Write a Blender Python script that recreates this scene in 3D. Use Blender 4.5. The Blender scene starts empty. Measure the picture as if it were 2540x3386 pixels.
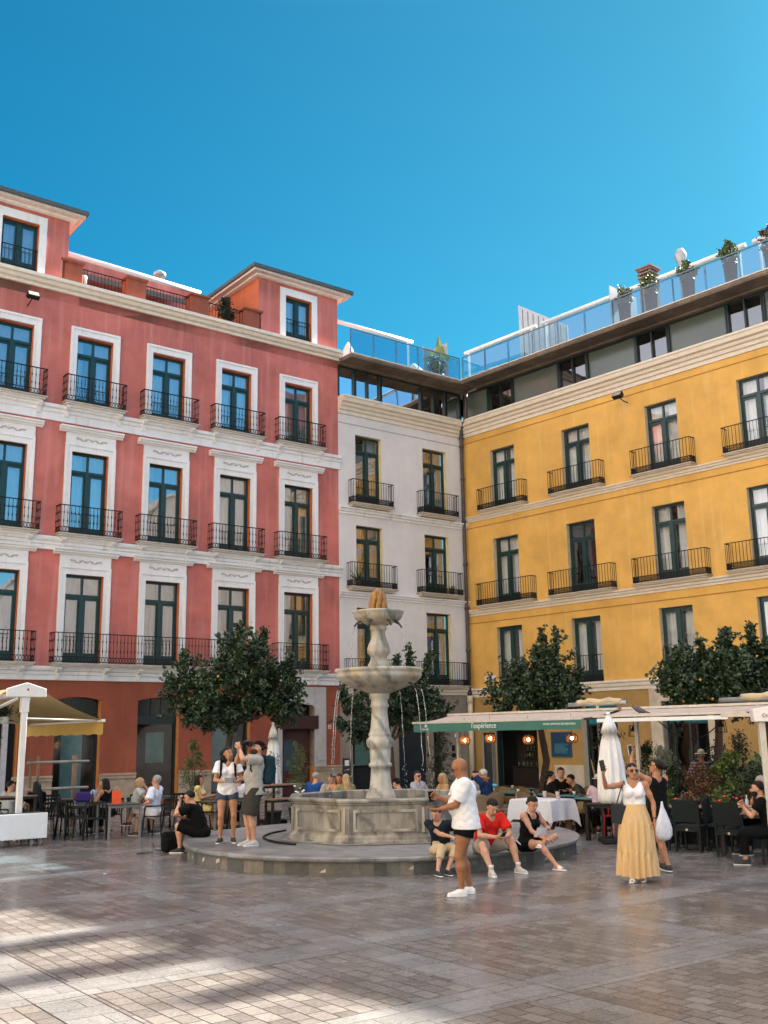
import bpy, math, random
import numpy as np
from mathutils import Vector, Matrix
R_ = math.radians
scene = bpy.context.scene
COL = scene.collection

# ------------------------------------------------------------------ camera
CH = 2.12
PITCH, ROLL = 0.21443, -0.01687
fw = Vector((0, math.cos(PITCH), math.sin(PITCH)))
rt0 = Vector((1, 0, 0)); up0 = Vector((0, -math.sin(PITCH), math.cos(PITCH)))
rt = math.cos(ROLL)*rt0 + math.sin(ROLL)*up0
up = -math.sin(ROLL)*rt0 + math.cos(ROLL)*up0
cam = bpy.data.objects.new('camera', bpy.data.cameras.new('camera'))
COL.objects.link(cam)
cam.matrix_world = Matrix(((rt.x, up.x, -fw.x, 0), (rt.y, up.y, -fw.y, 0), (rt.z, up.z, -fw.z, CH), (0, 0, 0, 1)))
cam.data.sensor_fit = 'VERTICAL'
cam.data.angle = 2*math.atan(1693/3393.2)
cam.data.clip_end = 2000
scene.camera = cam

# ------------------------------------------------------------------ light
SUN_AZ, SUN_EL = 52.0, 37.0
# sky darkened blue above the roofs, brightened overhead and behind as added fill light
SKY_FILL, SKY_BLUE = 1.42, (.021, .222, .256)
w = bpy.data.worlds.new('World'); scene.world = w; w.use_nodes = True
nt = w.node_tree; bg = nt.nodes['Background']
sky = nt.nodes.new('ShaderNodeTexSky'); sky.sky_type = 'NISHITA'; sky.sun_disc = False
sky.sun_elevation = R_(SUN_EL); sky.sun_rotation = R_(SUN_AZ)
sky.air_density = 1.0; sky.dust_density = 0.2; sky.ozone_density = 1.5
def wn(t, **k):
    n = nt.nodes.new(t)
    for a_, b_ in k.items(): setattr(n, a_, b_)
    return n
wl = nt.links.new
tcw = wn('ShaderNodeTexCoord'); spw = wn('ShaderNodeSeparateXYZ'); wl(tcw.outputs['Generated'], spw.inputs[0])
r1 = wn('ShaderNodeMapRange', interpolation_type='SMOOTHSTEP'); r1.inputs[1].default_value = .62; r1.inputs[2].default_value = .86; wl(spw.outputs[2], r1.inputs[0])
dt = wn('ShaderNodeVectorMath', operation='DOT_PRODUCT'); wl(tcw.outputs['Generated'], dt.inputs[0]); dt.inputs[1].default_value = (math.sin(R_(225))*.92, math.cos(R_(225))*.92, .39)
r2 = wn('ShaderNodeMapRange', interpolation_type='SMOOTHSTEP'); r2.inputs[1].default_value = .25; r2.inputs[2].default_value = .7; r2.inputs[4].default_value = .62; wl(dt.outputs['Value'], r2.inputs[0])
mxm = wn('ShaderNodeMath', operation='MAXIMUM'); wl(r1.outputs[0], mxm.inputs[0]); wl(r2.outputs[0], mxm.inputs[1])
hs = wn('ShaderNodeHueSaturation'); hs.inputs['Saturation'].default_value = .35; hs.inputs['Value'].default_value = SKY_FILL; wl(sky.outputs[0], hs.inputs['Color'])
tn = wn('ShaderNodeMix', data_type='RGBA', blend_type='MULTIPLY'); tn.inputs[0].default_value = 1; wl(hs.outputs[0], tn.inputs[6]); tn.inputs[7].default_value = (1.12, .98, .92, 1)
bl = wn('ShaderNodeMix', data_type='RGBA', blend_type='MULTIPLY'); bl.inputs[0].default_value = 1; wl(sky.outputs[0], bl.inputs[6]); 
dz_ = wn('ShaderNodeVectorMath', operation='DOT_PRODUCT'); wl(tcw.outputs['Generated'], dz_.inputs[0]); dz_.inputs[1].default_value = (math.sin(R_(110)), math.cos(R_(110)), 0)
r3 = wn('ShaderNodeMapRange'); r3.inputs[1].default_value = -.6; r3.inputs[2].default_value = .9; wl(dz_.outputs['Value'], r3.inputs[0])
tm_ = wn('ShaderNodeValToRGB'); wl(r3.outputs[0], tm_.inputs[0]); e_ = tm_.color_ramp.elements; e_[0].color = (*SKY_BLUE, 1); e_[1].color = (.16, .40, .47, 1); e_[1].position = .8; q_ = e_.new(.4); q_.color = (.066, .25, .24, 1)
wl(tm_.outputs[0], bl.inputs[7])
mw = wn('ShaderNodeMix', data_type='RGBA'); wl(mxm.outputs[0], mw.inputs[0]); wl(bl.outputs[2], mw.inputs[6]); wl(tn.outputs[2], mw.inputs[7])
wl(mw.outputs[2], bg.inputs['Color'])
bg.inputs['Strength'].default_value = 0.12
sl = bpy.data.lights.new('sun', 'SUN'); sl.energy = 4.6; sl.angle = R_(0.6); sl.color = (1, .93, .82)
so = bpy.data.objects.new('sun', sl); COL.objects.link(so)
sd = Vector((math.sin(R_(SUN_AZ))*math.cos(R_(SUN_EL)), math.cos(R_(SUN_AZ))*math.cos(R_(SUN_EL)), math.sin(R_(SUN_EL))))
so.rotation_euler = sd.to_track_quat('Z', 'Y').to_euler()
scene.view_settings.view_transform = 'Standard'; scene.view_settings.look = 'None'
scene.view_settings.gamma = 1; scene.view_settings.exposure = 2.31
scene.cycles.max_bounces = 8; scene.cycles.transparent_max_bounces = 12
scene.cycles.sample_clamp_indirect = 6

# ------------------------------------------------------------------ materials
MATS = {}
def _n(nt, t, **k):
    n = nt.nodes.new(t)
    for a, b in k.items(): setattr(n, a, b)
    return n
def mat(name, col, rough=.6, metal=0, var=.12, scale=6, bump=0, stretch=(1, 1, 1), col2=None, streak=None, spec=.5, emit=0, coat=0, blotch=0):
    """plain surface with noise variation between two close tones, optional vertical streaks (rain stains)"""
    if name in MATS: return MATS[name]
    m = bpy.data.materials.new(name); m.use_nodes = True; nt = m.node_tree
    b = nt.nodes['Principled BSDF']; L = nt.links.new
    b.inputs['Roughness'].default_value = rough; b.inputs['Metallic'].default_value = metal
    b.inputs['Specular IOR Level'].default_value = spec
    if coat: b.inputs['Coat Weight'].default_value = coat
    tc = _n(nt, 'ShaderNodeTexCoord'); mp = _n(nt, 'ShaderNodeMapping'); mp.inputs['Scale'].default_value = stretch
    L(tc.outputs['Object'], mp.inputs[0])
    no = _n(nt, 'ShaderNodeTexNoise'); no.inputs['Scale'].default_value = scale; no.inputs['Detail'].default_value = 5
    no.inputs['Roughness'].default_value = .6
    L(mp.outputs[0], no.inputs[0])
    cr = _n(nt, 'ShaderNodeValToRGB'); cr.color_ramp.elements[0].position = .3; cr.color_ramp.elements[1].position = .7
    c2 = col2 or tuple(min(1, c*(1+var)) for c in col)
    c1 = tuple(c*(1-var) for c in col) if not col2 else col
    cr.color_ramp.elements[0].color = (*c1, 1); cr.color_ramp.elements[1].color = (*c2, 1)
    L(no.outputs[0], cr.inputs[0]); out = cr.outputs[0]
    if blotch:
        n3 = _n(nt, 'ShaderNodeTexNoise'); n3.inputs['Scale'].default_value = .35; n3.inputs['Detail'].default_value = 6; n3.inputs['Distortion'].default_value = .6
        L(tc.outputs['Object'], n3.inputs[0])
        mr = _n(nt, 'ShaderNodeMapRange'); mr.inputs[1].default_value = .35; mr.inputs[2].default_value = .7
        mr.inputs[3].default_value = 1-blotch; mr.inputs[4].default_value = 1+blotch
        L(n3.outputs[0], mr.inputs[0])
        mx = _n(nt, 'ShaderNodeVectorMath', operation='SCALE'); L(out, mx.inputs[0]); L(mr.outputs[0], mx.inputs['Scale']); out = mx.outputs[0]
    if streak:
        sc, amt, dens = streak
        m2 = _n(nt, 'ShaderNodeMapping'); m2.inputs['Scale'].default_value = (3.2, 3.2, .22)
        L(tc.outputs['Object'], m2.inputs[0])
        n2 = _n(nt, 'ShaderNodeTexNoise'); n2.inputs['Scale'].default_value = 1.4; n2.inputs['Detail'].default_value = 4
        L(m2.outputs[0], n2.inputs[0])
        r2 = _n(nt, 'ShaderNodeMapRange'); r2.inputs[1].default_value = dens; r2.inputs[2].default_value = dens+.22
        r2.inputs[3].default_value = 0; r2.inputs[4].default_value = amt
        L(n2.outputs[0], r2.inputs[0])
        mx = _n(nt, 'ShaderNodeMix', data_type='RGBA'); L(r2.outputs[0], mx.inputs[0]); L(out, mx.inputs[6]); mx.inputs[7].default_value = (*sc, 1)
        out = mx.outputs[2]
    L(out, b.inputs['Base Color'])
    if emit: L(out, b.inputs['Emission Color']); b.inputs['Emission Strength'].default_value = emit
    if bump:
        n4 = _n(nt, 'ShaderNodeTexNoise'); n4.inputs['Scale'].default_value = scale*5; n4.inputs['Detail'].default_value = 4
        L(mp.outputs[0], n4.inputs[0])
        bp = _n(nt, 'ShaderNodeBump'); bp.inputs['Strength'].default_value = bump; bp.inputs['Distance'].default_value = .02
        L(n4.outputs[0], bp.inputs['Height']); L(bp.outputs[0], b.inputs['Normal'])
    MATS[name] = m; return m
def glass(name, tint=(.75, .85, .88), refl=.35, rough=.02, wav=.15):
    if name in MATS: return MATS[name]
    m = bpy.data.materials.new(name); m.use_nodes = True; nt = m.node_tree; nt.nodes.clear(); L = nt.links.new
    o = _n(nt, 'ShaderNodeOutputMaterial'); mx = _n(nt, 'ShaderNodeMixShader'); t = _n(nt, 'ShaderNodeBsdfTransparent'); g = _n(nt, 'ShaderNodeBsdfGlossy')
    t.inputs[0].default_value = (*tint, 1); g.inputs['Roughness'].default_value = rough
    fr = _n(nt, 'ShaderNodeLayerWeight'); fr.inputs[0].default_value = .5
    mr = _n(nt, 'ShaderNodeMapRange'); mr.inputs[3].default_value = refl*.6; mr.inputs[4].default_value = min(1, refl*1.7)
    L(fr.outputs['Fresnel'], mr.inputs[0]); L(mr.outputs[0], mx.inputs[0])
    tc = _n(nt, 'ShaderNodeTexCoord'); no = _n(nt, 'ShaderNodeTexNoise'); no.inputs['Scale'].default_value = 1.3; no.inputs['Detail'].default_value = 1
    L(tc.outputs['Object'], no.inputs[0])
    bp = _n(nt, 'ShaderNodeBump'); bp.inputs['Strength'].default_value = wav; bp.inputs['Distance'].default_value = .03
    L(no.outputs[0], bp.inputs['Height']); L(bp.outputs[0], g.inputs['Normal'])
    L(t.outputs[0], mx.inputs[1]); L(g.outputs[0], mx.inputs[2]); L(mx.outputs[0], o.inputs[0])
    MATS[name] = m; return m

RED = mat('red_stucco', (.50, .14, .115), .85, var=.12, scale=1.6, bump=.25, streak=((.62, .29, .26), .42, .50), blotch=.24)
REDG = mat('terracotta_stucco', (.28, .07, .035), .85, var=.12, scale=2, bump=.25, blotch=.22, streak=((.36, .15, .10), .4, .56))  # ground-floor red; shade of trees and awnings is mixed into the colour
REVEAL_R = mat('orange_reveal', (.52, .13, .05), .85)
WHITEP = mat('white_plaster', (.74, .72, .72), .7, var=.06, scale=3, bump=.1, streak=((.45, .33, .27), .35, .58), blotch=.06)
TRIM = mat('white_trim', (.76, .74, .74), .65, var=.05, scale=5, streak=((.40, .27, .22), .45, .57), blotch=.08)
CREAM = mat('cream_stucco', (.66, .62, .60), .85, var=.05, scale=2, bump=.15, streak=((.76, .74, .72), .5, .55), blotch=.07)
CREAMR = mat('cream_reveal', (.70, .58, .34), .85)
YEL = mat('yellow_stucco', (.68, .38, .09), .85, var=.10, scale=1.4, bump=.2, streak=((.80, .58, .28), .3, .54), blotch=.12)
YELG = mat('ochre_stucco', (.37, .22, .07), .85, var=.08, scale=2, bump=.2, blotch=.1)  # ochre wall colour, lowered to include the shade under the awnings
YELR = mat('tan_reveal', (.55, .42, .28), .85)
CORN = mat('cream_cornice', (.70, .62, .52), .7, var=.07, scale=4, streak=((.5, .4, .3), .3, .58))
GREEN = mat('dark_green_frame', (.008, .035, .033), .35, var=.2)
BLACKG = mat('blackgreen_frame', (.01, .022, .022), .4, var=.2)
IRON = mat('wrought_iron', (.012, .012, .011), .6, spec=.2, metal=.1, var=.3, scale=20)
CURT = mat('curtain_cloth', (.82, .82, .80), .9, var=.05)
CURTY = mat('cream_curtain', (.60, .48, .30), .9, var=.08)
DARK = mat('dark_interior', (.012, .012, .012), .9)  # near-black base colour stands in for unlit interiors
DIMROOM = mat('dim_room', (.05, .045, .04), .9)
GLASS = glass('window_glass', (.9, .93, .95), refl=.58)
GLASSD = glass('shop_glass', (.5, .6, .6), refl=.22)
GLASSR = glass('rail_glass', (.38, .62, .74), refl=.14, wav=0)
STONE = mat('sandstone', (.50, .42, .32), .8, var=.15, scale=3, bump=.4, blotch=.1)
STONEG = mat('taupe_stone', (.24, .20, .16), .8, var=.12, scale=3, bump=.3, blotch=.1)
SLATE = mat('slate_roof', (.06, .07, .07), .6, var=.25, scale=8, bump=.3)
SLABM = mat('weathered_slab', (.16, .12, .09), .85, var=.35, scale=2, bump=.3, blotch=.3)
PANEL = mat('grey_green_panel', (.10, .12, .11), .18, var=.06, scale=1)
TEALP = mat('teal_sky_panel', (.02, .20, .25), .06, var=.1, scale=1)  # teal base colour stands in for sky reflected in the tinted film
METAL = mat('galvanised_metal', (.36, .37, .38), .45, metal=.5, var=.1)
WHT = mat('white_paint', (.80, .80, .80), .45, var=.04)
AWNW = mat('white_awning_cloth', (.78, .74, .72), .85, var=.05, scale=2)
PIPE = mat('brown_pipe', (.07, .05, .045), .5, metal=.2, var=.3)
BLACKM = mat('black_plastic', (.007, .007, .008), .45, spec=.3)

# ------------------------------------------------------------------ mesh helpers
class MB:
    def __init__(s): s.v = []; s.f = []; s.m = []; s.sm = []
    def add(s, vs, fs, mi=0, smooth=False):
        o = len(s.v); s.v.extend([tuple(p) for p in vs])
        for f in fs: s.f.append(tuple(i+o for i in f)); s.m.append(mi); s.sm.append(smooth)
        return s
    def box(s, x0, x1, y0, y1, z0, z1, mi=0):
        return s.add([(x0,y0,z0),(x1,y0,z0),(x1,y1,z0),(x0,y1,z0),(x0,y0,z1),(x1,y0,z1),(x1,y1,z1),(x0,y1,z1)],
              [(0,3,2,1),(4,5,6,7),(0,1,5,4),(1,2,6,5),(2,3,7,6),(3,0,4,7)], mi)
    def bar(s, a, b, wx, wy=None, mi=0, upv=(0, 0, 1)):
        a = Vector(a); b = Vector(b); d = (b-a).normalized(); wy = wy or wx
        u = Vector(upv)
        if abs(d.dot(u)) > .95: u = Vector((0, 1, 0))
        x = d.cross(u).normalized(); y = x.cross(d).normalized(); vs = []
        for p in (a, b):
            for i, j in ((-1,-1),(1,-1),(1,1),(-1,1)): vs.append(p+x*i*wx/2+y*j*wy/2)
        return s.add(vs, [(0,1,2,3),(7,6,5,4),(0,4,5,1),(1,5,6,2),(2,6,7,3),(3,7,4,0)], mi)
    def quad(s, a, b, c, d, mi=0): return s.add([a, b, c, d], [(0,1,2,3)], mi)
    def tube(s, pts, r, n=8, mi=0, smooth=True, cap=True):
        pts = [Vector(p) for p in pts]; rs = r if isinstance(r, (list, tuple)) else [r]*len(pts)
        vs = []; fs = []; x = None
        for i, p in enumerate(pts):
            d = (pts[min(i+1, len(pts)-1)]-pts[max(i-1, 0)]).normalized()
            if x is None:
                x = d.cross(Vector((0, 0, 1)) if abs(d.z) < .9 else Vector((0, 1, 0))).normalized()
            else: x = (x-d*x.dot(d)).normalized()
            y = d.cross(x)
            for k in range(n):
                a = 2*math.pi*k/n; vs.append(p+(x*math.cos(a)+y*math.sin(a))*rs[i])
        for i in range(len(pts)-1):
            for k in range(n): fs.append((i*n+k, i*n+(k+1) % n, (i+1)*n+(k+1) % n, (i+1)*n+k))
        s.add(vs, fs, mi, smooth)
        if cap:
            o = len(s.v)-len(vs)
            s.f.append(tuple(o+k for k in range(n))[::-1]); s.m.append(mi); s.sm.append(False)
            s.f.append(tuple(o+(len(pts)-1)*n+k for k in range(n))); s.m.append(mi); s.sm.append(False)
        return s
    def lathe(s, prof, n=24, c=(0, 0, 0), mi=0, fn=None, smooth=True):
        vs = []; fs = []
        for i, (r, z) in enumerate(prof):
            for k in range(n):
                a = 2*math.pi*k/n; rr = r*(fn(a, z) if fn else 1)
                vs.append((c[0]+rr*math.cos(a), c[1]+rr*math.sin(a), c[2]+z))
        for i in range(len(prof)-1):
            for k in range(n): fs.append((i*n+k, i*n+(k+1) % n, (i+1)*n+(k+1) % n, (i+1)*n+k))
        fs.append(tuple(range(n))[::-1]); fs.append(tuple((len(prof)-1)*n+k for k in range(n)))
        return s.add(vs, fs, mi, smooth)
    def prism(s, poly, axis, a, b, mi=0, smooth=False):
        """poly 2D in the other two axes (order xyz without axis)"""
        n = len(poly); vs = []
        for t in (a, b):
            for p, q in poly:
                vs.append({'x': (t, p, q), 'y': (p, t, q), 'z': (p, q, t)}[axis])
        fs = [tuple(range(n)), tuple(range(n, 2*n))[::-1]] + [(i, i+n, (i+1) % n+n, (i+1) % n) for i in range(n)]
        return s.add(vs, fs, mi, smooth)
    def ball(s, c, r, n=10, mi=0, smooth=True):
        r = r if isinstance(r, (tuple, list)) else (r, r, r); vs = []; fs = []; h = max(4, n//2+1)
        for i in range(h+1):
            t = math.pi*i/h
            for k in range(n):
                a = 2*math.pi*k/n
                vs.append((c[0]+r[0]*math.sin(t)*math.cos(a), c[1]+r[1]*math.sin(t)*math.sin(a), c[2]+r[2]*math.cos(t)))
        for i in range(h):
            for k in range(n): fs.append((i*n+k, (i+1)*n+k, (i+1)*n+(k+1) % n, i*n+(k+1) % n))
        return s.add(vs, fs, mi, smooth)
    def mesh(s, name, mats):
        me = bpy.data.meshes.new(name); me.from_pydata([tuple(p) for p in s.v], [], s.f)
        for m in (mats if isinstance(mats, (list, tuple)) else [mats]): me.materials.append(m)
        me.polygons.foreach_set('material_index', s.m); me.polygons.foreach_set('use_smooth', s.sm)
        me.update(); return me
    def build(s, name, mats, parent=None, loc=(0, 0, 0), rz=0): return link(name, s.mesh(name, mats), parent, loc, rz)
def link(name, data, parent=None, loc=(0, 0, 0), rz=0):
    o = bpy.data.objects.new(name, data); COL.objects.link(o); o.location = loc; o.rotation_euler = (0, 0, rz)
    if parent: o.parent = parent
    return o
def bevel(o, wd=.01, seg=2):
    m = o.modifiers.new('bevel', 'BEVEL'); m.width = wd; m.segments = seg; m.limit_method = 'ANGLE'; return o
def tag(o, label, cat, group=None, kind=None):
    if label: o['label'] = label
    if cat: o['category'] = cat
    if group: o['group'] = group
    if kind: o['kind'] = kind
    return o
def thing(name, label, cat, loc=(0, 0, 0), rz=0, group=None):
    return tag(link(name, None, None, loc, rz), label, cat, group)
def dup(o, loc, rz, label, group=None, sc=None):
    r = o.copy(); COL.objects.link(r); r.location = loc; r.rotation_euler = (0, 0, rz); r['label'] = label
    if group: r['group'] = group
    if sc: r.scale = (sc, sc, sc)
    for c in list(o.children):
        k = c.copy(); COL.objects.link(k); k.parent = r
        for g in list(c.children):
            q = g.copy(); COL.objects.link(q); q.parent = k
    return r
def text_mesh(txt, size, depth=.004, align='LEFT', shear=0):
    cu = bpy.data.curves.new('lettering', 'FONT'); cu.body = txt; cu.size = size; cu.extrude = depth; cu.align_x = align; cu.shear = shear
    cu.resolution_u = 3
    o = bpy.data.objects.new('lettering', cu); COL.objects.link(o)
    dg = bpy.context.evaluated_depsgraph_get(); me = bpy.data.meshes.new_from_object(o.evaluated_get(dg))
    bpy.data.objects.remove(o); return me
def lettering(txt, size, m, parent, loc, rz=0, name='lettering', sx=1, align='LEFT', depth=.004):
    """letters standing upright in the local xz plane, read from -y"""
    me = text_mesh(txt, size, depth, align); me.materials.clear(); me.materials.append(m)
    o = link(name, me, parent, loc); o.rotation_euler = (R_(90), 0, rz); o.scale = (sx, 1, 1); return o

# ================================================================== THE SETTING
P0 = Vector((-1.86, 40.0, 0)); AA = R_(52.3725); dA = Vector((math.sin(AA), math.cos(AA), 0))
K0 = Vector((3.57, 44.18, 0)); AB = R_(137.939); dB = Vector((math.sin(AB), math.cos(AB), 0))
RZA = math.atan2(dA.y, dA.x); RZB = math.atan2(dB.y, dB.x)

def ground_material():
    m = bpy.data.materials.new('stone_paving'); m.use_nodes = True; nt = m.node_tree; L = nt.links.new
    b = nt.nodes['Principled BSDF']
    tc = _n(nt, 'ShaderNodeTexCoord'); mp = _n(nt, 'ShaderNodeMapping'); mp.inputs['Rotation'].default_value = (0, 0, R_(53.2-90+180)); 
    L(tc.outputs['Object'], mp.inputs[0])
    sp = _n(nt, 'ShaderNodeSeparateXYZ'); L(mp.outputs[0], sp.inputs[0])
    def math_(op, a, b_=None, c=None):
        n = _n(nt, 'ShaderNodeMath', operation=op)
        for i, q in enumerate((a, b_, c)):
            if q is None: continue
            if isinstance(q, (int, float)): n.inputs[i].default_value = q
            else: L(q, n.inputs[i])
        return n.outputs[0]
    # u = along the red facade, v = across
    A2 = R_(53.2)
    sx = _n(nt, 'ShaderNodeSeparateXYZ'); L(tc.outputs['Object'], sx.inputs[0])
    u = math_('ADD', math_('MULTIPLY', sx.outputs[0], math.sin(A2)), math_('MULTIPLY', sx.outputs[1], math.cos(A2)))
    v = math_('SUBTRACT', math_('MULTIPLY', sx.outputs[0], math.cos(A2)), math_('MULTIPLY', sx.outputs[1], math.sin(A2)))
    cb = _n(nt, 'ShaderNodeCombineXYZ'); L(v, cb.inputs[0]); L(u, cb.inputs[1])
    br = _n(nt, 'ShaderNodeTexBrick'); L(cb.outputs[0], br.inputs['Vector'])
    br.inputs['Scale'].default_value = 1; br.inputs['Brick Width'].default_value = .245; br.inputs['Row Height'].default_value = .172
    br.inputs['Mortar Size'].default_value = .0065; br.inputs['Mortar Smooth'].default_value = .3; br.inputs['Bias'].default_value = -.1
    br.inputs['Color1'].default_value = (.136, .119, .107, 1); br.inputs['Color2'].default_value = (.222, .199, .178, 1); br.inputs['Mortar'].default_value = (.014, .012, .011, 1)
    # per-slab hue
    # granite bands
    bt = _n(nt, 'ShaderNodeTexBrick'); cb2 = _n(nt, 'ShaderNodeCombineXYZ'); L(u, cb2.inputs[0]); L(v, cb2.inputs[1]); L(cb2.outputs[0], bt.inputs['Vector'])
    bt.inputs['Scale'].default_value = 1; bt.inputs['Brick Width'].default_value = .62; bt.inputs['Row Height'].default_value = .3
    bt.inputs['Mortar Size'].default_value = .005; bt.inputs['Color1'].default_value = (.168, .161, .155, 1); bt.inputs['Color2'].default_value = (.215, .206, .197, 1); bt.inputs['Mortar'].default_value = (.05, .045, .045, 1)
    gn = _n(nt, 'ShaderNodeTexNoise'); gn.inputs['Scale'].default_value = 90; gn.inputs['Detail'].default_value = 2; L(tc.outputs['Object'], gn.inputs[0])
    gm = _n(nt, 'ShaderNodeMapRange'); gm.inputs[1].default_value = .3; gm.inputs[2].default_value = .7; gm.inputs[3].default_value = .62; gm.inputs[4].default_value = 1.38; L(gn.outputs[0], gm.inputs[0])
    gs = _n(nt, 'ShaderNodeVectorMath', operation='SCALE'); L(bt.outputs[0], gs.inputs[0]); L(gm.outputs[0], gs.inputs['Scale'])
    def band(x, period, a, wd):   # 1 inside a band [a, a+wd]
        t = math_('FRACT', math_('DIVIDE', math_('SUBTRACT', x, a), period))
        return math_('LESS_THAN', t, wd/period), t
    bv, tv = band(v, 2.6, -7.09, .6); bu, tu = band(u, 3.15, 6.25, .46)
    mask = math_('MAXIMUM', bv, bu)
    mx = _n(nt, 'ShaderNodeMix', data_type='RGBA'); L(mask, mx.inputs[0]); L(br.outputs[0], mx.inputs[6]); L(gs.outputs[0], mx.inputs[7])
    # dark joints along the bands
    def edge(t, period, wd, e=.007):
        a = math_('LESS_THAN', math_('ABSOLUTE', math_('SUBTRACT', t, wd/period)), e/period)
        c = math_('LESS_THAN', t, e/period); return math_('MAXIMUM', a, c)
    je = math_('MAXIMUM', edge(tv, 2.6, .6), edge(tu, 3.15, .46))
    m3 = _n(nt, 'ShaderNodeMix', data_type='RGBA'); L(je, m3.inputs[0]); L(mx.outputs[2], m3.inputs[6]); m3.inputs[7].default_value = (.02, .018, .016, 1)
    # blotchy wear
    nb = _n(nt, 'ShaderNodeTexNoise'); nb.inputs['Scale'].default_value = .9; nb.inputs['Detail'].default_value = 8; nb.inputs['Roughness'].default_value = .65; L(tc.outputs['Object'], nb.inputs[0])
    rb = _n(nt, 'ShaderNodeMapRange'); rb.inputs[1].default_value = .3; rb.inputs[2].default_value = .7; rb.inputs[3].default_value = .78; rb.inputs[4].default_value = 1.22; L(nb.outputs[0], rb.inputs[0])
    n9 = _n(nt, 'ShaderNodeTexNoise'); n9.inputs['Scale'].default_value = 26; n9.inputs['Detail'].default_value = 6; L(tc.outputs['Object'], n9.inputs[0])
    r9 = _n(nt, 'ShaderNodeMapRange'); r9.inputs[1].default_value = .3; r9.inputs[2].default_value = .7; r9.inputs[3].default_value = .82; r9.inputs[4].default_value = 1.18; L(n9.outputs[0], r9.inputs[0])
    s1 = _n(nt, 'ShaderNodeVectorMath', operation='SCALE'); L(m3.outputs[2], s1.inputs[0]); L(math_('MULTIPLY', rb.outputs[0], r9.outputs[0]), s1.inputs['Scale'])
    L(s1.outputs[0], b.inputs['Base Color'])
    rr = _n(nt, 'ShaderNodeMapRange'); rr.inputs[1].default_value = .3; rr.inputs[2].default_value = .7; rr.inputs[3].default_value = .17; rr.inputs[4].default_value = .34; L(nb.outputs[0], rr.inputs[0])
    L(rr.outputs[0], b.inputs['Roughness'])
    hgt = math_('ADD', math_('MULTIPLY', br.outputs['Fac'], -1.0), math_('MULTIPLY', n9.outputs[0], .15))
    hgt = math_('ADD', hgt, math_('MULTIPLY', je, -1.5))
    bp = _n(nt, 'ShaderNodeBump'); bp.inputs['Strength'].default_value = .5; bp.inputs['Distance'].default_value = .008; L(hgt, bp.inputs['Height']); L(bp.outputs[0], b.inputs['Normal'])
    return m
g = MB().quad((-600, -600, 0), (600, -600, 0), (600, 600, 0), (-600, 600, 0)).build('ground', ground_material()); tag(g, None, None, kind='structure')

# ------------------------------------------------------------------ building kit (local x along the wall, -y out of it)
def wall_mb(x0, x1, z0, z1, ops, depth=.3, mb=None, mi=0, mr=1):
    mb = mb or MB()
    xs = sorted({x0, x1} | {round(q, 4) for o in ops for q in o[:2] if x0 < q < x1})
    zs = sorted({z0, z1} | {round(q, 4) for o in ops for q in o[2:4] if z0 < q < z1})
    for i in range(len(xs)-1):
        run = None
        for j in range(len(zs)-1):
            cx = (xs[i]+xs[i+1])/2; cz = (zs[j]+zs[j+1])/2
            hole = any(o[0] < cx < o[1] and o[2] < cz < o[3] for o in ops)
            if not hole:
                if run is None: run = zs[j]
            if (hole or j == len(zs)-2) and run is not None:
                ze = zs[j] if hole else zs[j+1]
                mb.quad((xs[i], 0, run), (xs[i+1], 0, run), (xs[i+1], 0, ze), (xs[i], 0, ze), mi); run = None
    for a, b, c, d in [o[:4] for o in ops]:
        D = depth
        mb.quad((a, 0, c), (a, 0, d), (a, D, d), (a, D, c), mr); mb.quad((b, 0, c), (b, D, c), (b, D, d), (b, 0, d), mr)
        mb.quad((a, 0, d), (b, 0, d), (b, D, d), (a, D, d), mr); mb.quad((a, 0, c), (a, D, c), (b, D, c), (b, 0, c), mr)
    return mb
CACHE = {}
def cached(key, fn):
    if key not in CACHE: CACHE[key] = fn()
    return CACHE[key]
def win_frame(w, h, transom, fy=.2):
    mb = MB(); t = .075
    mb.box(0, t, fy-.02, fy+.06, 0, h); mb.box(w-t, w, fy-.02, fy+.06, 0, h); mb.box(t, w-t, fy-.021, fy+.06, h-.08, h); mb.box(t, w-t, fy-.019, fy+.06, 0, .06)
    hz = h*.775 if transom else h
    if transom:
        mb.box(t, w-t, fy-.045, fy+.05, hz-.05, hz+.045); mb.box(w/2-.035, w/2+.035, fy-.018, fy+.05, hz+.045, h-.08)
    top = hz-.05 if transom else h-.08
    mb.box(w/2-.085, w/2+.085, fy-.04, fy+.05, .06, top)
    for s in (0, 1):
        a = t if s == 0 else w/2+.085; b = w/2-.085 if s == 0 else w-t
        mb.box(a, a+.05, fy, fy+.045, .06, top); mb.box(b-.05, b, fy, fy+.045, .06, top)
        mb.box(a+.05, b-.05, fy+.001, fy+.045, top-.09, top); mb.box(a+.05, b-.05, fy+.001, fy+.045, .06, .45)
    return mb.mesh('window_frame', GREEN)
def curtain_mesh(w, h, style, m):
    mb = MB(); rnd = random.Random(style*7+3); spans = {0: [(0, w)], 1: [(0, w*.42), (w*.58, w)], 2: [(0, w*.3), (w*.62, w)], 3: [(w*.5, w)]}[style]
    for a, b in spans:
        n = max(6, int((b-a)/.035)); ph = rnd.random()*6
        vs = []; 
        for zi, z in enumerate((0.02, h*.5, h)):
            for i in range(n+1):
                x = a+(b-a)*i/n; vs.append((x, .42+.028*math.sin(i*1.5+ph+.2*math.sin(i*.7))+.01*math.sin(i*.63+zi), z))
        fs = [(r*(n+1)+i, r*(n+1)+i+1, (r+1)*(n+1)+i+1, (r+1)*(n+1)+i) for r in range(2) for i in range(n)]
        mb.add(vs, fs, 0, True)
    return mb.mesh('curtain', m)
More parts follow.
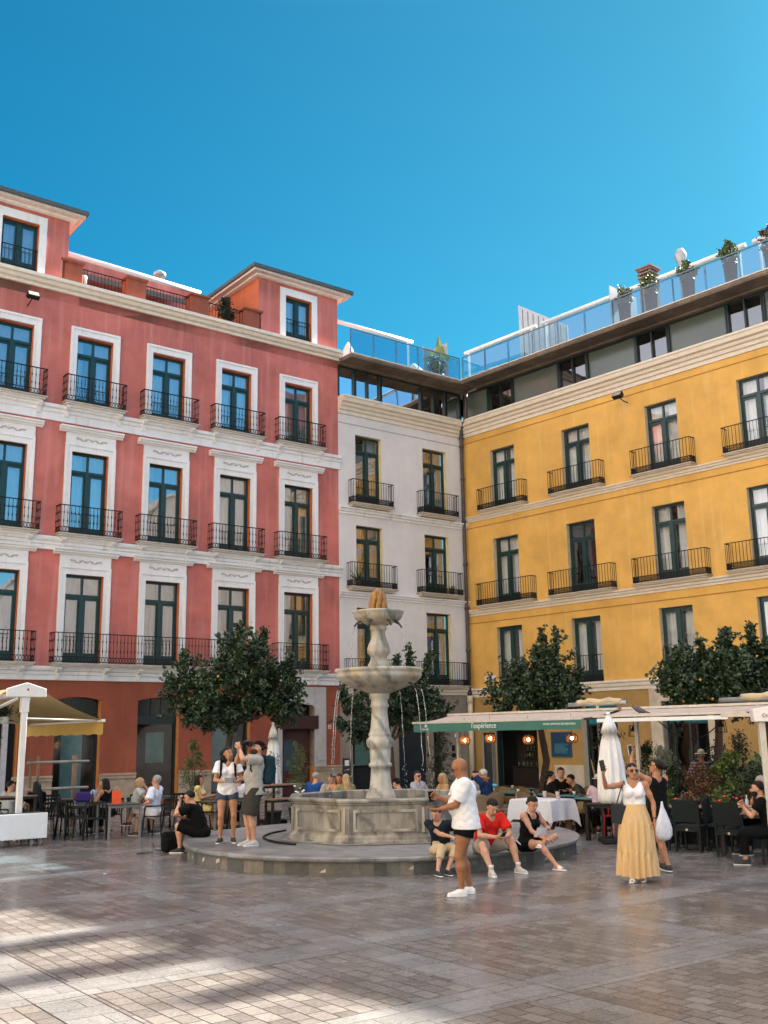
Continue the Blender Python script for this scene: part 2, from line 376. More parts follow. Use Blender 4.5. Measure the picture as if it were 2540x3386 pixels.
def window(par, x, z, w, h, transom=True, cur=0, cm=None, gl=None, nm='window'):
    fr = link(nm, cached(('f', w, h, transom), lambda: win_frame(w, h, transom)), par, (x, 0, z))
    link('pane', cached(('g', w, h, (gl or GLASS).name), lambda: MB().quad((.02, .225, .02), (w-.02, .225, .02), (w-.02, .225, h-.02), (.02, .225, h-.02)).mesh('pane', gl or GLASS)), fr)
    if cur is not None:
        cm = cm or CURT
        link('curtain', cached(('c', w, h, cur, cm.name), lambda: curtain_mesh(w, h, cur, cm)), fr)
    return fr
def railing_mesh(w, d, h, style):
    """front and two sides, origin middle of the front at floor level; back at y=d"""
    mb = MB(); x0, x1 = -w/2, w/2; t = .012
    segs = [((x0, 0), (x1, 0))] + ([((x0, 0), (x0, d)), ((x1, 0), (x1, d))] if d else [])
    for (ax, ay), (bx, by) in segs:
        L = math.hypot(bx-ax, by-ay)
        mb.bar((ax, ay, h), (bx, by, h), .05 if style == 'ornate' else .035, .025)
        mb.bar((ax, ay, .035), (bx, by, .035), .022)
        pz = .2 if style == 'ornate' else .24
        mb.bar((ax, ay, pz), (bx, by, pz), .016)
        n = max(2, round(L/(.125 if style == 'ornate' else .13)))
        for i in range(n+1):
            if i == 0 and (ax, ay) != (bx, by) and ay == 0 and by != 0: continue
            x = ax+(bx-ax)*i/n; y = ay+(by-ay)*i/n
            if style == 'ornate':
                mb.tube([(x, y, pz), (x, y, pz+.14), (x, y, pz+.2), (x, y, pz+.26), (x, y, h-.30), (x, y, h-.25), (x, y, h-.2), (x, y, h)],
                        [t*.7, t*.7, t*1.9, t*.8, t*.8, t*2.0, t*.8, t*.8], 4, smooth=False, cap=False)
            else: mb.bar((x, y, 0.03), (x, y, h), .014)
        # bottom band: ovals or lattice
        m = max(2, round(L/(.1 if style == 'ornate' else .075)))
        for i in range(m):
            f0 = i/m; f1 = (i+1)/m; P = lambda f, z: (ax+(bx-ax)*f, ay+(by-ay)*f, z)
            if style == 'ornate':
                pts = [P((f0+f1)/2+(f1-f0)*.46*math.cos(q*math.pi/3), .118+.075*math.sin(q*math.pi/3)) for q in range(7)]
                for q in range(6): mb.bar(pts[q], pts[q+1], .013)
            else:
                for q in range(2):
                    z0 = .04+q*.1
                    mb.bar(P(f0, z0), P(f1, z0+.1), .017); mb.bar(P(f0, z0+.1), P(f1, z0), .017)
    return mb.mesh('railing', IRON)
def balcony(par, cx, z, w, d, style, slabm, h=1.0, thick=.12, corbels=None):
    mb = MB(); x0, x1 = -w/2-.03, w/2+.03
    mb.box(x0, x1, -d-.03, -.002, -.055, 0); mb.box(x0+.05, x1-.05, -d+.03, -.002, -.09, -.055, 1); mb.box(x0+.11, x1-.11, -d*.6, -.002, -thick*1.15, -.09, 1)
    if corbels:
        for sx in corbels:
            pr = [(-.002, -.13), (-d*.75, -.13), (-d*.78, -.2), (-d*.6, -.27), (-d*.35, -.3), (-d*.3, -.4), (-.1, -.5), (-.002, -.5)]
            mb.prism([(y, zz) for y, zz in pr], 'x', sx-.07, sx+.07, 1)
    b = mb.build('balcony', [mat('weathered_slab_edge', (.40, .35, .29), .8, var=.25, scale=5, blotch=.2), slabm], par, (cx, 0, z))
    link('railing', cached(('r', w, d, h, style), lambda: railing_mesh(w-.04, d-.02, h, style)), b, (0, -d+.02, 0))
    return b
def profile_band(par, x0, x1, z0, z1, prof, m, name='cornice', ends=True):
    """horizontal moulding: prof = [(fraction of height, projection)] from bottom to top"""
    poly = [(-p, z0+(z1-z0)*f) for f, p in prof]; poly = [(.03, z0)]+poly+[(.03, z1)]
    return MB().prism(poly, 'x', x0, x1).build(name, m, par)

# ================================================================== RED HOTEL
rb = thing('red_building', 'red stucco four storey building with white window surrounds, iron balconies and two rooftop dormer rooms', 'building', P0, RZA)
cs = [-1.8-2.8*k+.0 for k in range(0, 6)]
cs = [-1.85, -4.65, -7.45, -10.25, -13.05, -15.85]
XL = -18.6
ops = []
W_ = 1.30
for c in cs:
    for z0, z1 in ((13.12, 15.78), (8.62, 11.69), (4.48, 7.48)): ops.append((c-W_/2, c+W_/2, z0, z1))
mb = wall_mb(XL, 0.06, 4.2, 17.4, ops); mb.build('wall', [RED, REVEAL_R], rb)
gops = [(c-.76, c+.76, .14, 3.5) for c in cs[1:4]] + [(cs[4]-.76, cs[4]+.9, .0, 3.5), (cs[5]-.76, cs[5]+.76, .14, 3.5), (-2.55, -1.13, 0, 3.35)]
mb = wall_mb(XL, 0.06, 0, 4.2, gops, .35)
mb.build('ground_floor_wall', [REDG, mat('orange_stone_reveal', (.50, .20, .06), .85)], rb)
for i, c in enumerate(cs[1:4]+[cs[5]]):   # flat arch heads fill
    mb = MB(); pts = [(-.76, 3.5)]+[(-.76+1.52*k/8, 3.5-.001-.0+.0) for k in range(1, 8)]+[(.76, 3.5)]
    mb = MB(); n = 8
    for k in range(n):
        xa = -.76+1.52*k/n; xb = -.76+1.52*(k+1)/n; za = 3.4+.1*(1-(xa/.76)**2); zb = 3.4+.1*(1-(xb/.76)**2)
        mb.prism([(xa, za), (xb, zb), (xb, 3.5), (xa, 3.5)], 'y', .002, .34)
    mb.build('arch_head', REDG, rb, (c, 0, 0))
# shop windows on the ground floor
for i, c in enumerate((cs[3], cs[2], cs[1], cs[5])):
    f = MB(); f.box(-.76, .76, .2, .3, 2.62, 2.9); f.box(-.76, -.68, .22, .29, .14, 2.62); f.box(.68, .76, .22, .29, .14, 2.62); f.box(-.68, .68, .22, .29, .14, .3)
    if i == 1: f.box(-.2, -.17, .24, .27, 2.9, 3.45); f.box(.17, .2, .24, .27, 2.9, 3.45)
    fo = f.build('shop_window', BLACKG, rb, (c, 0, 0))
    MB().quad((-.68, .26, .3), (.68, .26, .3), (.68, .26, 2.62), (-.68, .26, 2.62)).build('pane', glass('shop_glass_teal', (.42, .58, .58), .12, .06), fo)
    MB().quad((-.76, .27, 2.9), (.76, .27, 2.9), (.76, .27, 3.5), (-.76, .27, 3.5)).build('fanlight', mat('dark_fanlight', (.015, .025, .02), .15), fo)
    bl = mat('whitewashed_blind', (.36, .42, .42), .5, var=.25, scale=1.5)
    if i == 0: MB().box(-.42, .28, .30, .31, .3, 2.6).build('blind', bl, fo)
    if i == 1: MB().box(-.25, .42, .42, .44, 1.35, 2.35).build('notice_board', mat('pale_board', (.30, .36, .33), .6, var=.3, scale=2), fo)
    if i == 2: MB().box(-.55, .3, .38, .40, .3, 2.62).build('blind', bl, fo)
# entrance left
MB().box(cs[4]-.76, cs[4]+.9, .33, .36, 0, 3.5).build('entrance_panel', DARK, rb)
f = MB(); f.box(cs[4]+.45, cs[4]+.62, .1, .2, 0.0, 3.4); f.build('door_leaf', mat('pale_door_edge', (.45, .45, .47), .5), rb)
# portal on the right with stone surround and dark red box sign
mb = MB(); mb.box(-1.13, -.62, -.06, .3, 1.06, 3.55); mb.box(-1.02, -.73, -.09, -.06, 1.25, 2.95); mb.box(-2.72, -2.55, -.05, .3, 0, 3.5); mb.box(-2.55, -1.13, -.05, .3, 3.35, 3.95); mb.box(-1.13, -.62, -.058, .3, 3.55, 3.95)
mb.prism([(-2.55, 3.35), (-1.13, 3.35), (-1.13, 3.2), (-1.25, 3.28), (-1.84, 3.34), (-2.43, 3.28), (-2.55, 3.2)], 'y', -.055, .3)
mb.build('portal_surround', mat('grey_white_stone', (.42, .40, .39), .75, var=.12, scale=3, bump=.3), rb)
tag(MB().box(-2.6, -1.0, -.12, .1, 2.41, 2.89).build('canopy_box', mat('dark_maroon', (.035, .008, .008), .6), rb), None, None)
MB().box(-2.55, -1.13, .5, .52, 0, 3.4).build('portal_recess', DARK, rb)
MB().box(-2.5, -1.15, .28, .3, 0, 2.4).build('portal_door', mat('dark_red_door', (.06, .012, .008), .5), rb)
MB().box(-2.3, -1.75, .26, .275, .9, 2.0).build('portal_glass', mat('dark_teal_glass', (.02, .06, .08), .1), rb)
# plinth
mb = MB(); edges = [XL]+sum([[c-.78, c+.78] for c in sorted(cs[1:])], [])+[-2.72, -1.13, .1]
for a, b in zip(edges[::2], edges[1::2]):
    mb = MB(); mb.box(a, b, -.05, .05, 0, .9); mb.box(a-.0, b, -.1, .051, .9, .95); mb.box(a, b, -.07, .052, .95, 1.0); mb.box(a, b, -.11, .053, 1.0, 1.06)
    mb.build('plinth', mat('plinth_stone', (.40, .31, .22), .85, var=.18, scale=4, bump=.5, blotch=.15), rb)
# horizontal mouldings
profile_band(rb, XL, .12, 4.03, 4.46, [(0, .07), (.35, .07), (.4, .11), (.62, .11), (.68, .17), (.85, .2), (1, .2)], TRIM, 'string_course')
profile_band(rb, XL, .12, 8.24, 8.66, [(0, .07), (.35, .07), (.4, .11), (.62, .11), (.68, .17), (.85, .2), (1, .2)], TRIM, 'string_course')
profile_band(rb, XL, .12, 12.62, 13.16, [(0, .05), (.5, .05), (.55, .09), (.75, .09), (.8, .16), (1, .17)], TRIM, 'string_course')
profile_band(rb, XL, .10, 17.22, 17.62, [(0, .1), (.25, .1), (.35, .2), (.6, .24), (.7, .32), (1, .32)], CORN, 'cornice')
profile_band(rb, XL, .0, 2.0+2.02, 4.029, [(0, .02), (1, .02)], TRIM, 'string_course_foot')
# windows, surrounds, balconies
def surround(lower):
    mb = MB(); fw_ = .235; w2 = W_/2
    H = 2.66 if not lower else 3.0
    for s in (-1, 1):
        a, b = sorted((s*w2, s*(w2+fw_))); mb.box(a, b, -.05, .01, 0, H); a, b = sorted((s*(w2+.15), s*(w2+fw_))); mb.box(a, b, -.08, -.05, 0, H+.28)
    mb.box(-w2-fw_, w2+fw_, -.05, .01, H, H+.28); mb.box(-w2-.15, w2+.15, -.081, -.05, H+.2, H+.28)
    if lower:
        mb.box(-w2-fw_+.01, w2+fw_-.01, -.06, .01, H+.28, H+.66)
        mb.prism([(.01, H+.64), (-.09, H+.64), (-.12, H+.69), (-.17, H+.71), (-.17, H+.75), (-.22, H+.79), (-.22, H+.84), (.01, H+.86)], 'x', -w2-.46, w2+.46)
    return mb.mesh('window_surround', TRIM)
def frieze():
    mb = MB()
    for s in (-1, 1):
        pts = [(s*(.06+.42*t), -.075, .05*math.sin(t*9)*(1-t*.3)) for t in [i/14 for i in range(15)]]
        mb.tube(pts, [.018]*15, 4, cap=False)
        for cx, r in ((.2, .05), (.37, .045), (.5, .05)):
            mb.tube([(s*(cx+r*(1-a/9)*math.cos(a)), -.072, r*(1-a/9)*math.sin(a)+.02*math.sin(cx*30)) for a in [i*.8 for i in range(9)]], .012, 4, cap=False)
    mb.ball((0, -.075, 0), (.05, .02, .05), 6)
    return mb.mesh('frieze_scroll', mat('aged_relief', (.55, .49, .45), .8))
for i, c in enumerate(cs):
    for fl, (z0, h) in enumerate(((13.16, 2.62), (8.66, 3.03), (4.48, 3.0))):
        cur, cm = 0, CURT
        if fl == 2: cur, cm = (1, mat('darker_curtain', (.34, .33, .30), .9, var=.15)) if i > 1 else (2, CURTY)  # low floor: darker grey curtain cloth
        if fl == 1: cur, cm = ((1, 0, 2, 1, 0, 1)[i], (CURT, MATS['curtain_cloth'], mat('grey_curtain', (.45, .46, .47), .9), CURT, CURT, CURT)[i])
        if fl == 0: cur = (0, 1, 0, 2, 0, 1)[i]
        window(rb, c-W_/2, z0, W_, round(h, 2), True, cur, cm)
        s = link('window_surround', cached(('s', fl > 0), lambda: surround(fl > 0)), rb, (c, 0, z0 if fl else z0-.0))
        if fl: link('frieze_scroll', cached('fz', frieze), s, (0, 0, 3.44))
        if fl == 0: balcony(rb, c, 13.3, 2.16, .38, 'ornate', TRIM, .93, .14, (-.93, .93))
        if fl == 1: balcony(rb, c, 8.78, 2.18, .40, 'ornate', TRIM, .93, .14, (-.85, .85))
        if fl == 2 and i in (0, 4, 5): balcony(rb, c, 4.56, 2.3, .42, 'ornate', TRIM, .96, .12, (-.82, .82))
balcony(rb, (cs[1]+cs[3])/2, 4.56, 7.76, .42, 'ornate', TRIM, .96, .12, (-3.6, -2.0, -.82, .82, 2.0, 3.6))
# roof line
mb = MB(); mb.box(XL, .06, .0, 12, 16.9, 17.42); mb.box(XL, .06, 1.6, 1.7, 0, 16.9); mb.box(XL, XL+.2, 0, 12, 0, 16.9); mb.box(XL, 0, 11.8, 12, 0, 16.9)
mb.build('roof_deck', mat('roof_tiles_terracotta', (.26, .12, .08), .9, var=.2), rb)
for side, (a, b) in (('r', (-3.72, .06)), ('l', (-15.3, -11.38))):
    dm = MB(); cxw = -1.85 if side == 'r' else -13.05
    mb = wall_mb(a, b, 17.62, 19.95, [(cxw-.63, cxw+.63, 17.62, 19.5)], .3)
    mb.quad((a, 0, 17.4), (a, 0, 19.95), (a, 5, 19.95), (a, 5, 17.4), 1); mb.quad((b, 0, 17.4), (b, 5, 17.4), (b, 5, 19.95), (b, 0, 19.95)); mb.quad((a, 5, 17.4), (a, 5, 19.95), (b, 5, 19.95), (b, 5, 17.4))  # left side wall coloured orange to stand in for bounced light
    mb.quad((a, 1.6, 17.4), (b, 1.6, 17.4), (b, 1.6, 19.95), (a, 1.6, 19.95))
    d = mb.build('dormer_room', [RED, REVEAL_R], rb)
    r = MB(); r.box(a-.42, b+.42, -.42, 5.3, 20.02, 20.12); r.build('dormer_eave', mat('pale_pink_eave', (.62, .50, .45), .8), d)
    r = MB(); r.box(a-.5, b+.5, -.5, 5.4, 20.121, 20.27); r.build('dormer_roof', SLATE, d)
    r = MB(); r.box(a-.2, b+.2, -.2, 5.1, 19.95, 20.02); r.build('dormer_cornice', TRIM, d)
    r = MB()
    for s in (-1, 1): q = sorted((cxw+s*.63, cxw+s*.88)); r.box(q[0], q[1], -.05, .01, 17.62, 19.5)
    r.box(cxw-.88, cxw+.88, -.05, .01, 19.5, 19.8); r.build('dormer_window_surround', TRIM, d)
    f = window(d, cxw-.63, 17.62, 1.26, 1.88, False, 1)
    link('guard_rail', cached('gr', lambda: railing_mesh(1.22, 0, .92, 'plain')), d, (cxw, .06, 17.62))
PED = MB(); PED.box(-.36, .36, 0, .5, 17.62, 18.45); PED.box(-.42, .42, -.06, .56, 18.45, 18.53); PED.add([(-.42, -.06, 18.53), (.42, -.06, 18.53), (.42, .56, 18.53), (-.42, .56, 18.53), (0, .25, 18.68)], [(0, 1, 4), (1, 2, 4), (2, 3, 4), (3, 0, 4)])
PED.box(-.27, .27, -.012, 0, 17.72, 18.36)
pm = PED.mesh('parapet_pedestal', REDG)
for x in (-11.2, -8.8, -6.25, -3.95): link('parapet_pedestal', pm, rb, (x, 0, 0))
for a, b in ((-10.84, -9.16), (-8.44, -6.61), (-5.89, -4.31)):
    link('parapet_railing', cached(('pr', round(b-a, 2)), lambda: railing_mesh(b-a, 0, .78, 'plain')), rb, ((a+b)/2, .2, 17.62))
mb = MB(); mb.box(-11.3, -4.9, 3.4, 3.5, 17.4, 20.42); mb.build('penthouse_wall', RED, rb)
for a, b in ((-11.0, -8.4), (-8.3, -5.9), ):
    mb = MB(); mb.add([(a, 3.3, 19.75), (b, 3.3, 19.75), (b, 1.7, 19.0), (a, 1.7, 19.0)], [(0, 1, 2, 3)]); mb.box(a, b, 1.68, 1.72, 18.8, 19.01)
    mb.build('terrace_awning', mat('grey_awning', (.13, .12, .11), .9), rb)
MB().tube([(-11.2, 2.5, 20.02), (-5.0, 2.5, 19.85)], .10, 10).build('awning_case', WHT, rb)
mb = MB(); mb.lathe([(.22, 0), (.22, .35), (.27, .35), (.27, .5), (.1, .62)], 14, (-5.65, 5, 21.0)); mb.box(-5.9, -5.4, 4.7, 5.3, 17.4, 21.05); mb.build('roof_vent', METAL, rb)
MB().tube([(-10.55, .9, 18.3), (-10.4, .9, 18.3)], .22, 14).build('air_unit', WHT, rb)
for x in (-10.3, -7.6): MB().box(x-.3, x+.3, .25, .5, 17.62, 17.85).build('flower_box', mat('clay', (.35, .12, .06), .8), rb)
# house number plate
MB().box(-.5, -.36, -.02, 0, 2.4, 2.55).build('number_plate', mat('cream_tile', (.55, .50, .42), .4), rb)
lettering('2', .12, BLACKM, rb, (-.46, -.022, 2.435), name='house_number')

# flood lamp helper
def flood(name_label, loc, rz):
    t = thing('floodlight', name_label, 'floodlight', loc, rz)
    mb = MB(); mb.add([(-.2, -.1, -.12), (.2, -.1, -.12), (.2, .08, -.09), (-.2, .08, -.09), (-.2, -.1, .12), (.2, -.1, .12), (.2, .08, .06), (-.2, .08, .06)], [(0,3,2,1),(4,5,6,7),(0,1,5,4),(1,2,6,5),(2,3,7,6),(3,0,4,7)])
    h = mb.build('lamp_housing', BLACKM, t); h.rotation_euler = (R_(-35), 0, 0)
    p = MB().box(-.17, .17, -.106, -.1, -.095, .095).build('lamp_glass', mat('floodlight_glass', (.35, .33, .28), .2), h)
    MB().tube([(0, .05, -.05), (0, .35, -.15), (0, .62, -.15)], .02, 6).build('bracket', BLACKM, t)
    return t
flood('black floodlight on the red wall above the leftmost windows', P0+dA*(-12.68)+Vector((.61, -.79, 0))*.55+Vector((0, 0, 16.62)), RZA)
flood('black floodlight under the cornice of the yellow wall', K0+dB*8.75+Vector((-.742, -.67, 0))*.6+Vector((0, 0, 14.62)), RZB)

# ================================================================== CREAM BUILDING (same wall line)
wb = thing('cream_building', 'narrow cream stucco building in the corner between the red and the yellow building', 'building', P0, RZA)
wc = [1.58, 5.16]; WW = 1.33
ops = []
for c in wc:
    for z0, z1 in ((11.35, 14.23), (7.95, 10.43), (4.12, 7.1)): ops.append((c-WW/2, c+WW/2, z0, z1))
wall_mb(.06, 6.85, 3.75, 15.1, ops).build('wall', [CREAM, CREAMR], wb)
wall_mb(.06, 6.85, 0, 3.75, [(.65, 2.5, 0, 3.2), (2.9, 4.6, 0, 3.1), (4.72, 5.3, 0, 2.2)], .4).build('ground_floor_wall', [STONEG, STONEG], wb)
cornp = [(0, .05), (.2, .05), (.24, .12), (.4, .14), (.46, .22), (.6, .25), (.66, .36), (.85, .4), (.9, .44), (1, .44)]
profile_band(wb, .06, 6.85, 15.02, 15.72, cornp, CORN, 'cornice')
MB().box(.06, 6.85, -.012, .0, 14.62, 14.66).build('groove_line', mat('groove_shadow_line', (.40, .36, .33), .9), wb)  # raised dark strip painted as the shade of an engraved groove
for z0, z1 in ((10.84, 11.12), (7.47, 7.70), (3.72, 4.02)): profile_band(wb, .06, 6.85, z0, z1, [(0, .04), (.3, .05), (.4, .1), (.7, .12), (.8, .17), (1, .17)], TRIM if z0 > 4 else CORN, 'string_course')
for i, c in enumerate(wc):
    for fl, (z0, h) in enumerate(((11.35, 2.88), (7.95, 2.48), (4.12, 2.98))):
        window(wb, c-WW/2, z0, WW, h, True, (1, 2, 1)[fl] if i else (3, 1, 1)[fl])
        balcony(wb, c, (11.3, 7.9, 4.1)[fl], (2.08, 2.3, 2.6)[fl], .36, 'plain', CORN, .95, .12)
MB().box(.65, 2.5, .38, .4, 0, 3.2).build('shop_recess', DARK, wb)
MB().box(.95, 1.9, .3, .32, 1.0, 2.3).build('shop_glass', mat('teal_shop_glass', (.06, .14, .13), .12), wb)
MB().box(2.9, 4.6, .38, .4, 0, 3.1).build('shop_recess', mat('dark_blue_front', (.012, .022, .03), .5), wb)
MB().box(4.72, 5.3, .38, .4, 0, 2.2).build('door', DARK, wb)
MB().box(.16, .52, -.03, 0, .35, 1.3).build('notice_case', mat('dark_board', (.04, .035, .03), .4), wb)
MB().box(.24, .44, -.034, -.03, 1.02, 1.22).build('notice', WHT, wb)
MB().box(5.68, 5.82, -.03, 0, 1.45, 1.68).build('notice_case', BLACKM, wb); MB().box(5.66, 5.86, -.03, 0, 1.2, 1.36).build('notice_case', BLACKM, wb)
MB().box(5.85, 5.99, -.02, 0, 2.0, 2.14).build('number_plate', WHT, wb)
lettering('ATENEO 3', .27, mat('carved_letters', (.09, .07, .055), .7), wb, (4.25, -.022, 3.12), sx=1.25, depth=.02)
MB().box(4.6, 5.35, -.25, 0, 2.98, 3.04).build('ledge', STONEG, wb)
# glazed top floor, overhanging slab, terrace rail
def attic(par, x0, x1, segs, teal, slab_x0, slab_x1, dz=0):
    mb = MB()
    mb.box(x0, x1, .05, .2, 15.722, 15.8); mb.box(x0, x1, .05, .2, 17.03, 17.1)
    xs = sorted({q for s in segs for q in s[:2]})
    for q in xs: mb.box(q-.045, q+.045, .02, .18, 15.8, 17.03)
    for a, b, k in segs:
        if k == 'w': mb.box((a+b)/2-.03, (a+b)/2+.03, .03, .16, 15.8, 17.03)
    fr = mb.build('attic_frame', BLACKG, par)
    for a, b, k in segs:
        if k == 'p': MB().quad((a+.045, .12, 15.8), (b-.045, .12, 15.8), (b-.045, .12, 17.03), (a+.045, .12, 17.03)).build('attic_panel', teal, fr)
        if k == 'p' and teal is TEALP: MB().quad((a+.045, .115, 15.8), (b-.045, .115, 15.8), (b-.045, .115, 17.03), (a+.045, .115, 17.03)).build('panel_glass', glass('panel_glass', (.6, .9, .9), 1.2), fr)
        if k != 'p': MB().quad((a+.045, .13, 15.8), (b-.045, .13, 15.8), (b-.045, .13, 17.03), (a+.045, .13, 17.03)).build('attic_pane', glass('attic_glass', (.3, .4, .4), .3) if not teal is TEALP else glass('attic_glass_sky', (.3, .4, .4), .95), fr)
    MB().box(x0, x1, .9, .95, 15.7, 17.1).build('attic_room', DIMROOM, par)
    mb = MB(); mb.prism([(.3, 17.10), (-.12, 17.10), (-.16, 17.16), (-.92, 17.16), (-.98, 17.13), (-1.02, 17.2), (-1.02, 17.27), (-.95, 17.31), (.3, 17.32)], 'x', slab_x0, slab_x1); mb.build('roof_slab', SLABM, par, (0, 0, dz))
    MB().box(slab_x0, slab_x1-(0 if dz else .95), -1.0, -.86, 17.305, 17.34).build('slab_edge', CORN, par)
attic(wb, .06, 6.85, [(.12, .95, 'p'), (.98, 2.3, 'w'), (2.33, 4.55, 'p'), (4.58, 5.95, 'w'), (5.98, 6.8, 'p')], TEALP, .06, 6.9)
def glass_rail(par, x0, x1, step, y=-.9):
    mb = MB(); mb.bar((x0, y, 18.36), (x1, y, 18.36), .045, .045); mb.bar((x0, y, 17.36), (x1, y, 17.36), .05, .04)
    n = max(1, round((x1-x0)/step))
    for i in range(n+1): x = x0+(x1-x0)*i/n; mb.bar((x, y, 17.34), (x, y, 18.36), .035)
    r = mb.build('terrace_railing', mat('blue_steel', (.10, .16, .22), .35, metal=.3), par)
    MB().quad((x0, y+.03, 17.38), (x1, y+.03, 17.38), (x1, y+.03, 18.32), (x0, y+.03, 18.32)).build('glass_panels', GLASSR, r)
glass_rail(wb, .08, 6.0, 1.2)
def tube_case(par, x0, x1, y=1.0, z=19.5):
    mb = MB(); mb.tube([(x0, y, z), (x1, y, z)], .085, 12)
    for x in (x0+.25, x1-.25): mb.bar((x, y, 17.3), (x, y, z), .07)
    mb.build('awning_case', WHT, par)
tube_case(wb, .2, 4.9)
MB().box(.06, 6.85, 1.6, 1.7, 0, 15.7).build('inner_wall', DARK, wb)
MB().box(.06, 9, 0.28, 12, 17.0, 17.3).build('roof_deck', SLABM, wb)
MB().box(.06, 9, 11.8, 12, 0, 17).build('back_wall', CREAM, wb)
mb = MB(); mb.box(0.4, 5.2, 4.2, 4.3, 17.3, 19.3); mb.build('penthouse_wall', mat('pale_wall', (.45, .48, .5), .8), wb)
mb = MB(); mb.box(6.9, 6.95, .9, 1.9, 17.3, 19.9); mb.box(6.3, 6.95, 1.9, 1.95, 17.3, 19.9); mb.build('wind_screen', mat('white_screen', (.34, .36, .38), .4), wb)

# drain pipe in the corner
dp = MB(); q = P0+dA*6.66+Vector((.61, -.79, 0))*.12
pts = [(q.x, q.y, z) for z in (3.7, 6, 9, 12, 15.0)]+[(q.x-.06+.12*.61, q.y-.1, 15.4), (q.x+.2, q.y-.55, 15.8), (q.x+.24, q.y-.62, 17.0)]
dp.tube(pts, .075, 10)
for z in (3.8, 5.6, 7.4, 9.3, 11.2, 13.1, 14.6, 15.0): dp.tube([(q.x, q.y, z-.05), (q.x, q.y, z+.05)], .1, 10)
t = dp.build('drain_pipe', PIPE); tag(t, 'dark brown cast iron drain pipe down the corner of the cream and yellow buildings', 'drain pipe')
mb = MB(); mb.tube([(q.x, q.y, 0), (q.x, q.y, 3.68)], .11, 10); mb.tube([(q.x, q.y, 3.4), (q.x, q.y, 3.7)], .13, 8); mb.build('pipe_sleeve', mat('cream_pipe_sleeve', (.62, .52, .36), .6), t)

# ================================================================== YELLOW BUILDING
yb = thing('yellow_building', 'long yellow stucco building with tall green windows, small iron balconies and glazed top floor', 'building', K0, RZB)
yc = [2.28, 6.18, 10.15, 13.95]; YW = 1.37; YX = 15.6
ops = []
for c in yc:
    for z0, z1 in ((11.45, 14.12), (7.4, 10.23), (3.98, 6.46)): ops.append((c-YW/2, c+YW/2, z0, z1))
wall_mb(0, YX, 3.7, 15.1, ops).build('wall', [YEL, YELR], yb)
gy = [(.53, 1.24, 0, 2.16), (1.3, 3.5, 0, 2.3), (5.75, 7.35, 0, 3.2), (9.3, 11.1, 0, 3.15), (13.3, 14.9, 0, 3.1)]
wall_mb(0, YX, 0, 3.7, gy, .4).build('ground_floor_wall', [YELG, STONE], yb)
profile_band(yb, 0, YX, 15.02, 15.72, cornp, CORN, 'cornice')
for z in (14.72, 10.86, 6.72): MB().box(0, YX, -.014, 0, z, z+.035).build('groove_line', mat('ochre_groove_shade', (.38, .17, .03), .9), yb)  # raised dark strips painted as the shade inside the grooves
for z0, z1 in ((11.14, 11.36), (7.04, 7.30), (3.62, 3.98)): profile_band(yb, 0, YX, z0, z1, [(0, .04), (.3, .05), (.4, .1), (.7, .12), (.8, .17), (1, .17)], CORN, 'string_course')
for i, c in enumerate(yc):
    for fl, (z0, h) in enumerate(((11.45, 2.67), (7.4, 2.83), (3.98, 2.48))):
        cur = [(1, 0, 0, 1), (0, None, 1, 0), (2, 2, 1, 1)][fl][i]
        window(yb, c-YW/2, z0, YW, h, fl < 2, cur, mat('white_curtain', (.78, .76, .72), .9, var=.04) if i > 1 or fl == 1 else CURT, glass('window_glass_clear', (.9, .93, .95), refl=.22))
        if fl < 2: balcony(yb, c+.03, (11.5, 7.42)[fl], (2.56, 3.05)[fl], .36, 'plain', CORN, .93, .14)
        else: link('window_guard', cached('yg', lambda: railing_mesh(YW-.04, 0, 1.0, 'plain')), yb, (c, .05, 4.0))
segs = []; x = .12
for wd, k in ((1.45, 'p'), (1.35, 'w'), (2.5, 'p'), (1.4, 'w'), (2.3, 'p'), (1.4, 'w'), (2.4, 'p'), (1.35, 'w'), (1.0, 'p')):
    segs.append((x, min(x+wd, YX-.05), k)); x += wd+.03
attic(yb, 0, YX, [s for s in segs if s[0] < YX-.3], PANEL, .96, YX, -.004)
glass_rail(yb, .98, YX, 1.35)
tube_case(yb, -.6, 3.7); tube_case(yb, 4.0, 13.6); tube_case(yb, 13.9, YX)
MB().box(-2, YX, .28, 12, 17.0, 17.3).build('roof_deck', SLABM, yb)
MB().box(-2, YX, 11.8, 12, 0, 17).build('back_wall', CREAM, yb)
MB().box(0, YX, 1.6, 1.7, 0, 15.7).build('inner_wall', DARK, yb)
mb = MB(); mb.box(-1.8, 6.2, 3.6, 3.7, 17.3, 19.55); mb.build('penthouse_wall', mat('sand_wall', (.42, .36, .28), .85, var=.2), yb)
mb = MB(); mb.box(7.4, YX, 3.9, 4.0, 17.3, 19.3); mb.build('penthouse_wall', mat('blue_grey_wall', (.20, .25, .30), .7, var=.2), yb)
mb = MB(); mb.prism([(1.9, 17.3), (1.9, 21.35), (4.6, 19.5), (4.6, 17.3)], 'y', 2.0, 2.06)
for x in np.arange(2.1, 4.6, .3): mb.box(x, x+.04, 1.96, 2.0, 17.3, 21.2-(x-1.9)*.68)
mb.build('metal_screen', METAL, yb)
mb = MB(); mb.box(7.2, 7.8, 3.8, 4.4, 19.0, 21.2)
for z in (21.25, 21.42, 21.58): mb.box(7.15, 7.85, 3.75, 4.45, z, z+.06)
for x in (7.25, 7.75): mb.bar((x, 3.85, 21.2), (x, 3.85, 21.6), .06); mb.bar((x, 4.35, 21.2), (x, 4.35, 21.6), .06)
mb.box(7.1, 7.9, 3.7, 4.5, 21.66, 21.74); mb.build('chimney', mat('chimney_brick', (.22, .14, .12), .9, var=.2), yb)
